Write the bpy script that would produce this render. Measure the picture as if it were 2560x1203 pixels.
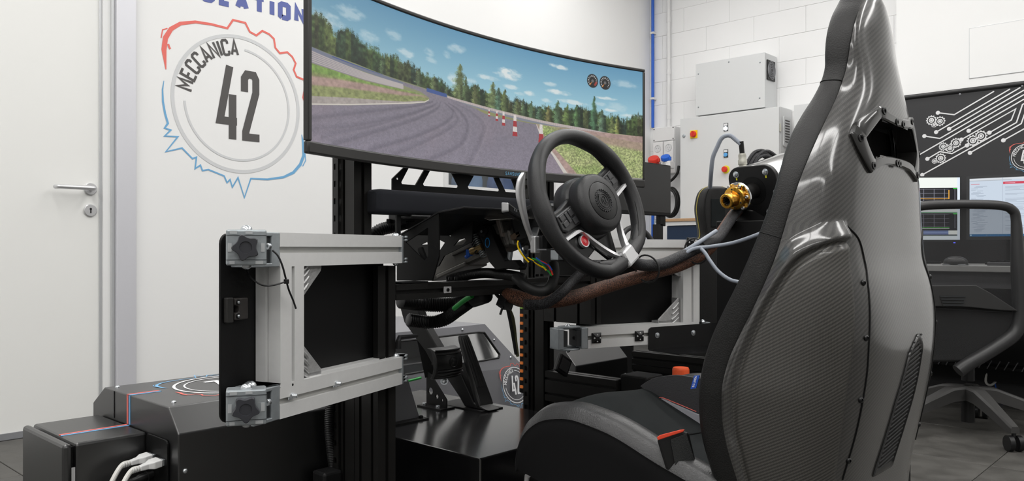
import bpy, math, random
import numpy as np
from mathutils import Vector, Matrix, Quaternion, geometry
random.seed(7)
D = bpy.data
SC = bpy.context.scene
COL = SC.collection
for _o in list(D.objects):
    D.objects.remove(_o, do_unlink=True)

# ------------------------------------------------------------------ camera
AZ = math.radians(47)
FWD = (math.sin(AZ), math.cos(AZ)); RGT = (math.cos(AZ), -math.sin(AZ))
FL, HOR, CZ = 2000.0, 622.0, 0.78            # focal length and horizon in pixels, lens height
cam = D.cameras.new('camera'); camo = D.objects.new('camera', cam); COL.objects.link(camo)
camo.location = (0, 0, CZ); camo.rotation_euler = (math.pi/2, 0, -AZ)
cam.sensor_width = 36; cam.lens = 36*FL/2560; cam.shift_y = (HOR-601.5)/2560
cam.clip_start = 0.02; cam.clip_end = 60
SC.camera = camo

# ------------------------------------------------------------------ world, lamps, exposure
wld = D.worlds.new('world'); SC.world = wld; wld.use_nodes = True
wld.node_tree.nodes['Background'].inputs[0].default_value = (0.9, 0.93, 1, 1)
wld.node_tree.nodes['Background'].inputs[1].default_value = 0.3
SC.view_settings.view_transform = 'Standard'; SC.view_settings.look = 'None'
SC.view_settings.exposure = 0.06; SC.view_settings.gamma = 1.0
try: SC.view_settings.use_curve_mapping = False
except Exception: pass
CEIL = 3.3
PANELS = [(x_, y_) for x_ in (-1.5, 0.5, 2.6, 4.2) for y_ in (-1.9, 0.2, 2.3)]
for i, (lx, ly) in enumerate(PANELS):
    la = D.lights.new('ceiling_lamp', 'AREA'); la.shape = 'RECTANGLE'; la.size = 0.34; la.size_y = 2.0
    la.energy = {-1.5: 20, 0.5: 20, 2.6: 17, 4.2: 16}[lx]*(1.0 if lx < 4 else {-1.9: .75, 0.2: .8, 2.3: 1.3}[ly]); la.color = (1.0, 0.99, 0.97)
    lo = D.objects.new('ceiling_lamp', la); COL.objects.link(lo); lo.location = (lx, ly, CEIL-0.08)

# ------------------------------------------------------------------ picture rays onto real planes
def ray(px, py):
    u = (px-1280)/FL
    return Vector((FWD[0]+RGT[0]*u, FWD[1]+RGT[1]*u, (HOR-py)/FL))
def PX(px, py, x): d = ray(px, py); return Vector((0, 0, CZ))+d*(x/d.x)
def PY(px, py, y): d = ray(px, py); return Vector((0, 0, CZ))+d*(y/d.y)
def PZ(px, py, z): d = ray(px, py); return Vector((0, 0, CZ))+d*((z-CZ)/d.z)
def PD(px, py, dep): return Vector((0, 0, CZ))+ray(px, py)*dep
def PW(px, py, o, e):                       # vertical plane through o along e: returns (s, z)
    d = ray(px, py); ex, ey = e[0], e[1]
    det = d.x*(-ey)-d.y*(-ex)
    t = (o[0]*(-ey)-o[1]*(-ex))/det
    p = Vector((0, 0, CZ))+d*t
    return ((p.x-o[0])*ex+(p.y-o[1])*ey)/(ex*ex+ey*ey), p.z

# ------------------------------------------------------------------ materials
def _lin(c): return c/12.92 if c <= 0.04045 else ((c+0.055)/1.055)**2.4
def srgb(h):
    h = h.lstrip('#'); return tuple(_lin(int(h[i:i+2], 16)/255) for i in (0, 2, 4))
def mat(name, col, rough=0.5, metal=0.0, coat=0.0, noise=0.0, nscale=40, bump=0.0, bscale=200, spec=0.5, emit=None, estr=0, trans=0, ior=1.45, sheen=0, stretch=None, alpha=1.0, rnoise=0.0):
    m = D.materials.new(name); m.use_nodes = True
    nt = m.node_tree; b = nt.nodes['Principled BSDF']
    if isinstance(col, str): col = srgb(col)
    b.inputs['Base Color'].default_value = (*col, 1); b.inputs['Roughness'].default_value = rough
    b.inputs['Metallic'].default_value = metal; b.inputs['Coat Weight'].default_value = coat
    b.inputs['Coat Roughness'].default_value = 0.06
    b.inputs['Specular IOR Level'].default_value = spec; b.inputs['IOR'].default_value = ior
    b.inputs['Transmission Weight'].default_value = trans; b.inputs['Sheen Weight'].default_value = sheen
    b.inputs['Alpha'].default_value = alpha
    if emit: b.inputs['Emission Color'].default_value = (*emit, 1); b.inputs['Emission Strength'].default_value = estr
    if noise or bump or rnoise:
        tc = nt.nodes.new('ShaderNodeTexCoord'); mp = nt.nodes.new('ShaderNodeMapping')
        nt.links.new(tc.outputs['Object'], mp.inputs[0])
        if stretch: mp.inputs['Scale'].default_value = stretch
        if noise or rnoise:
            n = nt.nodes.new('ShaderNodeTexNoise'); n.inputs['Scale'].default_value = nscale; n.inputs['Detail'].default_value = 5
            nt.links.new(mp.outputs[0], n.inputs['Vector'])
            if noise:
                mx = nt.nodes.new('ShaderNodeMix'); mx.data_type = 'RGBA'
                mx.inputs[6].default_value = (*[c*(1-noise) for c in col], 1); mx.inputs[7].default_value = (*[min(1, c*(1+noise)) for c in col], 1)
                nt.links.new(n.outputs[0], mx.inputs[0]); nt.links.new(mx.outputs[2], b.inputs['Base Color'])
            if rnoise:
                mr = nt.nodes.new('ShaderNodeMapRange'); mr.inputs[1].default_value = 0.3; mr.inputs[2].default_value = 0.7
                mr.inputs[3].default_value = max(0.02, rough-rnoise); mr.inputs[4].default_value = min(1, rough+rnoise)
                nt.links.new(n.outputs[0], mr.inputs[0]); nt.links.new(mr.outputs[0], b.inputs['Roughness'])
        if bump:
            n2 = nt.nodes.new('ShaderNodeTexNoise'); n2.inputs['Scale'].default_value = bscale; n2.inputs['Detail'].default_value = 3
            nt.links.new(mp.outputs[0], n2.inputs['Vector'])
            bp = nt.nodes.new('ShaderNodeBump'); bp.inputs['Strength'].default_value = bump; bp.inputs['Distance'].default_value = 0.002
            nt.links.new(n2.outputs[0], bp.inputs['Height']); nt.links.new(bp.outputs[0], b.inputs['Normal'])
    return m
M = {}
M['wall'] = mat('white_wall_panel', (0.83, 0.83, 0.825), 0.5, noise=0.01, nscale=3)
M['wall_grey'] = mat('grey_wall_paint', (0.36, 0.36, 0.355), 0.6, noise=0.02, nscale=3)
M['wall_side'] = mat('pale_grey_wall_paint', (0.6, 0.6, 0.595), 0.6, noise=0.02, nscale=3)
M['block'] = mat('painted_block', (0.82, 0.82, 0.82), 0.65, noise=0.012, nscale=6, bump=0.12, bscale=120)
M['mortar'] = mat('mortar', (0.74, 0.74, 0.74), 0.9)
M['door'] = mat('door_paint', (0.82, 0.82, 0.80), 0.4, noise=0.01, nscale=2)
M['alu_trim'] = mat('anodised_trim', (0.56, 0.57, 0.58), 0.35, 0.35, noise=0.03, stretch=(60, 60, 1))
M['alu_trim_light'] = mat('light_trim', (0.66, 0.66, 0.70), 0.4, 0.25, noise=0.02, stretch=(60, 60, 1))
M['ceiling'] = mat('ceiling_paint', (0.87, 0.87, 0.87), 0.9)
M['diffuser'] = mat('lamp_diffuser', (0.9, 0.9, 0.9), 0.5, emit=(1, 0.98, 0.95), estr=4)
M['tile'] = mat('slate_tile', (0.078, 0.075, 0.069), 0.5, noise=0.55, nscale=9, bump=0.3, bscale=50, rnoise=0.12, spec=.35)
M['grout'] = mat('grout', (0.20, 0.195, 0.18), 0.9)
M['black'] = mat('black_powder_coat', (0.0028, 0.0028, 0.003), 0.5, bump=0.05, bscale=500, spec=.3)
M['black_box'] = mat('black_textured_steel', (0.0035, 0.0035, 0.0038), 0.34, bump=0.02, bscale=700, ior=2.0)
M['black_gloss'] = mat('black_gloss_sheet', (0.005, 0.005, 0.0055), 0.2)
M['lacquer'] = mat('black_lacquered_steel', (0.004, 0.004, 0.0045), 0.17, ior=2.3, bump=0.015, bscale=90, stretch=(30, 1, 1))
M['black_anod'] = mat('black_anodised_profile', (0.012, 0.0115, 0.011), 0.42, 0.2, noise=0.1, nscale=30, stretch=(30, 30, 0.5), spec=.4)
M['black_plastic'] = mat('black_plastic', (0.009, 0.009, 0.0095), 0.38, bump=0.06, bscale=900, spec=.42)
M['black_rubber'] = mat('black_rubber', (0.009, 0.009, 0.009), 0.5, spec=.4)
M['grey_black'] = mat('grey_black_sheet', (0.08, 0.08, 0.085), 0.5, noise=0.05, nscale=300)
M['grey_sheet'] = mat('mid_grey_sheet', (0.26, 0.265, 0.28), 0.45, 0.2, noise=0.05, nscale=200)
M['leather'] = mat('black_leather', (0.0075, 0.0073, 0.0071), 0.46, noise=0.1, nscale=90, bump=0.35, bscale=420, spec=0.4)
M['wheel_leather'] = mat('steering_wheel_leather', (0.018, 0.018, 0.019), 0.42, bump=0.2, bscale=600)
M['suede'] = mat('black_suede', (0.0085, 0.0105, 0.011), 0.9, noise=0.4, nscale=18, bump=0.3, bscale=700, sheen=0.03, spec=.2)
M['suede_side'] = mat('dark_suede_side', (0.0045, 0.0045, 0.005), 0.9, spec=.25)
M['grey_leather'] = mat('grey_leather', (0.34, 0.34, 0.37), 0.45, bump=0.2, bscale=400)
M['alu'] = mat('bare_aluminium', (0.72, 0.72, 0.715), 0.42, 0.3, noise=0.04, nscale=20, stretch=(4, 4, 4))
M['alu_groove'] = mat('aluminium_groove', (0.50, 0.50, 0.48), 0.45, 0.4)
M['zinc'] = mat('cast_zinc', (0.36, 0.39, 0.41), 0.42, 0.65, noise=0.18, nscale=60, bump=0.1, bscale=150)
M['cast'] = mat('cast_aluminium', (0.50, 0.50, 0.50), 0.4, 0.7, noise=0.25, nscale=90, bump=0.35, bscale=260)
M['steel'] = mat('bright_zinc_steel', (0.62, 0.65, 0.68), 0.25, 0.9)
M['steel_dark'] = mat('dark_column_steel', (0.15, 0.145, 0.135), 0.45, 0.6, noise=0.35, nscale=35, bump=0.2, bscale=90)
M['chrome'] = mat('polished_metal', (0.8, 0.8, 0.8), 0.12, 1.0)
M['satin'] = mat('satin_silver', (0.66, 0.66, 0.67), 0.36, 0.65)
M['gold'] = mat('gold_anodised', (0.62, 0.33, 0.05), 0.25, 1.0, noise=0.1, nscale=40)
M['cabinet'] = mat('light_grey_cabinet', (0.62, 0.63, 0.635), 0.45, bump=0.03, bscale=400)
M['white_plastic'] = mat('white_plastic', (0.70, 0.70, 0.70), 0.4)
M['red'] = mat('signal_red', (0.62, 0.035, 0.02), 0.4)
M['bluep'] = mat('signal_blue', (0.015, 0.11, 0.55), 0.4)
M['lightblue'] = mat('button_blue', (0.10, 0.36, 0.72), 0.4)
M['yellow'] = mat('signal_yellow', (0.85, 0.55, 0.0), 0.4)
M['yellowgreen'] = mat('marker_yellow', (0.75, 0.72, 0.03), 0.5)
M['orange'] = mat('orange_cap', (0.78, 0.10, 0.025), 0.45)
M['green'] = mat('green_cable', (0.02, 0.30, 0.05), 0.45)
M['navy'] = mat('navy_panel', (0.004, 0.018, 0.05), 0.5)
M['wood'] = mat('beech_worktop', (0.42, 0.26, 0.14), 0.45, noise=0.2, nscale=10, stretch=(1, 12, 12))
M['grey_cable'] = mat('grey_cable', (0.24, 0.265, 0.31), 0.45)
M['white_cable'] = mat('white_cable', (0.62, 0.61, 0.58), 0.45)
M['logo_grey'] = mat('print_light_grey', (0.62, 0.63, 0.64), 0.5)
M['logo_dark'] = mat('print_charcoal', (0.085, 0.08, 0.078), 0.6)
M['logo_red'] = mat('print_red', (0.78, 0.16, 0.13), 0.5)
M['logo_blue'] = mat('print_blue', (0.16, 0.40, 0.66), 0.5)
M['logo_indigo'] = mat('print_indigo', (0.10, 0.13, 0.37), 0.5)
M['print_white'] = mat('print_white', (0.75, 0.75, 0.76), 0.5)

# ------------------------------------------------------------------ mesh builder
def frames(path, closed=False):
    P = [Vector(p) for p in path]; n = len(P); T = []
    for i in range(n):
        a = P[(i-1) % n] if (closed or i > 0) else P[i]
        b = P[(i+1) % n] if (closed or i < n-1) else P[i]
        t = (b-a); T.append(t.normalized() if t.length > 1e-9 else Vector((0, 0, 1)))
    t = T[0]; up = Vector((0, 0, 1)) if abs(t.z) < 0.9 else Vector((0, 1, 0))
    x = t.cross(up).normalized(); X = []
    for i in range(n):
        x = (x - T[i]*x.dot(T[i])); x.normalize(); X.append(x.copy())
    return P, T, X
class MB:
    def __init__(s): s.v = []; s.f = []; s.uv = {}; s.M = None; s.k = 0
    def _a(s, p):
        p = Vector(p)
        if s.M is not None: p = s.M @ p
        s.v.append(tuple(p)); return len(s.v)-1
    def add(s, vs, fs):
        o = len(s.v)
        for p in vs: s._a(p)
        for f in fs: s.f.append(tuple(i+o for i in f))
        return o
    def box2(s, a, b):
        a, b = Vector(a), Vector(b); lo = [min(a[i], b[i]) for i in range(3)]; hi = [max(a[i], b[i]) for i in range(3)]
        vs = [(x, y, z) for x in (lo[0], hi[0]) for y in (lo[1], hi[1]) for z in (lo[2], hi[2])]
        s.add(vs, [(0, 1, 3, 2), (4, 6, 7, 5), (0, 4, 5, 1), (2, 3, 7, 6), (0, 2, 6, 4), (1, 5, 7, 3)]); return s
    def box(s, c, d, Rm=None):
        c = Vector(c); vs = []
        for x in (-.5, .5):
            for y in (-.5, .5):
                for z in (-.5, .5):
                    q = Vector((x*d[0], y*d[1], z*d[2])); vs.append(c+(Rm @ q if Rm is not None else q))
        s.add(vs, [(0, 1, 3, 2), (4, 6, 7, 5), (0, 4, 5, 1), (2, 3, 7, 6), (0, 2, 6, 4), (1, 5, 7, 3)]); return s
    def bar(s, p0, p1, w, h, up=(0, 0, 1)):
        p0, p1 = Vector(p0), Vector(p1); t = (p1-p0).normalized(); x = t.cross(Vector(up)).normalized(); u = x.cross(t)
        vs = []
        for p in (p0, p1):
            for a, b in ((-.5, -.5), (.5, -.5), (.5, .5), (-.5, .5)): vs.append(p+x*(a*w)+u*(b*h))
        s.add(vs, [(3, 2, 1, 0), (4, 5, 6, 7), (0, 1, 5, 4), (1, 2, 6, 5), (2, 3, 7, 6), (3, 0, 4, 7)]); return s
    def loft(s, rings, closed=True, caps=True):
        n = len(rings[0]); o = s.add([p for r in rings for p in r], []); m = len(rings)
        for i in range(m-1):
            for j in range(n if closed else n-1):
                k = (j+1) % n; s.f.append((o+i*n+j, o+i*n+k, o+(i+1)*n+k, o+(i+1)*n+j))
        if caps and closed:
            s.f.append(tuple(o+j for j in range(n-1, -1, -1))); s.f.append(tuple(o+(m-1)*n+j for j in range(n)))
        return s
    def cyl(s, p0, p1, r, n=20, r2=None):
        P, T, X = frames([p0, p1]); r2 = r if r2 is None else r2; rings = []
        for p, t, x, rr in zip(P, T, X, (r, r2)):
            y = t.cross(x); rings.append([p+x*(rr*math.cos(2*math.pi*i/n))+y*(rr*math.sin(2*math.pi*i/n)) for i in range(n)])
        return s.loft(rings)
    def tube(s, path, r, n=10, closed=False, sy=1.0):
        P, T, X = frames(path, closed); rings = []
        for i, (p, t, x) in enumerate(zip(P, T, X)):
            rr = r[i] if isinstance(r, (list, tuple)) else r; y = t.cross(x)
            rings.append([p+x*(rr*math.cos(2*math.pi*k/n))+y*(sy*rr*math.sin(2*math.pi*k/n)) for k in range(n)])
        if closed: rings.append(rings[0]); return s.loft(rings, caps=False)
        return s.loft(rings)
    def lathe(s, prof, o, ax, n=24, caps=True, ref=None):
        o = Vector(o); ax = Vector(ax).normalized(); up = Vector(ref) if ref else (Vector((0, 0, 1)) if abs(ax.z) < 0.9 else Vector((1, 0, 0)))
        x = ax.cross(up).normalized(); y = ax.cross(x)
        return s.loft([[o+ax*h+x*(r*math.cos(2*math.pi*k/n))+y*(r*math.sin(2*math.pi*k/n)) for k in range(n)] for r, h in prof], caps=caps)
    def prism(s, poly, o, ex, ey, t, holes=()):      # 2-D outline(s) on the plane o,ex,ey extruded by t along ex x ey
        o, ex, ey = Vector(o), Vector(ex), Vector(ey); nz = ex.cross(ey).normalized()
        loops = [list(poly)]+[list(h) for h in holes]
        tri = geometry.tessellate_polygon([[Vector((a, b, 0)) for a, b in l] for l in loops])
        flat = [q for l in loops for q in l]; n = len(flat)
        vs = [o+ex*a+ey*b for a, b in flat]+[o+ex*a+ey*b+nz*t for a, b in flat]
        fs = []
        for a, b, c in tri:
            (x1, y1), (x2, y2), (x3, y3) = flat[a], flat[b], flat[c]
            if (x2-x1)*(y3-y1)-(x3-x1)*(y2-y1) < 0: a, c = c, a
            fs.append((c, b, a)); fs.append((a+n, b+n, c+n))
        k = 0
        for li, l in enumerate(loops):
            m = len(l); ar = sum(l[i][0]*l[(i+1) % m][1]-l[(i+1) % m][0]*l[i][1] for i in range(m))
            rev = (ar < 0) != (li > 0)
            for i in range(m):
                a, b = k+i, k+(i+1) % m
                fs.append((b, a, a+n, b+n) if rev else (a, b, b+n, a+n))
            k += m
        s.add(vs, fs); return s
    def stroke(s, pts, w, o, ex, ey, t=0.0006, closed=False):   # flat printed line
        o, ex, ey = Vector(o), Vector(ex), Vector(ey); nz = ex.cross(ey).normalized()
        n = len(pts); W = w if isinstance(w, (list, tuple)) else [w]*n
        s.k += 1; t = t*(1+.05*s.k) if s.k < 12 else t*(1.6+.05*(s.k % 7))
        L, Rr = [], []
        for i in range(n):
            p = Vector(pts[i]); a = Vector(pts[(i-1) % n]) if (closed or i > 0) else None; b = Vector(pts[(i+1) % n]) if (closed or i < n-1) else None
            d1 = (p-a).normalized() if a is not None and (p-a).length > 1e-9 else None; d2 = (b-p).normalized() if b is not None and (b-p).length > 1e-9 else None
            if d1 is None: d1 = d2
            if d2 is None: d2 = d1
            n1 = Vector((-d1.y, d1.x)); n2 = Vector((-d2.y, d2.x)); mm = n1+n2
            mm = mm.normalized() if mm.length > 1e-6 else n1
            k = 1/max(0.45, mm.dot(n1)); hh = W[i]/2
            L.append(p+mm*(hh*k)); Rr.append(p-mm*(hh*k))
        f = lambda q: o+ex*q.x+ey*q.y+nz*t
        vs = [f(q) for q in L]+[f(q) for q in Rr]; m = n if closed else n-1
        s.add(vs, [(n+i, n+(i+1) % n, (i+1) % n, i) for i in range(m)]); return s
    def ball(s, c, r, n=14):
        c = Vector(c); r = (r, r, r) if not isinstance(r, (tuple, list)) else r; m = n//2
        rings = []
        for i in range(m+1):
            ph = math.pi*i/m; q = max(math.sin(ph), 0.002)
            rings.append([c+Vector((r[0]*q*math.cos(2*math.pi*k/n), r[1]*q*math.sin(2*math.pi*k/n), -r[2]*math.cos(ph))) for k in range(n)])
        return s.loft(rings)
    def grid(s, fn, nu, nv, uv=False):
        o = len(s.v)
        for i in range(nu+1):
            for j in range(nv+1): s._a(fn(i/nu, j/nv))
        for i in range(nu):
            for j in range(nv): s.f.append((o+i*(nv+1)+j, o+(i+1)*(nv+1)+j, o+(i+1)*(nv+1)+j+1, o+i*(nv+1)+j+1))
        return s
ORG = {}
def _link(name, me, m, org, parent):
    o = D.objects.new(name, me); COL.objects.link(o)
    if m is not None and not me.materials: me.materials.append(m)
    if parent is not None:
        o.parent = parent; o.location = Vector(org)-ORG[parent.name]
    else: o.location = org
    ORG[o.name] = Vector(org); return o
def build(name, mb, m, parent=None, org=None, smooth=35, bevel=0.0, seg=2, kind=None, label=None):
    me = D.meshes.new(name)
    if org is None: org = ORG[parent.name] if parent is not None else Vector((0, 0, 0))
    org = Vector(org)
    me.from_pydata([(p[0]-org.x, p[1]-org.y, p[2]-org.z) for p in mb.v], [], mb.f); me.update()
    if smooth:
        me.shade_smooth(); me.set_sharp_from_angle(angle=math.radians(smooth))
    o = _link(name, me, M[m] if isinstance(m, str) else m, org, parent)
    if bevel:
        bv = o.modifiers.new('edge', 'BEVEL'); bv.width = bevel; bv.segments = seg; bv.limit_method = 'ANGLE'; bv.angle_limit = math.radians(40)
    if kind: o['kind'] = kind
    if label: o['label'] = label
    return o
def base_of(mb):
    a = np.array(mb.v); lo, hi = a.min(0), a.max(0); return Vector(((lo[0]+hi[0])/2, (lo[1]+hi[1])/2, lo[2]))
def thing(name, label, cat, loc, group=None):
    o = D.objects.new(name, None); COL.objects.link(o); o.location = loc; o.empty_display_size = 0.05
    ORG[o.name] = Vector(loc); o['label'] = label; o['category'] = cat
    if group: o['group'] = group
    return o
def single(name, mb, m, label, cat, group=None, **k):
    o = build(name, mb, m, org=base_of(mb), **k); o['label'] = label; o['category'] = cat
    if group: o['group'] = group
    return o
def struct(name, mb, m, parent=None, **k):
    o = build(name, mb, m, parent, **k)
    if parent is None: o['kind'] = 'structure'
    return o
# shared small fasteners: one mesh each, instanced as children
_BM = {}
def _bolt_mesh(kind, m):
    key = (kind, m)
    if key in _BM: return _BM[key]
    b = MB()
    if kind == 'button': b.lathe([(1, 0), (1, .25), (.8, .55), (.45, .72), (.42, .45), (.01, .42)], (0, 0, 0), (0, 0, 1), 16)
    elif kind == 'cap': b.lathe([(1, 0), (1, 1.0), (.92, 1.1), (.55, 1.1), (.52, .6), (.01, .6)], (0, 0, 0), (0, 0, 1), 16)
    elif kind == 'hex': b.lathe([(1.35, 0), (1.35, .18)], (0, 0, 0), (0, 0, 1), 16); b.lathe([(1, .18), (1, .8), (.8, .9), (.01, .9)], (0, 0, 0), (0, 0, 1), 6)
    elif kind == 'dome': b.lathe([(1, 0), (.95, .3), (.75, .6), (.4, .8), (.01, .86)], (0, 0, 0), (0, 0, 1), 16)
    elif kind == 'flat': b.lathe([(1, 0), (1, .2), (.9, .3), (.5, .3), (.48, .05), (.01, .05)], (0, 0, 0), (0, 0, 1), 16)
    elif kind == 'stud': b.lathe([(1.5, 0), (1.5, .25)], (0, 0, 0), (0, 0, 1), 16); b.lathe([(1.3, .25), (1.3, 1.2)], (0, 0, 0), (0, 0, 1), 6); b.lathe([(.75, 1.2), (.75, 2.6), (.6, 2.75), (.01, 2.75)], (0, 0, 0), (0, 0, 1), 14)
    me = D.meshes.new('bolt'); me.from_pydata(b.v, [], b.f); me.update(); me.shade_smooth(); me.set_sharp_from_angle(angle=math.radians(35))
    me.materials.append(M[m]); _BM[key] = me; return me
def bolt(parent, p, n, r, kind='button', m='steel', name='bolt'):
    o = D.objects.new(name, _bolt_mesh(kind, m)); COL.objects.link(o)
    o.parent = parent; o.location = Vector(p)-ORG[parent.name]
    o.rotation_mode = 'QUATERNION'; o.rotation_quaternion = Vector(n).normalized().to_track_quat('Z', 'Y'); o.scale = (r, r, r)
    ORG[o.name] = Vector(p); return o
def copy_tree(o, loc=None, label=None, parent=None):
    c = o.copy(); COL.objects.link(c)
    if parent is not None: c.parent = parent
    if loc is not None: c.location = loc; ORG[c.name] = Vector(loc)
    if label: c['label'] = label
    for ch in [q for q in D.objects if q.parent == o and q != c]: copy_tree(ch, parent=c)
    return c
def arc(c, r, a0, a1, n):
    return [(c[0]+r*math.cos(math.radians(a0+(a1-a0)*i/n)), c[1]+r*math.sin(math.radians(a0+(a1-a0)*i/n))) for i in range(n+1)]
def rrect(x0, y0, x1, y1, r, n=4):
    return arc((x1-r, y0+r), r, -90, 0, n)+arc((x1-r, y1-r), r, 0, 90, n)+arc((x0+r, y1-r), r, 90, 180, n)+arc((x0+r, y0+r), r, 180, 270, n)
def circ(c, r, n=16): return [(c[0]+r*math.cos(2*math.pi*i/n), c[1]+r*math.sin(2*math.pi*i/n)) for i in range(n)]
def spline(pts, k=8):                        # Catmull-Rom through points of any dimension
    P = [np.array(p, float) for p in pts]; out = []
    for i in range(len(P)-1):
        p0 = P[max(i-1, 0)]; p1 = P[i]; p2 = P[i+1]; p3 = P[min(i+2, len(P)-1)]
        for j in range(k):
            t = j/k; out.append(.5*((2*p1)+(-p0+p2)*t+(2*p0-5*p1+4*p2-p3)*t*t+(-p0+3*p1-3*p2+p3)*t**3))
    out.append(P[-1]); return [tuple(q) for q in out]
def curve_tube(name, pts, r, m, parent=None, n=8, k=6, rings=0.0, label=None, org=None, mb=None):
    path = spline(pts, k); b = mb or MB()
    if rings:                                # corrugated hose
        q = [Vector(p) for p in path]; d = [0]
        for i in range(1, len(q)): d.append(d[-1]+(q[i]-q[i-1]).length)
        N = int(d[-1]/rings)*2+1; s = np.linspace(0, d[-1], N); a = np.array([tuple(x) for x in q])
        path = np.stack([np.interp(s, d, a[:, c]) for c in range(3)], 1).tolist(); r = [r if i % 2 else r*0.86 for i in range(N)]
    b.tube(path, r, n)
    if mb is not None: return None
    return b

# ------------------------------------------------------------------ printed lettering (condensed, one stroke width)
GL = {
 'M': [[(0, 0), (0, 1), (.3, .35), (.6, 1), (.6, 0)]], 'E': [[(.42, 1), (0, 1), (0, 0), (.42, 0)], [(0, .52), (.36, .52)]],
 'C': [[(.44, .74), (.44, .9), (.36, 1), (.1, 1), (0, .9), (0, .1), (.1, 0), (.36, 0), (.44, .1), (.44, .26)]],
 'A': [[(0, 0), (.24, 1), (.48, 0)], [(.08, .28), (.4, .28)]], 'N': [[(0, 0), (0, 1), (.46, 0), (.46, 1)]], 'I': [[(0, 0), (0, 1)]],
 '4': [[(.22, 1), (0, .2), (.46, .2)], [(.33, .62), (.33, 0)]], '2': [[(0, .7), (0, .92), (.09, 1), (.33, 1), (.42, .92), (.42, .6), (0, .03), (.44, .03)]],
 'S': [[(.46, .76), (.46, .9), (.36, 1), (.1, 1), (0, .9), (0, .64), (.08, .56), (.38, .44), (.46, .36), (.46, .1), (.36, 0), (.1, 0), (0, .1), (0, .24)]],
 'U': [[(0, 1), (0, .12), (.1, 0), (.38, 0), (.48, .12), (.48, 1)]], 'L': [[(0, 1), (0, 0), (.4, 0)]], 'T': [[(.25, 0), (.25, 1)], [(0, 1), (.5, 1)]],
 'O': [[(.1, 0), (.4, 0), (.5, .1), (.5, .9), (.4, 1), (.1, 1), (0, .9), (0, .1), (.1, 0)]], 'G': [[(.46, .76), (.46, .9), (.36, 1), (.1, 1), (0, .9), (0, .1), (.1, 0), (.36, 0), (.46, .1), (.46, .45), (.26, .45)]],
 'P': [[(0, 0), (0, 1), (.36, 1), (.46, .9), (.46, .58), (.36, .48), (0, .48)]], 'R': [[(0, 0), (0, 1), (.36, 1), (.46, .9), (.46, .6), (.36, .5), (0, .5)], [(.24, .5), (.48, 0)]],
 '0': [[(.1, 0), (.36, 0), (.46, .1), (.46, .9), (.36, 1), (.1, 1), (0, .9), (0, .1), (.1, 0)]],
}
def gw(ch): return max(p[0] for s in GL[ch] for p in s) if ch in GL else 0.3
def write(mb, text, h, w, o, ex, ey, gap=0.24, x0=0.0, t=0.0006):
    x = x0; o, ex, ey = Vector(o), Vector(ex), Vector(ey)
    for ch in text:
        if ch in GL:
            for s in GL[ch]: mb.stroke([(x+q[0]*h, w/2+q[1]*(h-w)) for q in s], w, o, ex, ey, t)
        x += (gw(ch)+gap)*h
    return x
LRED = [(-1.091, 0.34), (-1.119, 0.607), (-1.097, 0.777), (-1.019, 0.917), (-0.886, 1.02), (-0.669, 1.087), (-0.431, 1.102), (-0.186, 1.094), (-0.098, 1.235), (0.099, 1.232), (0.171, 1.112), (0.279, 1.079), (0.378, 1.168), (0.496, 1.139), (0.574, 1.084), (0.598, 0.95), (0.677, 0.881), (0.806, 0.92), (0.894, 0.864), (0.955, 0.771), (0.919, 0.664), (0.972, 0.563), (1.106, 0.536), (1.128, 0.413), (1.099, 0.25), (1.128, 0.127)]
LREDW = [.012, .07, .07, .06, .05, .04, .035, .03]+[.03]*15+[.05, .05, .01]
LBLUE = [(-1.119, 0.179), (-1.138, 0.052), (-1.132, -0.113), (-1.102, -0.275), (-1.063, -0.404), (-1.108, -0.475), (-1.024, -0.494), (-1.108, -0.586), (-0.923, -0.575), (-1.091, -0.8), (-0.863, -0.729), (-0.713, -0.866), (-0.654, -0.841), (-0.675, -1.005), (-0.596, -0.95), (-0.566, -1.025), (-0.476, -1.005), (-0.236, -1.081), (-0.192, -1.175), (-0.145, -1.128), (-0.108, -1.237), (-0.019, -1.09), (0.083, -1.382), (0.187, -1.092), (0.462, -1.086), (0.736, -1.035), (0.912, -0.951), (1.037, -0.816), (1.099, -0.669), (1.091, -0.479), (1.062, -0.34)]
LBLUEW = [.008, .02, .028, .03, .03]+[.022]*19+[.028, .035, .045, .05, .05, .045, .01]
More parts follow.
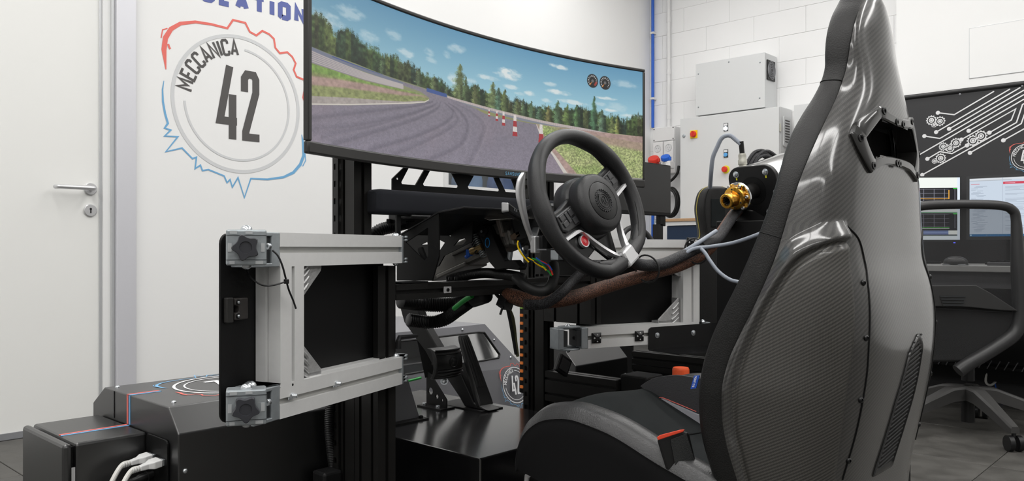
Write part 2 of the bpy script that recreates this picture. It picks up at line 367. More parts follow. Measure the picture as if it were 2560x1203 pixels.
def logo(parent, o, ex, ey, r, cring='logo_grey', ctext='logo_dark', cnum=None, parts=True, t=0.001, raised=False):
    """round badge: two rings, lettering round the left quarter, 42 in the middle, a torn red and blue outline"""
    o, ex, ey = Vector(o), Vector(ex).normalized()*r, Vector(ey).normalized()*r
    cnum = cnum or ctext
    a = MB(); a.stroke(arc((0, 0), 1.0, 0, 357, 71), .05, o, ex, ey, t, closed=True)
    a.stroke(arc((0, 0), .83, 84, -176, 60), .032, o, ex, ey, t); build('badge_ring', a, cring, parent, smooth=0)
    b = MB(); word = 'MECCANICA'; h = .21; ws = [gw(c)*h for c in word]; gap = .058
    tot = sum(ws)+gap*(len(word)-1); rm = .73; ang = math.radians(172)
    sc = math.radians(80)*(rm+.1)/tot
    for c, w_ in zip(word, ws):
        mid = ang-(w_/2*sc)/(rm+.1); cx_, cy_ = rm*math.cos(mid), rm*math.sin(mid)
        tx, ty = math.sin(mid), -math.cos(mid); nx, ny = math.cos(mid), math.sin(mid)
        for s_ in GL[c]:
            b.stroke([(cx_+tx*(q[0]*h*sc-w_*sc/2)+nx*(q[1]*h), cy_+ty*(q[0]*h*sc-w_*sc/2)+ny*(q[1]*h)) for q in s_], .036, o, ex, ey, t)
        ang -= (w_+gap)*sc/(rm+.1)
    build('badge_lettering', b, ctext, parent, smooth=0)
    c = MB(); c.stroke([(-.15, .545), (-.30, -.265), (-.035, -.265)], .115, o, ex, ey, t); c.stroke([(-.105, .13), (-.105, -.53)], .12, o, ex, ey, t)
    c.stroke([(.085, .2), (.085, .40), (.125, .465), (.235, .465), (.27, .40), (.27, .2), (.105, -.40), (.105, -.475), (.33, -.475)], .115, o, ex, ey, t)
    build('badge_number', c, cnum, parent, smooth=0)
    if parts:
        d = MB(); d.stroke(LRED, LREDW, o, ex, ey, t); d.stroke([(-1.157, .766), (-1.138, .88), (-1.07, .915)], .016, o, ex, ey, t); d.stroke([(-1.06, .70), (-1.045, .655), (-1.03, .635)], .03, o, ex, ey, t)
        build('badge_red_outline', d, 'logo_red', parent, smooth=0)
        e = MB(); e.stroke(LBLUE, LBLUEW, o, ex, ey, t); e.stroke([(1.12, -.62), (1.135, -.74), (1.08, -.84)], .016, o, ex, ey, t)
        build('badge_blue_outline', e, 'logo_blue', parent, smooth=0)
# ================================================================== ROOM
WY, WX = 3.70, 5.66                       # front wall plane, block wall plane
X0, Y0 = -2.6, -3.0                       # the walls behind the lens
b = MB(); b.box2((X0-.1, Y0-.1, -.12), (WX+.2, WY+1.6, -.004)); floor = struct('floor', b, 'grout', smooth=0)
tm = MB(); tm.box2((-.2985, -.2985, -.004), (.2985, .2985, .004)); first = None
ty0 = 3.70
for i in range(14):
    for j in range(12):
        x = WX-.3-i*.6; y = WY-.3-j*.6
        if x < X0 or y < Y0: continue
        if first is None:
            tm.M = None; first = build('tile', tm, 'tile', None, org=(0, 0, 0), smooth=0, bevel=.0015, seg=1)
            first.parent = floor; o = first
        else:
            o = first.copy(); COL.objects.link(o)
        o.location = (x, y, 0); ORG[o.name] = Vector(o.location)
b = MB(); b.box2((X0-.1, Y0-.1, CEIL), (WX+.2, WY+1.6, CEIL+.1)); struct('ceiling', b, 'ceiling', smooth=0)
for i, (lx, ly) in enumerate(PANELS):
    t = thing('ceiling_light', 'long linear light fitting on the ceiling, out of the frame', 'lamp', (lx, ly, CEIL-.05), 'ceiling light panels')
    b = MB(); b.box2((lx-.19, ly-1.03, CEIL-.06), (lx+.19, ly+1.03, CEIL)); build('frame', b, 'white_plastic', t, smooth=0)
    b = MB(); b.box2((lx-.17, ly-1.0, CEIL-.064), (lx+.17, ly+1.0, CEIL-.06)); build('diffuser', b, 'diffuser', t, smooth=0)
b = MB(); b.box2((X0-.1, Y0-.1, -.004), (X0, WY, CEIL)); struct('wall_left', b, 'wall_side', smooth=0)
b = MB(); b.box2((X0, Y0-.1, -.004), (WX+.2, Y0, CEIL)); struct('wall_back', b, 'wall_grey', smooth=0)
# front wall with a low window beside the monitor column
wx0, wx1, wz0, wz1 = 3.345, 4.42, 1.175, 1.75
DX0, DX1 = PY(-150, 600, WY).x-.2, PY(258, 600, WY).x
b = MB()
b.box2((DX1, WY, -.004), (wx0, WY+.1, CEIL)); b.box2((wx1, WY, -.004), (WX+.2, WY+.1, CEIL))
b.box2((wx0, WY, -.004), (wx1, WY+.1, wz0)); b.box2((wx0, WY, wz1), (wx1, WY+.1, CEIL))
b.box2((X0, WY, -.004), (DX0, WY+.1, CEIL)); b.box2((DX0, WY, 2.15), (DX1, WY+.1, CEIL))
wf = struct('wall_front', b, 'wall', smooth=0)
t = MB()
for q in ((wx0, wx0+.035), (wx1-.035, wx1)): t.box2((q[0], WY-.007, wz0+.0052), (q[1], WY+.109, wz1-.0352))
t.box2((wx0, WY-.008, wz0-.03), (wx1, WY+.11, wz0+.005)); t.box2((wx0, WY-.008, wz1-.035), (wx1, WY+.11, wz1))
win = struct('window_1', t, 'white_plastic', smooth=0)
gm = mat('window_glass', (1, 1, 1), 0.02, trans=1.0, ior=1.45)
b = MB(); b.box2((wx0+.035, WY+.05, wz0), (wx1-.035, WY+.055, wz1-.035)); build('pane', b, gm, win, smooth=0)
# the room beyond the window
b = MB(); b.box2((wx0-.6, WY+1.35, -.004), (WX, WY+1.45, CEIL)); struct('wall_beyond', b, mat('dark_blue_grey_wall', (0.10, 0.125, 0.14), .7), smooth=0)
la = D.lights.new('far_room_lamp', 'AREA'); la.energy = 30; la.size = 1.0; lo = D.objects.new('far_room_lamp', la); COL.objects.link(lo); lo.location = (4.3, WY+.7, CEIL-.1)
b = MB(); b.box2((3.45, WY+.55, 1.13), (5.3, WY+1.1, 1.185)); single('shelf_top', b, 'white_plastic', 'white shelf seen through the low window under the monitor', 'shelf', bevel=.004)
b = MB(); b.box2((3.5, WY+1.28, 1.62), (5.5, WY+1.34, 1.66))
single('coat_rail', b, 'grey_sheet', 'grey rail with garments beyond the low window', 'rail')
def garment(x, y, z, w, h, col, lab, name='jacket'):
    b = MB()
    def fn(u, v):
        a = 2*math.pi*u; zz = z-h*v; wd = w*(.3+.7*min(1, v*2.4))*(1+.07*math.sin(5*a+3*v)); return (x+wd/2*math.cos(a), y+.07*math.sin(a)*(1+.3*math.sin(3*a+9*v)), zz)
    b.grid(fn, 28, 14); return single(name, b, mat('cloth_'+name, col, .85, noise=.2, nscale=30), lab, 'clothing')
garment(4.70, WY+1.2, 1.62, .34, .62, (.10, .17, .28), 'pale blue jacket hanging beyond the low window')
garment(5.10, WY+1.2, 1.62, .3, .62, (.05, .09, .2), 'darker blue jacket hanging at the far side of the window')
garment(4.25, WY+1.2, 1.62, .34, .7, (.02, .018, .018), 'black jacket hanging beyond the low window')
b = MB(); b.ball((3.95, WY+.85, 1.25), (.17, .1, .068), 18); single('green_bag', b, mat('green_fabric', (.10, .2, .10), .85, noise=.4, nscale=20, bump=.6, bscale=20), 'crumpled green bag lying on the white shelf beyond the window', 'bag')
b = MB(); b.box2((4.72, WY+.30, .004), (5.2, WY+.37, 1.42)); single('cream_board', b, mat('cream_board', (.62, .58, .42), .6, noise=.1, nscale=6), 'cream board standing beyond the right end of the low window', 'board')

# door on the front wall
t = MB(); pxs = [(258, 266, .0), (266, 284, .022)]
fr = MB()
xa, xb, xc = PY(258, 600, WY).x, PY(285, 600, WY).x, PY(335, 600, WY).x
d1 = MB(); d1.box2((xa-.012, WY+.012, -.004), (xa+.03, WY+.07, 2.15)); d1.box2((DX0, WY, 2.12), (xa, WY+.07, 2.16))
door = MB(); door.box2((DX0, WY+.018, .012), (xa-.006, WY+.06, 2.12))
dr = struct('door_1', door, 'door', smooth=0, bevel=.002)
build('door_frame', d1, 'alu_trim', dr, smooth=0, bevel=.002)
b = MB(); b.box2((DX0, WY+.01, .004), (xa-.006, WY+.02, .03)); build('bottom_seal', b, 'grey_sheet', dr, smooth=0)
b = MB(); b.box2((xa+.03, WY-.012, -.004), (xb, WY+.02, CEIL)); struct('trim_1', b, 'alu_trim', smooth=0, bevel=.003)
b = MB(); b.box2((xb, WY-.03, -.004), (xc, WY+.02, CEIL)); struct('trim_2', b, 'alu_trim_light', smooth=0, bevel=.004)
# lever handle
hp = PY(229, 472, WY); kp = PY(229, 526, WY); fx = WY+.018
h = thing('door_handle', 'brushed steel lever handle on the white door at the far left', 'handle', (hp.x, fx, hp.z))
b = MB(); b.lathe([(.027, 0), (.027, .006), (.024, .009), (.012, .009)], (hp.x, fx, hp.z), (0, -1, 0), 24); build('rose', b, 'satin', h)
e0 = PY(163, 465, fx-.06)
b = MB(); b.tube(spline([(hp.x, fx-.008, hp.z), (hp.x, fx-.045, hp.z), (hp.x-.012, fx-.058, hp.z), (hp.x-.05, fx-.06, hp.z), (hp.x-.13, fx-.06, hp.z), (hp.x-.145, fx-.056, hp.z), (hp.x-.15, fx-.04, hp.z)], 5), .0095, 12); build('lever', b, 'satin', h)
h2 = thing('keyhole_plate', 'round steel keyhole plate below the lever handle', 'keyhole', (kp.x, fx, kp.z))
b = MB(); b.lathe([(.027, 0), (.027, .006), (.024, .009), (.002, .009)], (kp.x, fx, kp.z), (0, -1, 0), 24); build('plate', b, 'satin', h2)
b = MB(); b.box2((kp.x-.0025, fx-.0098, kp.z-.012), (kp.x+.0025, fx-.008, kp.z+.004)); b.lathe([(.005, .0), (.001, .0008)], (kp.x, fx-.009, kp.z+.006), (0, -1, 0), 14); build('keyhole', b, 'black', h2)
# printed badge and word on the front wall
lg = thing('wall_badge', 'large round printed badge reading 42 on the white wall', 'logo', (1.981, WY, 1.16))
logo(lg, (1.981, WY-.0005, 1.497), (1, 0, 0), (0, 0, 1), .334, t=.0008)
b = MB(); hgt = .095; x = 0
wid = sum(gw(c) for c in 'SIMULATION')
wd = MB(); end = write(wd, 'SIMULATION', hgt, .027, (0, 0, 0), (1, 0, 0), (0, 0, 1), gap=.5)
wl = thing('wall_lettering', 'bold indigo word printed on the wall above the round badge', 'lettering', (1.981, WY, 1.967))
xx = 2.352-end+.5*hgt-.004
for ch in 'SIMULATION':
    wd = MB(); write(wd, ch, hgt, .027, (xx, WY-.0005, 1.967), (1, 0, 0), (0, 0, 1), t=.0008); build('letter', wd, 'logo_indigo', wl, smooth=0); xx += (gw(ch)+.5)*hgt

# painted block wall
WXY0 = PX(2240, 300, WX).y
b = MB(); b.box2((WX-.003, Y0, -.004), (WX+.14, WY, CEIL)); wr = struct('wall_right', b, 'mortar', smooth=0)
hb, lb = .1885, .40
zc0 = 1.964-hb*10
def blockmesh(w, h):
    m = MB(); m.box2((.002, .0014, .0014), (.012, w-.0014, h-.0014)); return m
cache = {}
for k in range(0, 19):
    za = max(zc0+k*hb, 0); zb = min(zc0+(k+1)*hb, CEIL)
    if zb-za < .02: continue
    y = WY+.05-(lb/2 if k % 2 else 0)*1.0 - .15
    ya = WY
    edges = [WY]
    yy = WY-.12-(k % 2)*.2
    while yy > WXY0-.25: edges.append(yy); yy -= lb
    edges.append(WXY0-.25)
    for a, c in zip(edges[:-1], edges[1:]):
        w = round(a-c, 4); hh = round(zb-za, 4)
        if w < .03: continue
        if (w, hh) not in cache:
            o = build('block', blockmesh(w, hh), 'block', wr, org=(WX-.008, c, za) if False else (0, 0, 0), smooth=0, bevel=.0016, seg=2); cache[(w, hh)] = o
        else:
            o = cache[(w, hh)].copy(); COL.objects.link(o)
        o.location = (WX-.008+random.uniform(-.0008, .0008), c, za)
# smooth boxed-in panel at the right, with an access hatch
py1 = PX(2241, 300, 5.55).y
b = MB(); b.box2((5.55, Y0, -.004), (WX+.02, py1, CEIL)); pn = struct('wall_panel', b, 'wall', smooth=0)
a1, a2 = PX(2424, 72, 5.55), PX(2424, 196, 5.55)
b = MB(); b.box2((5.546, a1.y-.85, a2.z), (5.553, a1.y, a1.z)); build('hatch', b, 'wall', pn, smooth=0)
b = MB()
for q in ((a1.y-.852, a1.y+.002, a1.z-.001, a1.z+.002), (a1.y-.852, a1.y+.002, a2.z-.002, a2.z+.001), (a1.y-.001, a1.y+.002, a2.z, a1.z)): b.box2((5.5455, q[0], q[2]), (5.551, q[1], q[3]))
build('hatch_gap', b, 'alu_trim', pn, smooth=0)
# pipes
def clips(parent, x, y, zs, r, m):
    for z in zs:
        b = MB(); b.box2((x-r-.004, y-r-.004, z-.009), (x+.03, y+r+.004, z+.009)); build('pipe_clip', b, m, parent, smooth=0, bevel=.003)
bp = thing('air_pipe', 'blue compressed-air pipe running down the wall corner', 'pipe', (5.62, 3.61, 1.0))
p0 = PX(1632, 100, 5.625)
b = MB(); b.cyl((5.625, p0.y, 1.78), (5.625, p0.y, CEIL), .0125, 14); b.cyl((5.625, p0.y, .8), (5.625, p0.y, 1.44), .0125, 14); build('pipe', b, 'bluep', bp)
clips(bp, 5.625, p0.y, [PX(1632, q, 5.625).z for q in (83, 247)], .0135, 'white_plastic')
wp = thing('cable_conduit', 'white plastic cable conduit running up from the socket box', 'pipe', (5.63, 3.5, 1.77))
p1 = PX(1672, 200, 5.63)
b = MB(); b.cyl((5.628, p1.y, 1.76), (5.628, p1.y, CEIL), .016, 16); build('pipe', b, 'white_plastic', wp)
for q in (50, 180, 292):
    b = MB(); z = PX(1672, q, 5.63).z; b.cyl((5.628, p1.y, z-.02), (5.628, p1.y, z+.02), .0185, 16); build('coupling', b, 'white_plastic', wp)
# ================================================================== SIMULATOR RIG
CX = 1.49                                 # lateral middle of the rig; the driver looks along +y
# ---------------- curved monitor
mxl, myl, mxr, myr, msag, mz0 = .887, 1.38, 2.106, 1.396, .092, .970
MH = .37
mc = Vector(((mxl+mxr)/2, (myl+myr)/2)); mhv = Vector(((mxr-mxl)/2, (myr-myl)/2)); mL = mhv.length
mex = mhv.normalized(); mny = Vector((-mex.y, mex.x)); mrad = (mL*mL+msag*msag)/(2*msag); mang = math.asin(mL/mrad)
def mpt(s, dep, z):                       # s along the chord arc -1..1, dep behind the front face
    a = s*mang; r = mrad+dep
    p = mc+mex*(r*math.sin(a))+mny*(r*math.cos(a)-(mrad-msag)); return Vector((p.x, p.y, z))
mon = thing('curved_monitor', 'very wide curved black monitor showing a race track', 'monitor', (mc.x, mc.y+.1, mz0), None)
def curved(s0, s1, d0, d1, z0, z1, n=48):
    b = MB(); rings = []
    for i in range(n+1):
        s = s0+(s1-s0)*i/n; rings.append([mpt(s, d0, z0), mpt(s, d1, z0), mpt(s, d1, z1), mpt(s, d0, z1)])
    b.loft(rings); return b
M['bezel'] = mat('monitor_bezel', (0.030, 0.029, 0.028), .38, noise=.1, nscale=60, stretch=(1, 1, 40))
build('back_shell', curved(-.93, .93, .010, .045, mz0+.02, mz0+MH-.01), 'black_plastic', mon, bevel=.006)
bz = .0165
build('bezel_bottom', curved(-1, 1, 0, .014, mz0, mz0+.026), 'bezel', mon, bevel=.004)
build('bezel_top', curved(-1, 1, 0, .014, mz0+MH-.010, mz0+MH), 'bezel', mon, bevel=.003)
for s0, s1 in ((-1, -1+.018), (1-.014, 1)):
    build('bezel_side', curved(s0, s1, 0, .014, mz0+.026, mz0+MH-.010, 2), 'bezel', mon, bevel=.002)

# the picture on the screen, painted into an image in memory
def paint_track():
    W, H = 1600, 480
    X, Y = np.meshgrid((np.arange(W)+.5)/W, (np.arange(H)+.5)/H); x1 = X[0]
    img = np.zeros((H, W, 3), np.float32); rg = np.random.default_rng(3)
    def noise(sx, sy, seed):
        a = np.random.default_rng(seed).random((sy+2, sx+2)).astype(np.float32)
        yy = np.linspace(0, sy-1e-6, H); xx = np.linspace(0, sx-1e-6, W); yi = yy.astype(int); xi = xx.astype(int); fy = (yy-yi)[:, None]; fx = (xx-xi)[None, :]
        fy = fy*fy*(3-2*fy); fx = fx*fx*(3-2*fx); g = lambda i, j: a[np.ix_(yi+i, xi+j)]
        return g(0, 0)*(1-fy)*(1-fx)+g(1, 0)*fy*(1-fx)+g(0, 1)*(1-fy)*fx+g(1, 1)*fy*fx
    def fbm(sx, sy, seed, o=4): return sum(noise(sx*2**i, sy*2**i, seed+i)/2**i for i in range(o))/sum(1/2**i for i in range(o))
    c = lambda h: np.array([int(h[i:i+2], 16)/255 for i in (0, 2, 4)], np.float32)
    def put(m, col):
        m = np.clip(m, 0, 1)[..., None]; img[:] = img*(1-m)+col*m
    edge = lambda d, w=.003: np.clip(d/w+.5, 0, 1)
    def ln(p, jit=0, n=300, seed=1):
        p = np.array(p); v = np.interp(x1, p[:, 0], p[:, 1])
        if jit:
            r = np.random.default_rng(seed); a = np.interp(np.arange(W), np.linspace(0, W, n), r.normal(size=n)); b = np.interp(np.arange(W), np.linspace(0, W, n*4), r.normal(size=n*4)); v = v+jit*(a*.6+b*.5)
        return v[None, :]
    fine, mid = rg.random((H, W)).astype(np.float32), fbm(220, 90, 50, 2)
    # sky and clouds
    t = np.clip(Y/.5, 0, 1)[..., None]; img[:] = c('5e96b8')*(1-t)+c('a9d4e0')*t
    img[:] = img*(1-.13*np.clip(.55-X, 0, 1)[..., None])+.02
    wob = fbm(60, 40, 300, 4)
    for cx, cy, w, h, s in ((.101, .14, .045, .05, .45), (.04, .235, .05, .06, .5), (.152, .25, .03, .05, .4), (.221, .179, .026, .05, .4), (.259, .278, .03, .035, .55), (.325, .219, .018, .035, .45), (.404, .14, .032, .04, .5), (.376, .206, .016, .03, .45), (.33, .278, .02, .025, .4), (.57, .235, .05, .05, .95), (.50, .30, .035, .022, .7), (.729, .088, .038, .022, .85), (.698, .245, .022, .022, .6), (.729, .305, .045, .024, .9), (.943, .143, .045, .04, .45), (.633, .36, .022, .025, .8), (.887, .291, .04, .016, .8), (.774, .37, .05, .022, .75), (.575, .335, .03, .02, .7), (.892, .394, .03, .014, .85), (.953, .425, .035, .02, .8), (.397, .377, .022, .05, .6), (.60, .375, .02, .018, .6), (.69, .39, .02, .02, .6), (.45, .36, .018, .03, .5), (.86, .35, .03, .02, .4), (.92, .36, .04, .05, .35)):
        d = ((X-cx)/w)**2+((Y-cy)/h)**2; put(np.clip(1.05-d+(wob-.5)*1.7, 0, 1)**1.3*s, c('e9efee'))
    # trees
    top = ln([(0, .25), (.016, .22), (.032, .23), (.05, .265), (.062, .32), (.08, .262), (.105, .255), (.126, .277), (.143, .32), (.164, .307), (.182, .314), (.19, .345), (.212, .323), (.23, .326), (.248, .356), (.27, .345), (.293, .37), (.311, .40), (.339, .395), (.362, .40), (.376, .45), (.395, .458), (.41, .44), (.433, .42), (.461, .385), (.486, .41), (.505, .43), (.525, .42), (.534, .38), (.554, .41), (.574, .455), (.593, .43), (.613, .44), (.638, .45), (.658, .46), (.693, .45), (.723, .44), (.754, .45), (.784, .40), (.81, .41), (.835, .43), (.861, .42), (.88, .45), (.897, .445), (.917, .44), (.935, .475), (.953, .46), (.974, .41), (1, .41)], .010, 260)
    base = ln([(0, .43), (.06, .44), (.118, .446), (.186, .464), (.275, .478), (.376, .497), (.438, .521), (.574, .538), (.658, .555), (.759, .577), (.912, .604), (1, .618)])
    seg = np.random.default_rng(8).random(90); pal = np.stack([c('2f4630'), c('46603a'), c('556b3c'), c('3a5238'), c('5d6a42'), c('38503f'), c('6a7a44'), c('4f5636')])
    sx = np.clip((x1*70+.8*np.interp(x1, np.linspace(0, 1, 40), rg.random(40))).astype(int), 0, 89); tcol = pal[(seg[sx]*7.99).astype(int)]
    cl = fbm(150, 46, 71, 3); shade = .50+1.0*np.clip(cl-.22, 0, 1)*(.8+.4*fine)
    depth = np.clip((Y-top)/np.maximum(base-top, .01), 0, 1); shade = shade*(1.12-.35*depth)
    m = edge(Y-top-(fine-.5)*.035-(cl-.5)*.05, .004)*edge(base+.012-Y)
    put(m, np.clip(tcol[None, :, :]*shade[..., None], 0, 1))
    def conifer(x, tp, w, col, rag=1.0):
        x0, x1_ = max(0, int((x-w*1.5)*W)), min(W, int((x+w*1.5)*W)+1); s_ = np.s_[:, x0:x1_]
        bs = float(np.interp(x, x1, base[0]))+.01; ys = (Y[s_]-tp)/(bs-tp); lay = .60+.45*np.abs(np.sin(ys*17+x*90)); f = fine[s_]
        w_ = w*np.clip(ys*1.5+.05, 0, 1)**.75*lay*(1-rag*.6+rag*1.1*f)
        mk = (ys > 0) & (ys < 1) & (np.abs(X[s_]-x-.0012*np.sin(ys*23)) < w_)
        sh = (.55+.9*cl[s_])*(.75+.5*f)*(1.15-.5*np.clip((X[s_]-x)/w+.2, -.5, 1)); img[s_] = np.where(mk[..., None], np.clip(c(col)*sh[..., None], 0, 1), img[s_])
    for x, tp, w, col in ((.416, .245, .021, '55603f'), (.433, .33, .012, '4a5a3c'), (.461, .37, .010, '565c3c'), (.517, .325, .017, '5d6b47'), (.534, .36, .011, '4a6450'), (.554, .36, .012, '4a5636'), (.593, .418, .011, '566040'), (.613, .421, .008, '4c6044'), (.638, .416, .009, '43583f'), (.665, .45, .010, '465c48'), (.693, .425, .011, '5c5a38'), (.723, .372, .013, '4a6044'), (.754, .395, .013, '4c5c34'), (.784, .385, .010, '46603c'), (.841, .285, .012, '3b5840'), (.866, .395, .012, '4e6450'), (.90, .44, .010, '5f6a42'), (.917, .435, .010, '62683c'), (.293, .36, .010, '46533a'), (.339, .385, .011, '4a5439'), (.376, .44, .007, '4d5a42'), (.19, .33, .008, '46553c')): conifer(x, tp, w, col)
    # ground beyond the walls
    put(edge(Y-base-.004), c('8b8f6c'))
    put(edge(Y-ln([(.376, .507), (.51, .532), (.658, .562), (.81, .581), (1, .624)]))*edge(ln([(.376, .524), (.51, .552), (.658, .588), (.754, .596), (.861, .622), (1, .655)])-Y)*edge(X-.376), c('b3a7a5')*(.92+.16*(np.mod(X*W, 11) > 1.4))[..., None])
    put(edge(Y-ln([(.376, .522), (.51, .552), (.61, .572), (1, .65)]))*edge(ln([(.376, .534), (.51, .566), (.62, .594), (.75, .602), (1, .66)])-Y)*edge(X-.376)*edge(.755-X, .03), c('858994'))
    put(edge(Y-ln([(.91, .594), (1, .608)]))*edge(ln([(.91, .603), (1, .628)])-Y)*edge(X-.91), c('93b070'))
    put(edge(Y-ln([(.933, .625), (1, .602)]))*edge(ln([(.933, .628), (1, .645)])-Y)*edge(X-.933), c('35508a'))
    # left: banked wall and barrier
    put(edge(Y-ln([(0, .435), (.06, .447), (.143, .462), (.248, .484), (.32, .497)]))*edge(ln([(0, .458), (.06, .474), (.248, .503), (.32, .512)])-Y)*edge(.33-X), c('757a8c'))
    put(edge(Y-ln([(.06, .449), (.15, .464), (.19, .470)]))*edge(ln([(.06, .456), (.15, .469), (.19, .473)])-Y)*edge(X-.055)*edge(.19-X), c('46558c'))
    put(edge(Y-ln([(0, .455), (.06, .472), (.143, .491), (.248, .501)]))*edge(ln([(0, .530), (.143, .540), (.248, .534)])-Y)*edge(.249-X), c('8d8791'))
    for k in range(6):
        l0 = ln([(0, .462+.0115*k), (.143, .494+.0078*k), (.248, .502+.0055*k)]); put(edge(.0035-np.abs(Y-l0), .002)*edge(.249-X)*.75, c('c6bdb8'))
    # road
    asph = c('898390'); road = edge(Y-ln([(0, .781), (.101, .725), (.186, .673), (.275, .618), (.311, .591), (.3235, .566), (.324, .535), (.381, .53), (.414, .538), (.452, .553), (.49, .583), (.512, .594), (.654, .603), (.68, .70), (.703, .80), (.749, 1.0), (.76, 1.1), (1, 1.2)]))
    far = edge(Y-ln([(.248, .485), (.302, .492), (.367, .518), (.414, .533), (.461, .557), (.51, .583)]))*edge(ln([(.248, .507), (.30, .522), (.324, .552), (.36, .57), (.51, .60)])-Y)*edge(X-.248)*edge(.47-X, .01)
    verge = edge(Y-ln([(.38, .533), (.461, .552), (.549, .578), (.60, .592), (.654, .598), (1, .66)]))*edge(X-.39, .02); put(verge, c('8f9064'))
    rd = np.maximum(road, far); put(rd, asph)
    put(rd*np.clip(fbm(7, 3, 77, 3)*1.6-.6, 0, .5), c('9c8b95')); put(rd*np.clip(.78-Y, 0, .3)*1.2, c('9d97a3'))
    def soft(P, w0, w1, al, col):
        q = np.array(spline(P, 10)); dm = np.full((H, W), 9., np.float32); tt_ = np.zeros((H, W), np.float32)
        for i in range(len(q)-1):
            a, b = q[i], q[i+1]; dx, dy = (b[0]-a[0])*3.35, b[1]-a[1]; L2 = dx*dx+dy*dy+1e-12
            s_ = np.clip(((X-a[0])*3.35*dx+(Y-a[1])*dy)/L2, 0, 1); d_ = np.hypot((X-a[0])*3.35-s_*dx, Y-a[1]-s_*dy); u = d_ < dm; dm = np.where(u, d_, dm); tt_ = np.where(u, (i+s_)/len(q), tt_)
        w = w0+(w1-w0)*tt_; put(np.exp(-(dm/w)**2)*al*rd, c(col))
    S = [[(.004, .862), (.143, .749), (.275, .638), (.334, .573)], [(.004, .927), (.101, .861), (.23, .736), (.32, .625), (.348, .571)], [(.06, .996), (.164, .872), (.275, .736), (.343, .624), (.357, .566)], [(.156, .988), (.275, .856), (.367, .716), (.395, .622), (.371, .565)], [(.32, 1.005), (.414, .859), (.438, .696), (.414, .601), (.381, .56)], [(.438, 1.004), (.476, .8), (.486, .676), (.452, .595), (.404, .553)], [(.03, .96), (.15, .84), (.27, .70), (.335, .60)], [(.22, 1.0), (.33, .84), (.405, .69), (.395, .60)]]
    for k, P in enumerate(S): soft(P, .022+.003*(k % 3), .004, (.42, .34, .4, .42, .36, .22, .25, .3)[k], '5b5764'); soft([(x+.012, y) for x, y in P], .010, .003, .22, 'a49aa3')
    img[:] = np.where((rd > .5)[..., None], img*(.90+.20*fine*np.clip((Y-.5)*2.2, .2, 1))[..., None]*(.93+.14*mid)[..., None], img)
    # infield
    i0, i1 = ln([(0, .534), (.06, .535), (.143, .547), (.248, .536), (.284, .534), (.311, .541), (.324, .567), (1, .57)]), ln([(0, .781), (.101, .725), (.186, .673), (.275, .618), (.311, .591), (.324, .567), (1, .56)])
    inf = edge(Y-i0)*edge(i1-Y)*edge(.3245-X); g2 = fbm(150, 60, 140, 3)[..., None]
    put(inf, c('8b9160')*(.75+.5*g2)); put(inf*edge(ln([(0, .585), (.10, .565), (.2, .555), (.26, .54)])-Y, .02), c('7c9a4e')*(.75+.5*g2))
    put(inf*edge(Y-ln([(0, .608), (.08, .579), (.164, .559), (.23, .555), (.3, .545)]), .012)*edge(ln([(0, .663), (.08, .627), (.164, .6), (.248, .577), (.297, .554)])-Y, .012), c('a98f86')*(.85+.3*g2))
    put(inf*edge(Y-ln([(0, .728), (.101, .678), (.186, .644), (.252, .617), (.3, .585)]), .004), c('a89f9a')*(.88+.24*g2)); put(inf*edge(Y-i1+.008), c('d6cfc6'))
    # right verge
    ed = np.interp(Y, [.595, .609, .708, .767, .853, .997, 1.1], [.652, .654, .668, .682, .708, .744, .77]); kb = edge(X-ed, .002)*edge(Y-.600)
    put(kb, c('b0968e')*(.85+.3*g2)); gx = ed+.006+np.clip(Y-.60, 0, 1)*.10
    gr = edge(X-gx, .006)*edge(Y-ln([(.65, .603), (.754, .603), (.835, .632), (1, .662)])); hay = fbm(26, 16, 210, 4)[..., None]
    put(gr, (c('94a566')*(1-.55*np.clip(hay*1.8-.55, 0, 1))+c('c0ba93')*.55*np.clip(hay*1.8-.55, 0, 1))*(.62+.76*fbm(300, 130, 230, 2)[..., None]))
    put(gr*edge(ln([(.69, .62), (.80, .675), (.9, .705), (1, .735)])-Y, .03)*edge(X-.72, .06)*.85, c('ab9186')*(.85+.3*g2))
    put(edge(X-ed, .0015)*edge(ed+.002+.030*np.clip(Y-.6, 0, 1)-X, .0015)*edge(Y-.603), c('d5cfc7')); put(edge(Y-.985)*edge(X-ed), c('98948f'))
    put(edge(Y-ln([(.316, .482), (.376, .494)]))*edge(ln([(.316, .510), (.376, .520)])-Y)*edge(X-.316)*edge(.376-X), c('3f5794'))
    # cones
    for x, y0, y1, w in ((.505, .546, .601, .0032), (.529, .545, .624, .0040), (.55, .544, .654, .0052), (.586, .554, .724, .0078), (.669, .597, .752, .0085), (.661, .805, .84, .004)):
        q = (Y-y0)/(y1-y0); mk = (q > 0) & (q < 1) & (np.abs(X-x) < w*(.5+.5*q)); red = ((q > .28) & (q < .55)) | (q > .80)
        if x > .66: red = q > .52
        img[:] = np.where(mk[..., None], np.where(red[..., None], c('a8343a'), c('ded6d2'))*(.9+.2*fine[..., None]), img)
    # two dials
    for x, od in ((.836, 0), (.877, 1)):
        y = .156; dx = (X-x)*3.35; d = np.hypot(dx, Y-y); a = np.degrees(np.arctan2(Y-y, dx)); put(edge(.060-d, .005), c('1d1f20'))
        put(edge(d-.036)*edge(.050-d)*(np.mod(a, 22) < 9)*(np.abs(a-90) > 42), c('dcdcdc')); put((d < .048)*(np.abs(np.mod(a-128+180, 360)-180) < 6)*edge(d-.004), c('e08a35'))
        put((d < .014)*1., c('6a6a6a'))
        if not od: put(edge(d-.030)*edge(.050-d)*(a > 5)*(a < 62)*.8, c('b3352b'))
    return np.clip(img, 0, 1)
_img = paint_track(); _h, _w = _img.shape[:2]
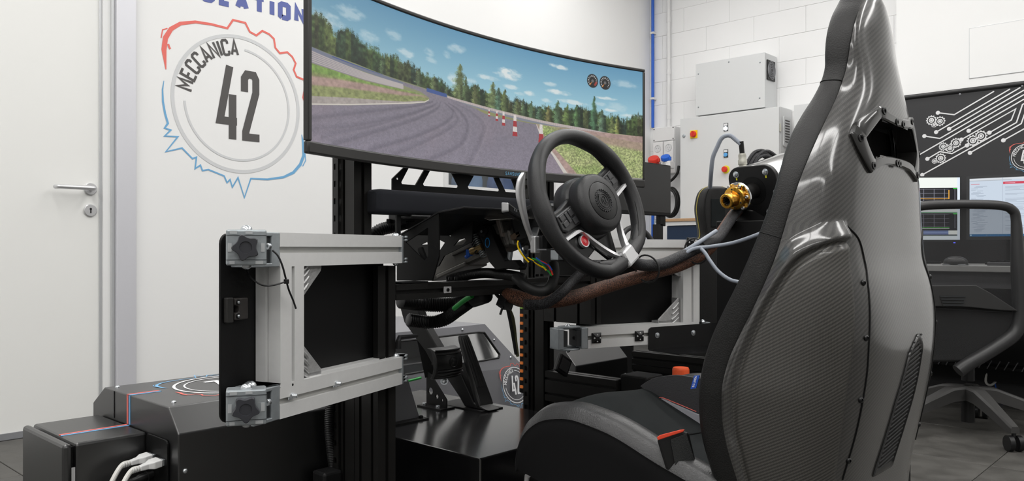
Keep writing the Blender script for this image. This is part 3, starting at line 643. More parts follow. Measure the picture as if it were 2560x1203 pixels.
im = D.images.new('race_track', _w, _h); _a = np.ones((_h, _w, 4), np.float32); _a[..., :3] = _img[::-1]; im.pixels.foreach_set(_a.ravel()); im.pack()
def screen_mat(name, image, strength):
    m = D.materials.new(name); m.use_nodes = True; nt = m.node_tree; bs = nt.nodes['Principled BSDF']
    bs.inputs['Base Color'].default_value = (.01, .01, .01, 1); bs.inputs['Roughness'].default_value = .35
    ti = nt.nodes.new('ShaderNodeTexImage'); ti.image = image; ti.extension = 'EXTEND'
    nt.links.new(ti.outputs[0], bs.inputs['Emission Color']); bs.inputs['Emission Strength'].default_value = strength; return m
def uv_grid(name, fn, nu, nv, m, parent):
    b = MB(); b.grid(fn, nu, nv); o = build(name, b, m, parent); me = o.data; uvl = me.uv_layers.new(name='UVMap')
    uvs = []
    for i in range(nu):
        for j in range(nv): uvs += [(i/nu, j/nv), ((i+1)/nu, j/nv), ((i+1)/nu, (j+1)/nv), (i/nu, (j+1)/nv)]
    uvl.data.foreach_set('uv', np.array(uvs, np.float32).ravel()); return o
uv_grid('screen', lambda u, v: mpt(-.984+1.970*u, .003, mz0+.024+(MH-.032)*v), 64, 2, screen_mat('race_screen', im, .78), mon)
nb = MB(); q0 = mpt(.105, -.001, mz0+.008); q1 = mpt(.16, -.001, mz0+.008); e_ = (q1-q0).normalized()
write(nb, 'SAMSUNG', .0095, .0016, q0, e_, (0, 0, 1), gap=.4, t=.0008); build('maker_lettering', nb, mat('bezel_lettering', (.12, .32, .5), .4), mon, smooth=0)

# ---------------- extruded profile helper
def profile(parent, p0, p1, w, h, m, up, name='profile', groove=.008, nw=1, nh=1, gm=None, bevel=.0015, depth=.008):
    """slotted extrusion from p0 to p1: w across, h along up; nw / nh slots on the faces"""
    p0, p1 = Vector(p0), Vector(p1); t = (p1-p0).normalized(); u = Vector(up).normalized(); x = t.cross(u).normalized(); u = x.cross(t)
    def side(a, n, dirn):
        pts = []; step = 2*a/n
        for i in range(n):
            c_ = -a+step*(i+.5); pts += [(c_-groove/2, 0), (c_-groove/2, depth), (c_+groove/2, depth), (c_+groove/2, 0)]
        return pts
    out = []
    for (sx, sy, n, a, hgt) in ((1, 0, nw, w/2, h/2), (0, 1, nh, h/2, w/2), (-1, 0, nw, w/2, h/2), (0, -1, nh, h/2, w/2)):
        loc = [(-a, 0)]+side(a, n, 0)
        for s_, d_ in loc:
            if (sx, sy) == (1, 0): out.append((s_, -hgt+d_))
            elif (sx, sy) == (0, 1): out.append((hgt-d_, s_))
            elif (sx, sy) == (-1, 0): out.append((-s_, hgt-d_))
            else: out.append((-hgt+d_, -s_))
    b = MB(); L = (p1-p0).length
    b.prism(out, p0, x, u, -L if x.cross(u).dot(t) < 0 else L)
    return build(name, b, m, parent, smooth=0, bevel=0)
# ---------------- columns behind the monitor
def column(x0, y0, x1, y1, z1, lab, strip, z0=.004):
    t = thing('support_column', lab, 'post', ((x0+x1)/2, (y0+y1)/2, z0), 'black slotted rig posts')
    profile(t, ((x0+x1)/2, (y0+y1)/2, z0), ((x0+x1)/2, (y0+y1)/2, z1), x1-x0, y1-y0, 'black_anod', (0, 1, 0), 'profile', .009, 1, 2 if y1-y0 > .08 else 1)
    if strip:
        m_ = MB(); sx, sy = strip; zs = np.arange(.05, z1-.02, .04)
        hl = [[(-.005, z-.007), (.004, z-.007), (.006, z), (.004, z+.007), (-.005, z+.007)] for z in zs]
        m_.prism([(-.011, .004), (.011, .004), (.011, z1), (-.011, z1)], (sx, sy, 0), (0, -1, 0), (0, 0, 1), .004, hl); build('perforated_strip', m_, 'black_anod', t, smooth=0)
    return t
for sx in (-1, 1):
    xs = [CX+sx*.407, CX+sx*.358]; xs.sort()
    side = 'left' if sx < 0 else 'right'
    lab = 'black slotted post under the left end of the wide monitor' if sx < 0 else 'black slotted post with lit holes behind the steering wheel'
    column(xs[0], 1.50 if sx < 0 else 1.592, xs[1], 1.578 if sx < 0 else 1.672, 1.16, lab, (xs[0]-.004, 1.562 if sx < 0 else 1.657))
    column(xs[0], 1.412, xs[1], 1.498 if sx < 0 else 1.591, .742, 'shorter black post carrying the left end of the cross rail' if sx < 0 else 'short black block joining the cross rail to the right post', None, .004 if sx < 0 else .56)
# small glowing blocks stand in for the lit holes of the right column's strip
t = thing('lit_hole_strip', 'row of orange and green glowing blocks for the lit holes of the right post', 'indicator', (CX+.35, 1.68, .33))
px_, py_ = CX+.358-.004, 1.578
for i, z in enumerate(np.arange(.345, .70, .0248)):
    m_ = mat('lit_hole_orange', (.3, .08, .02), .4, emit=(1, .28, .05), estr=.22) if i == 0 else None
    if i == 0: M['lit_hole_o'] = m_; M['lit_hole_g'] = mat('lit_hole_green', (.1, .2, .03), .4, emit=(.35, .6, .08), estr=.12)
    b = MB(); b.box2((CX+.358-.0062, 1.6745, z), (CX+.358-.001, 1.6845, z+.0085)); build('diode', b, 'lit_hole_o' if i < 10 else 'lit_hole_g', t, smooth=0)
b = MB(); b.box2((CX+.358-.001, 1.6725, .33), (CX+.358+.03, 1.689, .72)); build('carrier', b, 'black', t, smooth=0)

# cross rail between the posts
t = thing('cross_rail', 'black slotted cross rail under the steering column', 'rail', (CX, 1.435, .664))
profile(t, (CX-.356, 1.437, .682), (CX+.356, 1.437, .682), .05, .036, 'black_anod', (0, 0, 1), 'profile', .009, 1, 1)
p = PY(1120, 721, 1.41); b = MB(); b.box2((p.x-.012, 1.4105, .674), (p.x+.012, 1.414, .690)); build('slot_nut', b, 'satin', t, smooth=0, bevel=.001)
bolt(t, (p.x, 1.410, .682), (0, -1, 0), .0045, 'flat', 'black')

# ---------------- gates (swing-out side guards)
def gate(tag_, o, e, side):
    o = Vector((*o, 0)); e = Vector((*e, 0)).normalized()
    n = Vector((e.y, -e.x, 0)) if side < 0 else Vector((e.y, -e.x, 0))
    cam_d = -o
    if n.dot(cam_d) < 0: n = -n
    G = lambda s, d, z: o+e*s+n*d+Vector((0, 0, z))
    def box(mb, s0, s1, d0, d1, z0, z1):
        vs = [G(s, d, z) for s in (s0, s1) for d in (d0, d1) for z in (z0, z1)]
        mb.add(vs, [(0, 1, 3, 2), (4, 6, 7, 5), (0, 4, 5, 1), (2, 3, 7, 6), (0, 2, 6, 4), (1, 5, 7, 3)])
    return o, e, n, G, box, lambda px, py, d=0.0: PW(px, py, o+n*d, e)
def star_knob(parent, c, nrm, r, rot):
    nrm = Vector(nrm).normalized(); x = nrm.cross(Vector((0, 0, 1))).normalized(); y = x.cross(nrm)
    pts = []
    for i in range(60):
        a = 2*math.pi*i/60; rr = r*(.865+.135*math.cos(5*(a-rot))+.02*math.cos(10*(a-rot))); pts.append((rr*math.cos(a), rr*math.sin(a)))
    b = MB(); rings = []
    for k, h in ((.9, 0), (1, .003), (1, .011), (.93, .0145), (.45, .0145), (.42, .0125), (.02, .0125)):
        rings.append([c+x*(k*p[0])+y*(k*p[1])+nrm*h if k > .5 else c+x*(k*r*math.cos(2*math.pi*i/60))+y*(k*r*math.sin(2*math.pi*i/60))+nrm*h for i, p in enumerate(pts)])
    b.loft(rings); kn = build('star_knob', b, M['knob'], parent, smooth=30)
    return kn
M['knob'] = mat('knob_plastic', (0.03, 0.031, 0.037), .45)
M['latch_print'] = mat('cast_print', (0.52, 0.54, 0.55), .45, .5)
BH = .0605
def slot_bar(parent, G, s0, s1, z0, name='rail', dep=.056, groove=.011):
    b = MB(); h = BH; g = groove; mid = h/2
    pts = [(0, 0), (0, mid-g/2), (-.009, mid-g/2), (-.009, mid+g/2), (0, mid+g/2), (0, h), (-dep/2+g/2, h), (-dep/2+g/2, h-.006), (-dep/2-g/2, h-.006), (-dep/2-g/2, h), (-dep, h), (-dep, 0), (-dep/2-g/2, 0), (-dep/2-g/2, .006), (-dep/2+g/2, .006), (-dep/2+g/2, 0)]
    rings = [[G(s, d, z0+z) for d, z in pts] for s in (s0, s1)]
    bb = MB(); bb.loft(rings, caps=False)
    tri = geometry.tessellate_polygon([[Vector((a, c, 0)) for a, c in pts]])
    for k in (0, len(pts)): bb.f += [(a+k, b_+k, c+k) for a, b_, c in tri]
    me = build(name, bb, 'alu', parent, smooth=0); fl = build(name+'_slot', slotfill(G, s0, s1, z0+mid, g), 'alu_groove', me, smooth=0); return me
def slotfill(G, s0, s1, z, g):
    b = MB(); vs = [G(s, d, zz) for s in (s0, s1) for d in (-.012, -.0085) for zz in (z-g/2+.0003, z+g/2-.0003)]
    b.add(vs, [(0, 1, 3, 2), (4, 6, 7, 5), (0, 4, 5, 1), (2, 3, 7, 6), (0, 2, 6, 4), (1, 5, 7, 3)]); return b
def slot_vert(parent, G, s0, s1, z0, z1, dep=.056, gs=None, gd=.011, gw_=.008):
    """upright profile: slots on the front face (at s = gs) and on both side faces"""
    gs = gs if gs is not None else (s0+s1)/2
    pts = [(s0, 0), (gs-gw_/2, 0), (gs-gw_/2, -.009), (gs+gw_/2, -.009), (gs+gw_/2, 0), (s1, 0), (s1, -dep/2+gd/2), (s1-.008, -dep/2+gd/2), (s1-.008, -dep/2-gd/2), (s1, -dep/2-gd/2), (s1, -dep), (s0, -dep), (s0, -dep/2-gd/2), (s0+.008, -dep/2-gd/2), (s0+.008, -dep/2+gd/2), (s0, -dep/2+gd/2)]
    b = MB(); b.loft([[G(s, d, z) for s, d in pts] for z in (z0, z1)], caps=False); return build('upright', b, 'alu', parent, smooth=0)
def gusset(parent, G, s0, z0, ds, dz, d0=-.012, d1=-.046, name='corner_bracket'):
    """cast triangular corner bracket, ribbed on its face; legs run ds along the rail and dz up the post"""
    b = MB(); pts = [(0, 0), (ds, 0), (ds, dz*.16), (ds*.12, dz), (0, dz)]
    a = [G(s0+x, d0, z0+y) for x, y in pts]; c = [G(s0+x, d0-.005, z0+y) for x, y in pts]
    b.loft([a, c]); o = build(name, b, 'cast', parent, smooth=0, bevel=.0012)
    for w in ((0, 0, ds, dz*.1), (0, 0, ds*.1, dz)):
        q = MB(); vs = [G(s, d, z) for s in (s0+w[0], s0+w[0]+w[2]) for d in (d0, d1) for z in (z0+w[1], z0+w[1]+w[3])]
        q.add(vs, [(0, 1, 3, 2), (4, 6, 7, 5), (0, 4, 5, 1), (2, 3, 7, 6), (0, 2, 6, 4), (1, 5, 7, 3)]); build('bracket_leg', q, 'cast', o, smooth=0)
    r = MB()
    for k in (.22, .42, .62, .80):
        p0 = G(s0+ds*.10, d0+.001, z0+dz*k) if False else None
        x0, y0 = ds*(.86-k*.74), dz*.12; x1, y1 = ds*.10, dz*(.86-k*.74) if False else dz*(.86-k*.74)
        # ribs run from the post leg towards the outer edge
        mx, my = ds*(.10+.0*k), dz*(.80-.70*(k-.22)/.58*.86)
        ex_, ey_ = mx+ds*.30*(1.0+.4*(k-.5)), my-dz*.30*(1.0+.4*(k-.5))
        ey_ = my-dz*.26 if dz > 0 else my-dz*.26
        r.tube([G(s0+mx, d0+.0005, z0+my), G(s0+(mx+ex_)/2, d0+.002, z0+(my+ey_)/2), G(s0+ex_, d0+.001, z0+ey_)], [.0022, .0036, .0028], 8)
    build('rib', r, 'cast', o, smooth=60, kind='stuff')
    return o
# ---- left gate
LO, LE = PD(1005, 622, 1.78), PD(700, 622, 1.413)
o_, e_, n_, G, bx, W_ = gate('left', (LO.x, LO.y), (LE.x-LO.x, LE.y-LO.y), -1)
LEN = W_(700, 622)[0]
gl = thing('side_gate', 'aluminium profile gate with star knobs, swung open beside the left post', 'gate', G(LEN/2, -.03, .478))
zU, zL = .7480, .4785
slot_bar(gl, G, 0, LEN, zU); slot_bar(gl, G, 0, LEN, zL)
sA, sB, sG = W_(701, 700)[0], W_(760, 700)[0], W_(733, 700)[0]
slot_vert(gl, G, sB, sA, zL+BH, zU, gs=sG)
dp = -.0575
pl = [W_(552, 583, dp), W_(956, 800, dp), W_(552, 1062, dp)]
b = MB(); pr = rrect(pl[1][0]-.005, pl[2][1], pl[0][0], pl[0][1], .018, 5)
b.loft([[G(s, dp, z) for s, z in pr], [G(s, dp-.005, z) for s, z in pr]]); build('guard_plate', b, 'black', gl, smooth=0, bevel=.0012)
s1, z1 = W_(816, 740); gusset(gl, G, sB, zU, s1-sB, -.062); gusset(gl, G, sB, zL+BH, s1-sB, .067)
M['zinc_dark'] = mat('zinc_recess', (.03, .032, .034), .5, .3)
def fork(parent, G, s_end, s_tip, z0, dep=.056, sgn=1, pair=False):
    """end plate with two tongues that carry the hinge pin"""
    h = BH; ss = .007*(1 if s_tip > s_end else -1)
    q = MB(); bx_(q, G, s_end, s_end+ss, 0.0, -dep, z0, z0+h); f = build('end_fitting', q, 'zinc', parent, smooth=0, bevel=.0015)
    tl = abs(s_tip-s_end-ss); dir_ = 1 if s_tip > s_end else -1
    for zc in (z0+.0055, z0+h-.0055):
        for dz in ((-.0035, .0035) if pair else (0,)):
            r = dep*.36; pts = [(0, -dep*.10), (0, -dep*.9)]+[(tl-r+r*math.sin(math.radians(a)), -dep/2-r*math.cos(math.radians(a))*1.0) for a in range(180, -1, -20)]
            th = .0055 if not pair else .0048
            a = [G(s_end+ss+dir_*s, d, zc+dz-th/2) for s, d in pts]; c = [G(s_end+ss+dir_*s, d, zc+dz+th/2) for s, d in pts]
            q = MB(); q.loft([a, c]); build('tongue', q, 'zinc', f, smooth=30, bevel=.0012)
    return f
def bx_(mb, G, s0, s1, d0, d1, z0, z1):
    vs = [G(s, d, z) for s in (s0, s1) for d in (d0, d1) for z in (z0, z1)]
    mb.add(vs, [(0, 1, 3, 2), (4, 6, 7, 5), (0, 4, 5, 1), (2, 3, 7, 6), (0, 2, 6, 4), (1, 5, 7, 3)])
for z0 in (zU, zL):
    fork(gl, G, 0, -.052, z0, pair=True)
    bolt(gl, G(-.006, -.02, z0+BH), (0, 0, 1), .0085, 'dome', 'steel'); bolt(gl, G(-.006, -.02, z0), (0, 0, -1), .0075, 'dome', 'steel')
for k, (z0, pyc) in enumerate(((zU, 619), (zL, 1020))):
    # end socket with a dark recess, then the swinging latch block with its knob
    sC = W_(664, 620)[0]
    q = MB(); bx_(q, G, LEN, LEN+.022, 0, -.05, z0, z0+BH); es = build('latch_socket', q, 'zinc', gl, smooth=0, bevel=.0015)
    q = MB(); bx_(q, G, LEN+.0215, sC+.012, -.004, -.045, z0+.006, z0+BH-.007); build('socket_recess', q, 'zinc_dark', es, smooth=0)
    for zz in (z0, z0+BH-.007): q = MB(); bx_(q, G, LEN+.02, sC+.03, .001, -.05, zz, zz+.007); build('tongue', q, 'zinc', es, smooth=0, bevel=.0015)
    bolt(gl, G(LEN+.030, .001, z0+.036), G(1, .15, 0)-G(0, 0, 0), .006, 'cap', 'steel')
    c = PD(616, pyc, 1.300); view = Vector((c.x, c.y, 0)).normalized(); nn = -view; xx = nn.cross(Vector((0, 0, 1))).normalized()*-1
    xx = Vector((0, 0, 1)).cross(nn).normalized()
    R_ = Matrix((xx, nn, Vector((0, 0, 1)))).transposed()
    q = MB(); q.box(c+view*.019, (.063, .038, .0585), R_); lb_ = build('latch_block', q, 'zinc', gl, smooth=0, bevel=.003)
    for zz in (-.020, .020):
        q = MB(); q.box(c-view*.0002+Vector((0, 0, zz)), (.063, .0016, .0007), R_); build('joint_line', q, 'zinc_dark', lb_, smooth=0)
    for (ax, az, w_, h_) in ((-.0255, 0, .006, .014), (.0255, 0, .006, .014), (-.02, .0245, .011, .005), (.004, .0245, .011, .005), (.02, -.0245, .012, .005), (-.022, -.0245, .008, .005), (-.015, 0, .004, .012)):
        q = MB(); q.box(c+xx*ax-view*.0002+Vector((0, 0, az)), (w_, .0018, h_), R_); build('cast_mark', q, 'latch_print', lb_, smooth=0)
    star_knob(gl, c+xx*-.001+nn*.004, nn, .0218, math.radians(-74 if k == 0 else -92))
    bolt(gl, c+view*.018+Vector((0, 0, .029)), (0, 0, 1), .0095, 'dome', 'steel'); bolt(gl, c+view*.018-Vector((0, 0, .029)), (0, 0, -1), .0085, 'dome', 'steel')
# lower fitting seen from above: the broad tongue plate behind the lower latch block
tp = [W_(577, 972, -.02), W_(700, 958, -.02)]
q = MB(); r = .028; pts = [(LEN, -.002), (LEN, -.052)]+[(LEN+.045+r*math.sin(math.radians(a)), -.027-r*math.cos(math.radians(a))*.9) for a in range(180, -1, -20)]
q.loft([[G(s, d, zL+BH-.004) for s, d in pts], [G(s, d, zL+BH+.003) for s, d in pts]]); build('hinge_tongue', q, 'zinc', gl, smooth=30, bevel=.0015)
bolt(gl, G(LEN+.045, -.027, zL+BH+.003), (0, 0, 1), .011, 'dome', 'steel')
for px, py in ((737, 993), (848, 962)):
    s, z = W_(px-8, py-2); bolt(gl, G(s, -.006, z), (n_*.92-e_*.5), .0055, 'stud', 'steel', 'stud')
s, z = W_(732, 962); q = MB(); q.lathe([(.0025, 0), (.001, .001)], G(s, 0, z), n_, 12); build('drilled_hole', q, 'black', gl, smooth=0)
# cleat on the guard plate
s0, z0 = W_(575, 746, dp); s1, z1 = W_(607, 797, dp); q = MB()
q.prism([(0, 0), (s0-s1, 0), (s0-s1, .012), (s0-s1-.009, .014), (s0-s1-.009, .024), (s0-s1, .026), (s0-s1, z0-z1), (0, z0-z1)], G(s1, dp+.0005, z1), e_, (0, 0, 1), .012 if e_.cross(Vector((0, 0, 1))).dot(n_) > 0 else -.012)
cl = build('cleat', q, mat('brown_black_cleat', (.035, .031, .029), .45), gl, smooth=0, bevel=.002)
q = MB(); bx_(q, G, s0+.001, s0+.016, dp, dp+.010, z1-.004, z0+.002); build('cleat_wing', q, mat('cleat_wing_black', (.018, .017, .016), .45), cl, smooth=0, bevel=.002)
for zz in (z1+.007, z0-.007): bolt(cl, G(s0-.006, dp+.0125, zz), n_, .0048, 'flat', 'black'); bolt(cl, G(s0-.006, dp+.0135, zz), n_, .0028, 'dome', 'steel')
# cable tie hanging from the upper latch
def gp(px, py, d): s, z = W_(px, py, d); return G(s, d, z)
tie = thing('cable_tie', 'black cable tie looped round the left gate post', 'cable tie', gp(716, 705, .03))
b = MB(); b.tube(spline([gp(681, 626, .004), gp(695, 640, .012), gp(706, 665, .018), gp(714, 695, .02), gp(722, 725, .015), gp(733, 752, .012), gp(740, 772, .014)], 6), .0017, 8); build('tail', b, 'black_plastic', tie)
b = MB(); b.tube(spline([gp(617, 672, -.05), gp(622, 688, -.03), gp(640, 705, -.0), gp(660, 714, .012), gp(685, 713, .018), gp(716, 704, .02)], 6), .0015, 8); build('loop', b, 'black_plastic', tie)
b = MB(); c = gp(716, 704, .0205); b.box(c, (.008, .006, .008)); build('lock', b, 'black_plastic', tie, smooth=0, bevel=.001)

# ---- right gate
RO, RE = PD(1470, 622, 2.30), PD(1790, 622, 2.51)
o_, e_, n_, G, bx, W_ = gate('right', (RO.x, RO.y), (RE.x-RO.x, RE.y-RO.y), 1)
LEN = W_(1748, 800)[0]
zU, zL = .7475, .4930
gr_ = thing('side_gate', 'second aluminium profile gate, standing behind the steering wheel by the pedestal', 'gate', G(LEN/2, -.03, zL))
slot_bar(gr_, G, 0, LEN, zU); slot_bar(gr_, G, 0, LEN, zL)
sA, sB, sG = W_(1708, 700)[0], W_(1749, 700)[0], W_(1731, 700)[0]
slot_vert(gr_, G, sA, sB, zL+BH, zU, gs=sG)
pl = [W_(1442, 640, dp), W_(1690, 815, dp)]
b = MB(); pr = rrect(pl[0][0], .505, LEN+.05, .80, .018, 5); b.loft([[G(s, dp, z) for s, z in pr], [G(s, dp-.005, z) for s, z in pr]]); build('guard_plate', b, 'black', gr_, smooth=0, bevel=.0012)
s1 = W_(1652, 790)[0]; gusset(gr_, G, sA, zU, s1-sA, -.052); gusset(gr_, G, sA, zL+BH, s1-sA, .075)
for zz in (zL+BH+.055, zU-.045): bolt(gr_, G(sA-.004, -.035, zz), -e_, .006, 'hex', 'steel')
bolt(gr_, G(s1-sA+sA+.012, -.02, zL+BH+.004), (0, 0, 1), .008, 'dome', 'steel')
for z0 in (zU, zL):
    # hinge at the post: two end blocks joined by tongues
    q = MB(); bx_(q, G, -.022, 0, 0, -.05, z0, z0+BH); f = build('end_fitting', q, 'zinc', gr_, smooth=0, bevel=.002)
    q = MB(); bx_(q, G, -.036, -.0215, -.003, -.046, z0+.008, z0+BH-.008); build('fitting_recess', q, 'zinc_dark', f, smooth=0)
    q = MB(); bx_(q, G, -.098, -.080, 0, -.05, z0, z0+BH); g2 = build('post_fitting', q, 'zinc', gr_, smooth=0, bevel=.002)
    q = MB(); bx_(q, G, -.0805, -.066, -.003, -.046, z0+.008, z0+BH-.008); build('fitting_recess', q, 'zinc_dark', g2, smooth=0)
    bolt(g2, G(-.0655, -.018, z0+BH/2), e_+n_*.3, .0055, 'flat', 'zinc_dark'); bolt(f, G(-.0365, -.018, z0+BH/2), -e_+n_*.5, .0055, 'flat', 'zinc_dark')
    for zz in (z0+.0005, z0+BH-.0065):
        q = MB(); bx_(q, G, -.098, -.02, -.030, -.05, zz, zz+.006); build('tongue_plate', q, 'zinc', f, smooth=0, bevel=.001)
        q = MB(); pts = [(-.051+.035*math.cos(math.radians(a)), -.022+.023*math.sin(math.radians(a))) for a in range(0, 360, 15)]
        za = zz+.006 if zz > z0+.03 else zz-.004
        q.loft([[G(s, d, za) for s, d in pts], [G(s, d, za+.005) for s, d in pts]]); build('tongue', q, 'zinc', f, smooth=30, bevel=.001)
    bolt(f, G(-.056, -.02, z0+BH+.0045), (0, 0, 1), .008, 'dome', 'steel'); bolt(f, G(-.056, -.02, z0-.004), (0, 0, -1), .008, 'dome', 'steel')
    # tongue at the free end
    q = MB(); pts = [(LEN, -.004), (LEN, -.05)]+[(LEN+.038+.022*math.sin(math.radians(a)), -.027-.022*math.cos(math.radians(a))) for a in range(180, -1, -20)]
    q.loft([[G(s, d, z0+BH-.012) for s, d in pts], [G(s, d, z0+BH-.005) for s, d in pts]]); tg = build('free_tongue', q, 'zinc', gr_, smooth=30, bevel=.001)
    bolt(tg, G(LEN+.036, -.027, z0+BH-.005), (0, 0, 1), .010, 'dome', 'steel')
def tie_mount(parent, s, z, w=.030):
    q = MB(); bx_(q, G, s-w/2, s+w/2, 0, .004, z-w/2, z+w/2); o = build('cable_mount', q, 'black_plastic', parent, smooth=0, bevel=.001)
    q = MB()
    vs = [G(s+a*w/2, .004, z+c*w/2) for a, c in ((-1, -1), (1, -1), (1, 1), (-1, 1))]+[G(s+a*w*.16, .010, z+c*w*.16) for a, c in ((-1, -1), (1, -1), (1, 1), (-1, 1))]
    q.add(vs, [(4, 5, 6, 7), (0, 1, 5, 4), (1, 2, 6, 5), (2, 3, 7, 6), (3, 0, 4, 7)]); build('saddle', q, 'black_plastic', o, smooth=0)
    for a, c in ((0, .32), (.32, 0), (0, -.32), (-.32, 0)):
        q = MB(); q.ball(G(s+a*w, .0075, z+c*w), .0024, 8); build('hole', q, 'white_plastic', o)
for px, py in ((1490, 845), (1597, 840)): s, z = W_(px, py); tie_mount(gr_, s, z)
s, z = W_(1726, 606); tie_mount(gr_, s, z)
# black bracket bolted on the lower rail with a folded tray
ta, tb = W_(1620, 820)[0], LEN+.075
q = MB(); pr = [(ta, .478), (tb, .478), (tb, .548), (ta+.010, .5445), (ta+.002, .540), (ta, .532)]
q.loft([[G(s, .0005, z) for s, z in pr], [G(s, .004, z) for s, z in pr]]); tr_ = build('tray_bracket', q, 'black_gloss', gr_, smooth=0)
q = MB(); vs = [G(ta, .004, .478), G(tb, .004, .478), G(tb+.0, .12, .470), G(ta+.06, .07, .470), G(ta, .004, .475), G(tb, .004, .475), G(tb, .12, .467), G(ta+.06, .07, .467)]
q.add(vs, [(0, 1, 2, 3), (7, 6, 5, 4), (0, 4, 5, 1), (1, 5, 6, 2), (2, 6, 7, 3), (3, 7, 4, 0)]); build('tray', q, M['black_gloss'], tr_, smooth=0)
for px, py in ((1641, 838), (1731, 832)): s, z = W_(px, py); bolt(tr_, G(s, .004, z), n_, .0062, 'hex', 'steel')

# ---------------- black motor housings at either side of the rig
def housing(x0, x1, flip, lab, yb=2.078):
    t = thing('motor_housing', lab, 'housing', ((x0+x1)/2, 1.85, .004))
    sec = [(1.612, .004), (1.612, .400), (1.660, .450), (yb-.072, .450), (yb, .405), (yb, .004)]
    b = MB(); b.loft([[(x, y, z) for y, z in sec] for x in (x0, x1)]); build('cover', b, 'black_box', t, smooth=0, bevel=.0025)
    return t
hl_ = housing(.73, 1.246, 0, 'long black chamfered housing with a round badge on its lid, left of the rig')
b = MB(); b.box2((.7285, 1.944, .386), (.7305, 1.947, .449)); build('panel_joint', b, 'black_gloss', hl_, smooth=0)
for x, y in ((.752, 1.985), (.76, 1.70), (.985, 1.675), (1.2, 1.68)): bolt(hl_, (x, y, .450), (0, 0, 1), .0055, 'dome', 'steel')
bolt(hl_, PY(463, 1178, 1.612), (0, -1, 0), .0055, 'dome', 'steel')
for dy, m_ in ((0, 'logo_red'), (-.011, 'logo_blue')):
    b = MB(); y_ = 1.868+dy; b.box2((.729, y_-.0035, .384), (.731, y_+.0035, .4506)); b.box2((.729, y_-.0035, .4495), (.80, y_+.0035, .4508)); build('pinstripe', b, m_, hl_, smooth=0)
logo(hl_, (.968, 1.835, .4502), (-1, 0, 0), (0, -1, 0), .135, 'print_white', 'print_white', t=.0006)
hr_ = housing(2.03, 2.322, 1, 'black chamfered housing right of the rig, behind the second gate', 1.80)
bolt(hr_, PY(1563, 937, 1.612), (0, -1, 0), .0055, 'dome', 'steel')
# small control box on the left housing
cb = thing('control_box', 'small black box with a red and blue pinstripe, plugged with two white cables', 'box', (.65, 1.895, .004))
b = MB(); b.box2((.585, 1.762, .004), (.728, 2.03, .383)); build('body', b, 'black_box', cb, smooth=0, bevel=.006)
b = MB(); b.box2((.560, 1.755, .004), (.577, 2.018, .385)); build('end_cover', b, 'black_box', cb, smooth=0, bevel=.007)
b = MB(); b.box2((.576, 1.775, .01), (.587, 2.0, .374)); build('gasket', b, 'black', cb, smooth=0)
b = MB(); b.box2((.5775, 1.7605, .01), (.5845, 1.7625, .335)); build('edge_strip', b, 'satin', cb, smooth=0)
for dy, m_ in ((0, 'logo_red'), (-.011, 'logo_blue')):
    b = MB(); y_ = 1.866+dy; b.box2((.588, y_-.0035, .3825), (.727, y_+.0035, .3838)); build('pinstripe', b, m_, cb, smooth=0)
pl_ = MB(); pr = rrect(1.652, .20, 1.757, .382, .012); pl_.loft([[(.7285, y, z) for y, z in pr], [(.7245, y, z) for y, z in pr]]); build('socket_plate', pl_, 'black', cb, smooth=0, bevel=.0008)
# two white serial plugs with cables, one black round plug
for i, (px, py, ex) in enumerate(((362, 1143, (300, 1203)), (386, 1156, (318, 1215)))):
    p = PX(px+18, py-3, .7245); e1 = Vector((-1, -.12, -.10)).normalized()
    t = thing('serial_plug', ('upper' if i == 0 else 'lower')+' of the two white serial plugs on the black control box', 'plug', p)
    b = MB(); b.bar(p, p+e1*.006, .032, .013, (0, 0, 1)); build('shell', b, 'steel', t, smooth=0, bevel=.001)
    b = MB(); b.loft([[p+e1*q+Vector((0, w_*math.copysign(1, a), 0))*1+Vector((0, 0, h_*c)) for a, c in ((-1, -1), (1, -1), (1, 1), (-1, 1))] for q, w_, h_ in ((.005, .017, .0075), (.022, .017, .0075), (.032, .009, .006), (.048, .007, .005))]); build('hood', b, 'white_plastic', t, smooth=0, bevel=.002)
    a = p+e1*.046; b = MB(); b.tube(spline([a, a+e1*.02, a+Vector((-.045, -.015, -.03)), a+Vector((-.075, -.02, -.09)), a+Vector((-.085, -.02, -.2)), a+Vector((-.08, -.0, -.29))], 7), .0052, 10); build('cable', b, 'white_cable', t)
    b = MB()
    for k in range(4): b.cyl(a+e1*(.001+.005*k), a+e1*(.0035+.005*k), .0062, 12)
    build('strain_relief', b, 'white_plastic', t, kind='stuff')
p = PX(380, 1186, .7245); t = thing('round_plug', 'black round plug below the white serial plugs', 'plug', p)
b = MB(); b.lathe([(.011, 0), (.011, .012), (.009, .013), (.009, .03), (.0065, .034), (.0065, .05)], p, (-1, -.1, -.12), 18); build('body', b, 'black_plastic', t)
b = MB(); b.tube(spline([p+Vector((-.048, -.005, -.006)), p+Vector((-.08, -.01, -.02)), p+Vector((-.1, -.01, -.08)), p+Vector((-.1, 0, -.26))], 6), .006, 10); build('cable', b, 'black_rubber', t)
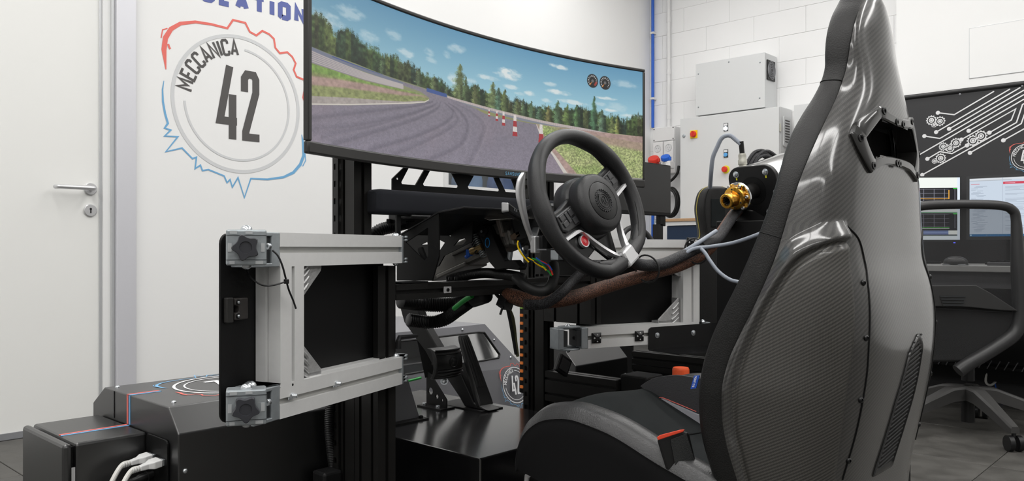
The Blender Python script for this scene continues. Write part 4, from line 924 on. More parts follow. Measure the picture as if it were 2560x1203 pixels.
# ---------------- sound bar on its cut-out mounting plate
t = thing('sound_bar', 'long black fabric sound bar below the wide monitor', 'speaker', (CX, 1.49, .858))
b = MB(); pr = rrect(.860, 0, .917, .06, .012, 4); pr = [(z, y) for z, y in pr]
x0_, x1_ = 1.120, CX*2-1.120
rings = []
for x, k in ((x0_, .80), (x0_+.006, .95), (x0_+.015, 1), (x1_-.015, 1), (x1_-.006, .95), (x1_, .80)):
    rings.append([(x, 1.49+(y-.03)*k, .8885+(z-.8885)*k) for z, y in pr])
b.loft(rings); build('fabric_body', b, mat('speaker_cloth', (.007, .008, .012), .95, noise=.5, nscale=900), t, smooth=50)
b = MB(); b.box2((x0_+.1, 1.462, .853), (x1_-.1, 1.515, .861)); build('foot', b, 'black_plastic', t, smooth=0, bevel=.003)
t = thing('mounting_plate', 'black steel plate with slanted cut-outs holding the sound bar', 'bracket', (CX, 1.50, .86))
s_ = 6.4; q = lambda x, y: (lambda p: (p.x, p.z))(PY(950+x/s_, 380+y/s_, 1.527))
outl = [q(182, 640), q(182, 430), q(290, 245)]; CP = 1.446
ztop = .995; xl0 = outl[2][0]+.035
poly = [(outl[0][0], .862), outl[1], (xl0, ztop), (2*CP-xl0, ztop), (2*CP-outl[1][0], outl[1][1]), (2*CP-outl[0][0], .862)]
def up(p0, p1, z=ztop-.008): k = (z-p0[1])/(p1[1]-p0[1]); return (p0[0]+(p1[0]-p0[0])*k, z)
h1 = [q(335, 515), q(325, 485), up(q(325, 485), q(440, 265)), up(q(560, 525), q(690, 298)), q(555, 532)]
h2 = [q(690, 545), q(672, 515), up(q(672, 505), q(782, 305)), up(q(1235, 530), q(1140, 345)), q(1240, 545), q(1225, 578)]
h3 = [(2*CP-x, z) for x, z in h2]; h4 = [(2*CP-x, z) for x, z in h1]
def ccw(l): return l if sum(l[i][0]*l[(i+1) % len(l)][1]-l[(i+1) % len(l)][0]*l[i][1] for i in range(len(l))) > 0 else l[::-1]
hc = q(266, 430); hc2 = (2*CP-hc[0], hc[1])
b = MB(); b.prism(ccw(poly), (0, 1.527, 0), (1, 0, 0), (0, 0, 1), .004, [h1, h2, h3, h4, circ(hc, .0032, 10), circ(hc2, .0032, 10)]); build('plate', b, 'black', t, smooth=0)

# ---------------- steering column bracket
lx = 1.225; rx = 2*CX-lx
t = thing('column_bracket', 'folded black sheet bracket with cut-outs holding the steering column on the rail', 'bracket', (CX, 1.43, .70))
P = lambda px, py, x=lx: (lambda v: (v.y, v.z))(PX(px, py, x))
a, c, d = P(1003, 588), P(1097, 533), P(1160, 521)
for sx, x in ((0, lx), (1, rx)):
    poly = [a, c, P(1097, 640), P(1080, 702), (P(992, 702)[0], .703), P(992, 645)]
    win = [P(1014, 606), P(1070, 569), P(1070, 640), P(1062, 652), P(1052, 644)]
    b = MB(); b.prism(ccw([(y, z) for y, z in poly]), (x, 0, 0), (0, 1, 0), (0, 0, 1), .004, [win]); build('side_plate', b, 'black', t, smooth=0)
    fy0, fy1 = P(1080, 702)[0], 1.462
    b = MB(); xi = x if sx == 0 else x-.04
    b.box2((x-.075 if sx == 0 else x, 1.412, .7005), (x+.004 if sx == 0 else x+.075, 1.462, .7045)); fl = build('foot_flange', b, 'black', t, smooth=0, bevel=.001)
    for k in (0, 1):
        px = 1008+28*k; p = PZ(px, 695, .7045); xx = p.x if sx == 0 else 2*CX-p.x
        bolt(t, (xx, 1.436, .7045), (0, 0, 1), .0058, 'cap', 'black')
b = MB(); vs = []
prof = [a, c, d]
for x in (lx-.002, rx+.002):
    for y, z in prof: vs.append((x, y, z))
    for y, z in prof[::-1]: vs.append((x, y, z+.004))
b.loft([vs[:6], vs[6:]]); build('top_plate', b, 'black_plastic', t, smooth=0, bevel=.0008)
# inner plate with cut-outs, seen through the window and beside the side plate
xi_ = 1.375; Pi = lambda px, py: P(px, py, xi_)
hA = [Pi(1108, 584), Pi(1121, 574), Pi(1140, 571), Pi(1126, 592)]; hB = [Pi(1097, 599), Pi(1112, 607), Pi(1097, 630)]; hC = [Pi(1133, 615), Pi(1146, 600), Pi(1161, 596), Pi(1166, 601), Pi(1158, 611)]; hD = [Pi(1030, 640), Pi(1060, 634), Pi(1060, 641)]; hE = [Pi(1052, 612), Pi(1068, 604), Pi(1069, 611)]
b = MB(); b.prism(ccw([Pi(1000, 596), Pi(1097, 541), Pi(1165, 528), Pi(1182, 556), Pi(1180, 604), Pi(1110, 640), Pi(1096, 665), Pi(1040, 696), Pi(1000, 696)]), (xi_, 0, 0), (0, 1, 0), (0, 0, 1), .004, [hA, hB, hC, hD, hE]); build('inner_plate', b, 'black', t, smooth=0)
b = MB(); b.prism(ccw([P(1000, 600, 1.33), P(1100, 560, 1.33), P(1130, 600, 1.33), P(1010, 660, 1.33)]), (1.40, 0, 0), (0, 1, 0), (0, 0, 1), .004); 
b = MB(); b.prism(ccw([P(1048, 640), P(1062, 652), P(1002, 690), P(990, 690)]) if False else ccw([P(1040, 622), P(1050, 618), P(1068, 665), P(1058, 672)]), (lx+.004, 0, 0), (0, 1, 0), (0, 0, 1), .006); build('brace', b, 'black', t, smooth=0)

# ---------------- steering column
c0, c1 = Vector((CX, 1.66, .722)), Vector((CX, 1.20, .872)); cd = (c1-c0).normalized(); cu = Vector((0, -cd.z, cd.y)); cu = cu if cu.z > 0 else -cu
t = thing('steering_column', 'bare grey steel steering column with springs and levers behind the wheel', 'steering column', c0)
def cbox(mb, s0, s1, w, h, dx=0, du=0):
    mb.bar(c0+cd*s0+Vector((dx, 0, 0))+cu*du, c0+cd*s1+Vector((dx, 0, 0))+cu*du, w, h, cu)
b = MB(); cbox(b, -.02, .30, .075, .06); h_ = build('column_tube', b, 'steel_dark', t, smooth=0, bevel=.012, seg=3)
b = MB(); cbox(b, .10, .30, .088, .030, 0, .022); build('upper_rail', b, 'steel_dark', t, smooth=0, bevel=.003)
b = MB(); cbox(b, .02, .14, .082, .012, 0, -.026); build('lower_rib', b, 'steel_dark', t, smooth=0, bevel=.003)
b = MB(); b.cyl(c0+cd*.25, c0+cd*.44, .024, 20); build('shaft_housing', b, 'steel_dark', t)
b = MB(); cbox(b, .33, .43, .10, .085, 0, -.0); build('lock_housing', b, 'black_plastic', t, smooth=0, bevel=.012)
# cast mounting body and cover shelf in front
b = MB(); vs = [PX(*w_, CX-.10) for w_ in ((1187, 537), (1278, 533), (1300, 546), (1222, 551))]; nrm = Vector((.2, 0, 0))
b.loft([vs, [v+nrm for v in vs]]); build('shelf_plate', b, mat('bright_plate', (.50, .47, .43), .22, .95, noise=.15, nscale=15), t, smooth=0, bevel=.001)
b = MB(); vs = [PX(*w_, CX-.03) for w_ in ((1253, 574), (1272, 576), (1283, 598), (1284, 612), (1265, 608), (1252, 600))]; b.loft([vs, [v+Vector((.06, 0, 0)) for v in vs]]); build('cast_lug', b, mat('cast_grey', (.42, .41, .38), .45, .5, noise=.15, nscale=40, bump=.2), t, smooth=0, bevel=.003)
b = MB(); vs = [PX(*w_, CX-.045) for w_ in ((1238, 550), (1248, 548), (1257, 592), (1251, 592))]; b.loft([vs, [v+Vector((.02, 0, 0)) for v in vs]]); build('clamp_strip', b, mat('worn_steel', (.45, .40, .36), .4, .7, noise=.2, nscale=40), t, smooth=0, bevel=.001)
b = MB(); vs = [PX(*w_, CX-.05) for w_ in ((1274, 588), (1298, 576), (1302, 592), (1278, 602))]; b.loft([vs, [v+Vector((.03, 0, 0)) for v in vs]]); build('bronze_clip', b, mat('bronze_clip', (.16, .11, .075), .5, .4), t, smooth=0, bevel=.002)
b = MB(); p = PX(1276, 630, CX-.04); b.cyl(p, p+Vector((0, .004, -.02)), .007, 12); build('locating_pin', b, 'zinc', t)
# release lever with a blue paint ring
lxv = CX-.062
b = MB(); lev = [(1205, 560), (1222, 566), (1232, 590), (1252, 635), (1262, 652), (1285, 650), (1300, 668), (1296, 676), (1262, 672), (1240, 676), (1222, 655), (1210, 618), (1200, 590)]
b.prism(ccw([(lambda v: (v.y, v.z))(PX(x, y, lxv)) for x, y in lev]), (lxv, 0, 0), (0, 1, 0), (0, 0, 1), .026); lv = build('release_lever', b, M['black'], t, smooth=0, bevel=.002)
b = MB(); cc = PX(1219, 607, lxv); ring = [(cc.y+.0075*math.cos(a_), cc.z+.0115*math.sin(a_)) for a_ in np.linspace(0, 2*math.pi, 24)[:-1]]
b.stroke(ring, .0022, (lxv-.0002, 0, 0), (0, -1, 0) if False else (0, 1, 0), (0, 0, 1), -.0006, closed=True); build('paint_ring', b, mat('paint_blue', (.0, .22, .62), .5), lv, smooth=0)
b = MB(); p = PX(1209, 579, lxv-.004); b.lathe([(.013, 0), (.013, .004), (.006, .005), (.006, .008), (.001, .008)], p, (-1, 0, 0), 20); build('pivot_bolt', b, 'black_plastic', lv); bolt(lv, p+Vector((-.008, 0, 0)), (-1, 0, 0), .0035, 'flat', 'zinc')
# two coil springs
for (xa, ya, xb, yb, r) in ((1172, 560, 1198, 632, .0105), (1186, 590, 1210, 640, .0075)):
    p0, p1 = PX(xa, ya, CX-.052), PX(xb, yb, CX-.052); dv = p1-p0; ax = dv.normalized(); ux = ax.cross(Vector((1, 0, 0))).normalized(); uy = ax.cross(ux)
    path = [p0+dv*(i/110)+ux*(r*math.cos(i*.62))+uy*(r*math.sin(i*.62)) for i in range(111)]
    b = MB(); b.tube(path, .0021, 6); build('spring', b, 'zinc' if r < .009 else 'black_anod', t)
b = MB(); p = PX(1180, 548, CX-.052); b.ball(p, .012, 12); b.cyl(p, p+Vector((0, .002, -.03)), .006, 10); build('ball_joint', b, 'zinc', t, kind='stuff')
b = MB(); p = PX(1173, 632, CX-.055); b.box(p, (.012, .012, .016)); b.cyl(p+Vector((0, -.0, -.006)), p+Vector((0, .012, -.012)), .005, 10); build('blue_clip', b, 'bluep', t, smooth=0, kind='stuff')
b = MB(); b.cyl(p+Vector((0, -.008, .003)), p+Vector((0, -.05, .016)), .009, 14); build('brass_sleeve', b, mat('brass', (.32, .22, .09), .4, .8), t)
# shift paddles and stalk
def paddle(sx):
    f = lambda px, py, y=1.222: (lambda v: Vector((v.x if sx < 0 else 2*CX-v.x, v.y, v.z)))(PY(px, py, y))
    cl = [((1313, 431), 1.222, .004), ((1308, 450), 1.224, .012), ((1306, 480), 1.226, .0145), ((1310, 515), 1.226, .012), ((1320, 560), 1.228, .0085), ((1330, 590), 1.23, .007), ((1340, 622), 1.23, .007)]
    rings = []
    pts = spline([(p[0], p[1], y, w) for p, y, w in cl], 5)
    for px, py, y, w in pts:
        c = f(px, py, y); rings.append([c+Vector((a*w, bb*.0035+abs(a)*.006, 0)) for a, bb in ((-1, -.4), (-.6, -1), (.6, -1), (1, -.4), (1, .6), (.6, 1), (-.6, 1), (-1, .6))])
    b = MB(); b.loft(rings); t_ = thing('shift_paddle', ('left' if sx < 0 else 'right')+'-hand silver shift paddle standing behind the steering wheel rim', 'paddle', f(1340, 622))
    build('blade', b, 'satin', t_, smooth=60)
    b = MB(); c = f(1340, 612); b.box(c+Vector((-sx*.004, .006, 0)), (.018, .016, .04)); build('pivot_foot', b, 'satin', t_, smooth=0, bevel=.003)
    b = MB(); b.bar(c+Vector((-sx*.004, .014, -.0)), Vector((CX+sx*.05, 1.262, c.z+.03)), .02, .03); build('arm', b, 'black_plastic', t_, smooth=0, bevel=.003)
    b = MB(); c = f(1318, 447, 1.220); b.box(c+Vector((0, -.002, 0)), (.004, .003, .002)); build('minus_mark', b, 'black', t_, smooth=0)
paddle(-1); paddle(1)
t = thing('indicator_stalk', 'black stalk with a silver tip behind the left shift paddle', 'stalk', PY(1300, 550, 1.26))
a_, b_ = PY(1262, 518, 1.25), PY(1330, 566, 1.285)
v = (b_-a_).normalized(); b = MB(); b.loft([[a_+v*s+Vector((0, dy*k, 0))+Vector((0, 0, dz*k)) for dy, dz in ((-.012, -.011), (.012, -.013), (.012, .013), (-.012, .011))] for s, k in ((0.003, .95), (.012, 1.0), (.04, .95), (.07, .6), (.12, .5))]); build('grip', b, 'black_plastic', t, smooth=0, bevel=.004)
b = MB(); b.loft([[a_+v*s+Vector((0, dy*k, 0))+Vector((0, 0, dz*k)) for dy, dz in ((-.012, -.011), (.012, -.013), (.012, .013), (-.012, .011))] for s, k in ((-.002, .80), (.0035, .95))]); build('silver_tip', b, 'satin', t, smooth=0, bevel=.002)
b = MB()
for s in (.028, .038): b.box(a_+v*s+Vector((0, -.0113, .003)), (.004, .001, .005))
build('printed_symbol', b, 'grey_sheet', t, smooth=0, kind='stuff')
# switch board under the column
t = thing('circuit_board', 'small circuit board with black connectors under the left shift paddle', 'circuit board', PX(1365, 626, CX-.06))
p = PX(1368, 624, CX-.06); b = MB(); b.box(p, (.07, .055, .003)); build('board', b, 'grey_sheet', t, smooth=0)
for k, (dx, dy, h) in enumerate(((-.02, 0, .03), (.005, .01, .022), (.02, -.01, .016))): b = MB(); b.box(p+Vector((dx, dy, h/2+.002)), (.018, .02, h)); build('connector', b, 'black_plastic', t, smooth=0, bevel=.001)

# ---------------- steering wheel
tilt = math.radians(18.6); roll = math.radians(29); yaw = math.radians(4)
wr_ = Vector((math.cos(yaw), -math.sin(yaw), 0)); n0_ = Vector((-math.sin(yaw), -math.cos(yaw), 0))
wn = n0_*math.cos(tilt)+Vector((0, 0, math.sin(tilt))); wu = -n0_*math.sin(tilt)+Vector((0, 0, math.cos(tilt)))
wc = Vector((1.514, 1.160, .889))
wa = wr_*math.cos(roll)+wu*math.sin(roll); wb = -wr_*math.sin(roll)+wu*math.cos(roll)
WP = lambda a, bb, h=0.0: wc+wa*a+wb*bb+wn*h
sw = thing('steering_wheel', 'black leather flat-bottomed steering wheel with a red start button', 'steering wheel', WP(0, 0, -.09))
def rim_pt(ph, r=.1715):
    a, bb = r*math.cos(ph), r*math.sin(ph)
    lim = -.150
    if bb < lim: bb = lim-(lim-bb)*.45
    return a, bb
N = 120; rings = []
for i in range(N):
    ph = 2*math.pi*i/N; a, bb = rim_pt(ph); a2, b2 = rim_pt(ph+.01); tx, ty = a2-a, b2-bb; l = math.hypot(tx, ty); nx, ny = ty/l, -tx/l
    dg = math.degrees(ph) % 360
    grip = sum(math.exp(-((dg-g)/13)**2) for g in (18, 162))*.0035+sum(math.exp(-((dg-g)/16)**2) for g in (45, 135))*.0028
    bot = math.exp(-((dg-270)/26)**2)*.003
    rr = .0172+grip+bot
    rings.append([WP(a+nx*rr*1.02*math.cos(2*math.pi*k/18)-nx*grip*.8, bb+ny*rr*1.02*math.cos(2*math.pi*k/18)-ny*grip*.8, rr*1.12*math.sin(2*math.pi*k/18)) for k in range(18)])
rings.append(rings[0]); b = MB(); b.loft(rings, caps=False); rim = build('rim', b, 'wheel_leather', sw, smooth=180)
b = MB()
for dg in (35, 145, 205, 335):
    ph = math.radians(dg); a, bb = rim_pt(ph); a2, b2 = rim_pt(ph+.01); l = math.hypot(a2-a, b2-bb); nx, ny = (b2-bb)/l, -(a2-a)/l
    g = sum(math.exp(-((dg-q_)/13)**2) for q_ in (18, 162))*.0035+sum(math.exp(-((dg-q_)/16)**2) for q_ in (45, 135))*.0028; rr = .0160+g
    bb_ = MB(); bb_.tube([WP(a+nx*rr*1.02*math.cos(2*math.pi*k/24)-nx*g*.8, bb+ny*rr*1.02*math.cos(2*math.pi*k/24)-ny*g*.8, rr*1.12*math.sin(2*math.pi*k/24)) for k in range(24)], .0007, 5, closed=True); build('seam', bb_, 'black', rim)
# inner seam line along the lower grip
ps = []
for dg in np.linspace(207, 333, 40):
    ph = math.radians(dg); a, bb = rim_pt(ph); l = math.hypot(a, bb); ps.append(WP(a-a/l*.0135, bb-bb/l*.0135, .0125))
b = MB(); b.tube(ps, .0009, 6); build('stitch_line', b, 'black', rim)
# thumb-rest flesh on the lower spoke
# hub: wide cover, airbag drum, emblem disc
b = MB()
def hubring(r, h, sq=1.0): return [WP(1.07*r*math.cos(2*math.pi*k/48)*sq, 1.07*r*math.sin(2*math.pi*k/48)-.010, h) for k in range(48)]
b.loft([hubring(.062, -.055), hubring(.073, -.05), hubring(.0755, -.03), hubring(.0735, -.012), hubring(.066, -.004)]); build('hub_cover', b, 'wheel_leather', sw, smooth=60)
b = MB(); b.loft([hubring(.066, -.012), hubring(.0685, .006), hubring(.0685, .022), hubring(.0655, .031), hubring(.058, .036), hubring(.045, .0375), hubring(.0445, .0355), hubring(.01, .0365)]); hub = build('airbag_drum', b, 'wheel_leather', sw, smooth=60)
b = MB(); b.loft([hubring(.0435, .0345), hubring(.0435, .0375), hubring(.042, .0385), hubring(.005, .0388)]); em = build('emblem_disc', b, 'black_plastic', hub, smooth=40)
b = MB()
gear = [(r_*math.cos(math.radians(a)), r_*math.sin(math.radians(a))) for a in range(0, 360, 15) for r_, a in ((.0285, a), (.0285, a+7), (.0262, a+8), (.0262, a+14))]
tube = [WP(x, y-.010, .0392) for x, y in gear]; b.tube(tube, .0012, 6, closed=True)
for r_ in (.0225, .0165): b.tube([WP(r_*math.cos(2*math.pi*k/40), r_*math.sin(2*math.pi*k/40)-.010, .0392) for k in range(40)], .0009, 6, closed=True)
for s_ in ([(-.0025, .010), (-.0085, -.004), (.0005, -.004)], [(-.0015, .004), (-.0015, -.010)], [(.0035, .006), (.0045, .009), (.008, .009), (.009, .005), (.0045, -.008), (.0095, -.008)]): b.tube([WP(x, y-.010, .0392) for x, y in s_], .0011, 6)
x = math.radians(165)
for ch in 'MECCANICA':
    for st in GL[ch]: b.tube([WP(.0195*math.cos(x-q_[0]*.16)*(1+(q_[1]-.5)*.22), .0195*math.sin(x-q_[0]*.16)*(1+(q_[1]-.5)*.22)-.010, .0392) for q_ in st], .0004, 4)
    x -= (gw(ch)*.16+.06)
build('raised_badge', b, mat('badge_black', (.028, .028, .03), .4), hub, smooth=60, kind='stuff')
# side spokes with button pods
def flat(name, pts, h0, h1, m, parent, bevel=.002):
    b = MB(); pts = ccw(pts); b.loft([[WP(a, bb, h0) for a, bb in pts], [WP(a, bb, h1) for a, bb in pts]]); return build(name, b, m, parent, smooth=0, bevel=bevel)
for sx in (-1, 1):
    mir = lambda l: [(sx*a, bb) for a, bb in l]
    sp = flat('side_spoke', mir([(.05, .042), (.10, .036), (.158, .040), (.162, -.012), (.145, -.030), (.085, -.032), (.05, -.03)]), -.022, -.003, 'black_plastic', sw, .005)
    pod = flat('button_pod', mir([(.068, .026), (.135, .029), (.142, -.006), (.128, -.017), (.072, -.022)]), -.004, .004, mat('pod_black', (.016, .016, .017), .3) if sx < 0 else M['pod'], sp, .003)
    if sx < 0: M['pod'] = pod.data.materials[0]
    bw = M['pod_btn'] if sx > 0 else mat('pod_button', (.03, .03, .032), .35)
    M['pod_btn'] = bw
    for (a0, b0, a1, b1) in ((.078, .006, .094, .022), (.078, -.015, .094, .001), (.097, -.004, .108, .022), (.111, .010, .130, .024), (.111, -.006, .130, .007)): flat('button', mir([(a0, b0), (a1, b0), (a1, b1), (a0, b1)]), .003, .0065, bw, pod, .0012)
# V-shaped lower spoke: a bright band along each side spoke that runs down to the foot
for sx in (-1, 1):
    rings = []
    prof = [(.156, -.026, .005, .005, 90), (.120, -.029, .0052, .005, 88), (.094, -.033, .006, .004, 70), (.080, -.047, .0075, .003, 40), (.066, -.072, .0088, .001, 30), (.045, -.106, .0108, .000, 30), (.028, -.134, .0130, .004, 28), (.016, -.150, .0145, .012, 18), (.011, -.165, .0150, .017, 5)]
    prof = spline(prof, 4)
    for a, bb, w, h, an in prof:
        ca_, sa_ = math.cos(math.radians(an)), math.sin(math.radians(an))
        rings.append([WP(sx*(a+w*u*ca_), bb+w*u*sa_*-1*-1, h+k) for u, k in ((-.8, -.010), (.8, -.010), (1, -.003), (.7, .0035), (-.7, .0035), (-1, -.003))])
    if sx > 0: rings = [r_[::-1] for r_ in rings]
    b = MB(); b.loft(rings); build('lower_spoke', b, 'satin', sw, smooth=50)
flat('lower_web', [(-.075, -.03), (.075, -.03), (.045, -.09), (.018, -.145), (-.018, -.145), (-.045, -.09)], -.034, -.026, 'black_gloss', sw, .002)
flat('spoke_foot', [(-.024, -.136), (.024, -.136), (.028, -.178), (-.028, -.178)], -.004, .0225, 'satin', sw, .006)
for sx in (-1, 1):
    b = MB(); rings = []
    for a, bb, w in ((.028, -.160, .006), (.045, -.152, .013), (.075, -.140, .014), (.100, -.122, .006)): rings.append([WP(sx*a+w*.3*math.cos(k*math.pi/6), bb+w*math.cos(k*math.pi/6), .006+w*.7*math.sin(k*math.pi/6)) for k in range(12)])
    b.loft(rings); build('thumb_pad', b, 'wheel_leather', sw, smooth=60)
sb = MB(); bc = WP(-.089, -.060, -.006)
flat('button_carrier', [(-.080, -.040), (-.130, -.032), (-.146, -.05), (-.115, -.100), (-.06, -.095)], -.026, -.010, 'black_gloss', sw, .004)
sb.lathe([(.0155, 0), (.0155, .006), (.0145, .0075), (.0125, .0075), (.012, .006)], bc-wn*.003, wn, 28, caps=False); st = build('start_button', sb, 'satin', sw, label='start button with a silver ring')
sb = MB(); sb.lathe([(.0122, .001), (.0122, .0066), (.011, .0072), (.001, .0076)], bc-wn*.003, wn, 28); build('button_face', sb, mat('start_red', (.50, .012, .02), .3), st, label='red button face')
sb = MB(); o_ = bc+wn*.0049
for txt, du in (('START', .0026), ('ENGINE', -.0004), ('STOP', -.0034)):
    wtot = sum(gw(ch)+.24 for ch in txt)*.0021-.0005
    write(sb, txt, .0021, .00042, o_+wb*(du-.001)-wa*(wtot/2), wa, wb, t=.0002)
build('button_lettering', sb, mat('button_print', (.75, .45, .42), .5), st, smooth=0)

# ---------------- pedals on their platform
t = thing('pedal_platform', 'glossy black steel box platform carrying the pedals', 'platform', (CX, 1.65, .004))
b = MB(); b.box2((1.250, 1.262, .004), (2*CX-1.250, 2.02, .314)); build('box', b, 'lacquer', t, smooth=0, bevel=.003)
b = MB(); b.box2((1.2492, 1.2625, .309), (2*CX-1.2492, 1.2605, .3145)); 
t = thing('kick_plate', 'black sloped sheet plate, its glare put in as grey, bolted at the left edge of the pedal platform', 'plate', (1.36, 1.69, .314))
yk = 1.685; pk = [PY(*q_, yk) for q_ in ((985, 950), (1012, 930), (1018, 950), (1046, 1040), (985, 1058))]
poly = [(pk[0].x-.08, .32), (pk[3].x, .318), (pk[2].x, pk[2].z), (pk[1].x-.004, pk[1].z), (pk[0].x-.08, pk[1].z)]
b = MB(); b.prism(ccw(poly), (0, yk, 0), (1, 0, 0), (0, 0, 1), .004); build('sheet', b, 'grey_black', t, smooth=0)  # black sheet; the grey tone carries the light it reflects
b = MB(); b.box2((poly[0][0], yk-.03, .3142), (poly[1][0]+.012, yk, .318)); build('foot_flange', b, 'black', t, smooth=0); bolt(t, (poly[1][0]-.003, yk-.014, .318), (0, 0, 1), .006, 'cap', 'black')
# accelerator
t = thing('accelerator_pedal', 'long ribbed black accelerator pedal standing on the platform', 'pedal', (1.64, 1.66, .314))
pz = lambda px, py, x: PX(px, py, x)
lo_, hi_ = Vector((1.647, 1.640, .325)), Vector((1.647, 1.735, .522)); pv = (hi_-lo_); pl_ = pv.length; pv.normalize(); pn = Vector((0, -pv.z, pv.y))
b = MB(); rings = []
for s, w, th in ((0, .030, .014), (.02, .030, .016), (.06, .0275, .016), (.17, .022, .014), (.205, .0195, .013), (pl_, .017, .010)):
    rings.append([lo_+pv*s+Vector((w*u, 0, 0))+pn*(th*k) for u, k in ((-1, -.6), (1, -.6), (1, .1), (.85, .4), (-.85, .4), (-1, .1))])
M['pedal_rubber'] = mat('pedal_rubber', (.010, .010, .010), .33)
b.loft(rings); ap = build('pad', b, 'pedal_rubber', t, smooth=30, bevel=.002)
for u in (-.62, -.21, .21, .62):
    b = MB(); b.tube([lo_+pv*s+Vector((w*u, 0, 0))+pn*(th*.42) for s, w, th in ((.055, .0275, .016), (.17, .022, .014), (pl_-.01, .0178, .012))], .0026, 6); build('rib', b, 'pedal_rubber', ap)
b = MB(); vs = ccw([(1.60, .318), (1.70, .318), (1.725, .345), (1.83, .44), (1.80, .47), (1.735, .44), (1.66, .335)])
b.prism(vs, (1.618, 0, 0), (0, 1, 0), (0, 0, 1), .05); build('pedal_body', b, 'black_plastic', t, smooth=0, bevel=.004)
b = MB(); b.box2((1.602, 1.612, .3142), (1.69, 1.80, .3175)); build('base_plate', b, 'black', t, smooth=0)
b = MB(); p0, p1 = PX(1132, 908, 1.60), PX(1152, 935, 1.60); b.bar(p0, p1, .012, .022); build('sensor_cover', b, 'grey_black', t, smooth=0, bevel=.002)
bolt(t, PX(1153, 927, 1.605), (-.6, -.8, .1), .005, 'button', 'steel')
# brake
t = thing('brake_pedal', 'black hanging brake pedal with a curved pad left of the accelerator', 'pedal', (1.53, 1.72, .314))
bxp = 1.515; f2 = lambda px, py: (lambda v: (v.y, v.z))(PX(px, py, bxp))
arm = [f2(*q_) for q_ in ((1018, 752), (1038, 755), (1052, 800), (1092, 868), (1100, 905), (1082, 915), (1064, 880), (1040, 848), (1010, 806), (1000, 770))]
b = MB(); b.prism(ccw(arm), (bxp, 0, 0), (0, 1, 0), (0, 0, 1), .030); build('arm', b, 'black', t, smooth=0, bevel=.003)
b = MB(); yb, zb = f2(1092, 912); yb -= .050; zb = CZ+(zb-CZ)*.975; rings = []
for k, (dz, dy) in enumerate(((.043, .022), (.036, .004), (.016, -.006), (-.008, -.008), (-.028, -.003), (-.043, .007))):
    rings.append([(bxp-.040+u*.098, yb+dy+o2+.012*(2*u-1)**2, zb+dz) for u, o2 in ((0, 0), (.2, 0), (.4, 0), (.6, 0), (.8, 0), (1, 0), (1, .014), (.5, .014), (0, .014))])
b.loft(rings); bp_ = build('pad', b, M['pedal_rubber'], t, smooth=50, bevel=.0015)
for dz, dy in ((.0365, .002), (.028, -.003), (-.019, -.0085), (-.027, -.006), (-.036, .001)):
    b = MB(); b.tube([(bxp-.037+u*.092, yb+dy+.012*(2*u-1)**2, zb+dz) for u in np.linspace(0, 1, 7)], .0026, 6); build('rib', b, 'pedal_rubber', bp_)
b = MB(); b.tube([(bxp+.012+.014*math.cos(a_), yb-.0085, zb+.004+.014*math.sin(a_)) for a_ in np.linspace(0, 2*math.pi, 24)[:-1]], .0011, 5, closed=True); b.tube([(bxp+.008, yb-.0085, zb+.011), (bxp+.004, yb-.0085, zb+.001), (bxp+.013, yb-.0085, zb+.001)], .001, 5); build('pad_badge', b, 'black_plastic', bp_, kind='stuff')
b = MB(); b.bar((bxp+.010, yb+.012, zb), (bxp+.015, yb+.07, zb+.012), .03, .05); build('pad_carrier', b, 'black', t, smooth=0, bevel=.004)
bxs = 1.565; f3 = lambda px, py: (lambda v: (v.y, v.z))(PX(px, py, bxs))
side = [f3(*q_) for q_ in ((1066, 925), (1066, 1010), (1116, 1012), (1116, 1000), (1078, 938))]
zmin = .3185; side = [(y, max(z, zmin)) for y, z in side]; side[1] = (side[1][0], zmin); side[2] = (side[2][0], zmin)
hs = [circ(f3(1076, 978), .0105, 16), circ(f3(1092, 992), .0065, 14), circ(f3(1105, 1001), .0042, 12)]
b = MB(); b.prism(ccw(side), (bxs, 0, 0), (0, 1, 0), (0, 0, 1), .004, hs); sp_ = build('stand', b, 'black', t, smooth=0)
b = MB(); y0s, y1s = sorted((side[1][0], side[2][0])); b.box2((bxs-.028, y0s-.006, .3142), (bxs+.028, y1s+.01, .3185)); build('base_plate', b, 'black', t, smooth=0)
for yy in (y0s+.018, y1s-.01): bolt(t, (bxs-.016, yy, .3185), (0, 0, 1), .0065, 'cap', 'steel')
bolt(t, PX(1110, 953, 1.53), (-.5, -.8, .2), .0085, 'hex', 'steel')
b = MB(); b.bar(Vector((bxs+.012, side[0][0]-.004, .40)), Vector((bxs-.02, side[0][0]+.03, .62)), .02, .03); build('back_frame', b, 'black', t, smooth=0)
# clamp lever on the left gate hinge
t = thing('clamp_lever', 'small black clamp lever on top of the lower gate hinge', 'lever', PD(998, 872, 1.79))
a_ = PD(996, 872, 1.79); b = MB(); b.tube([a_, a_+Vector((0, 0, .018)), a_+Vector((.004, .002, .024)), PD(1042, 840, 1.84)], [.006, .006, .006, .0045], 10); build('handle', b, 'black_plastic', t)

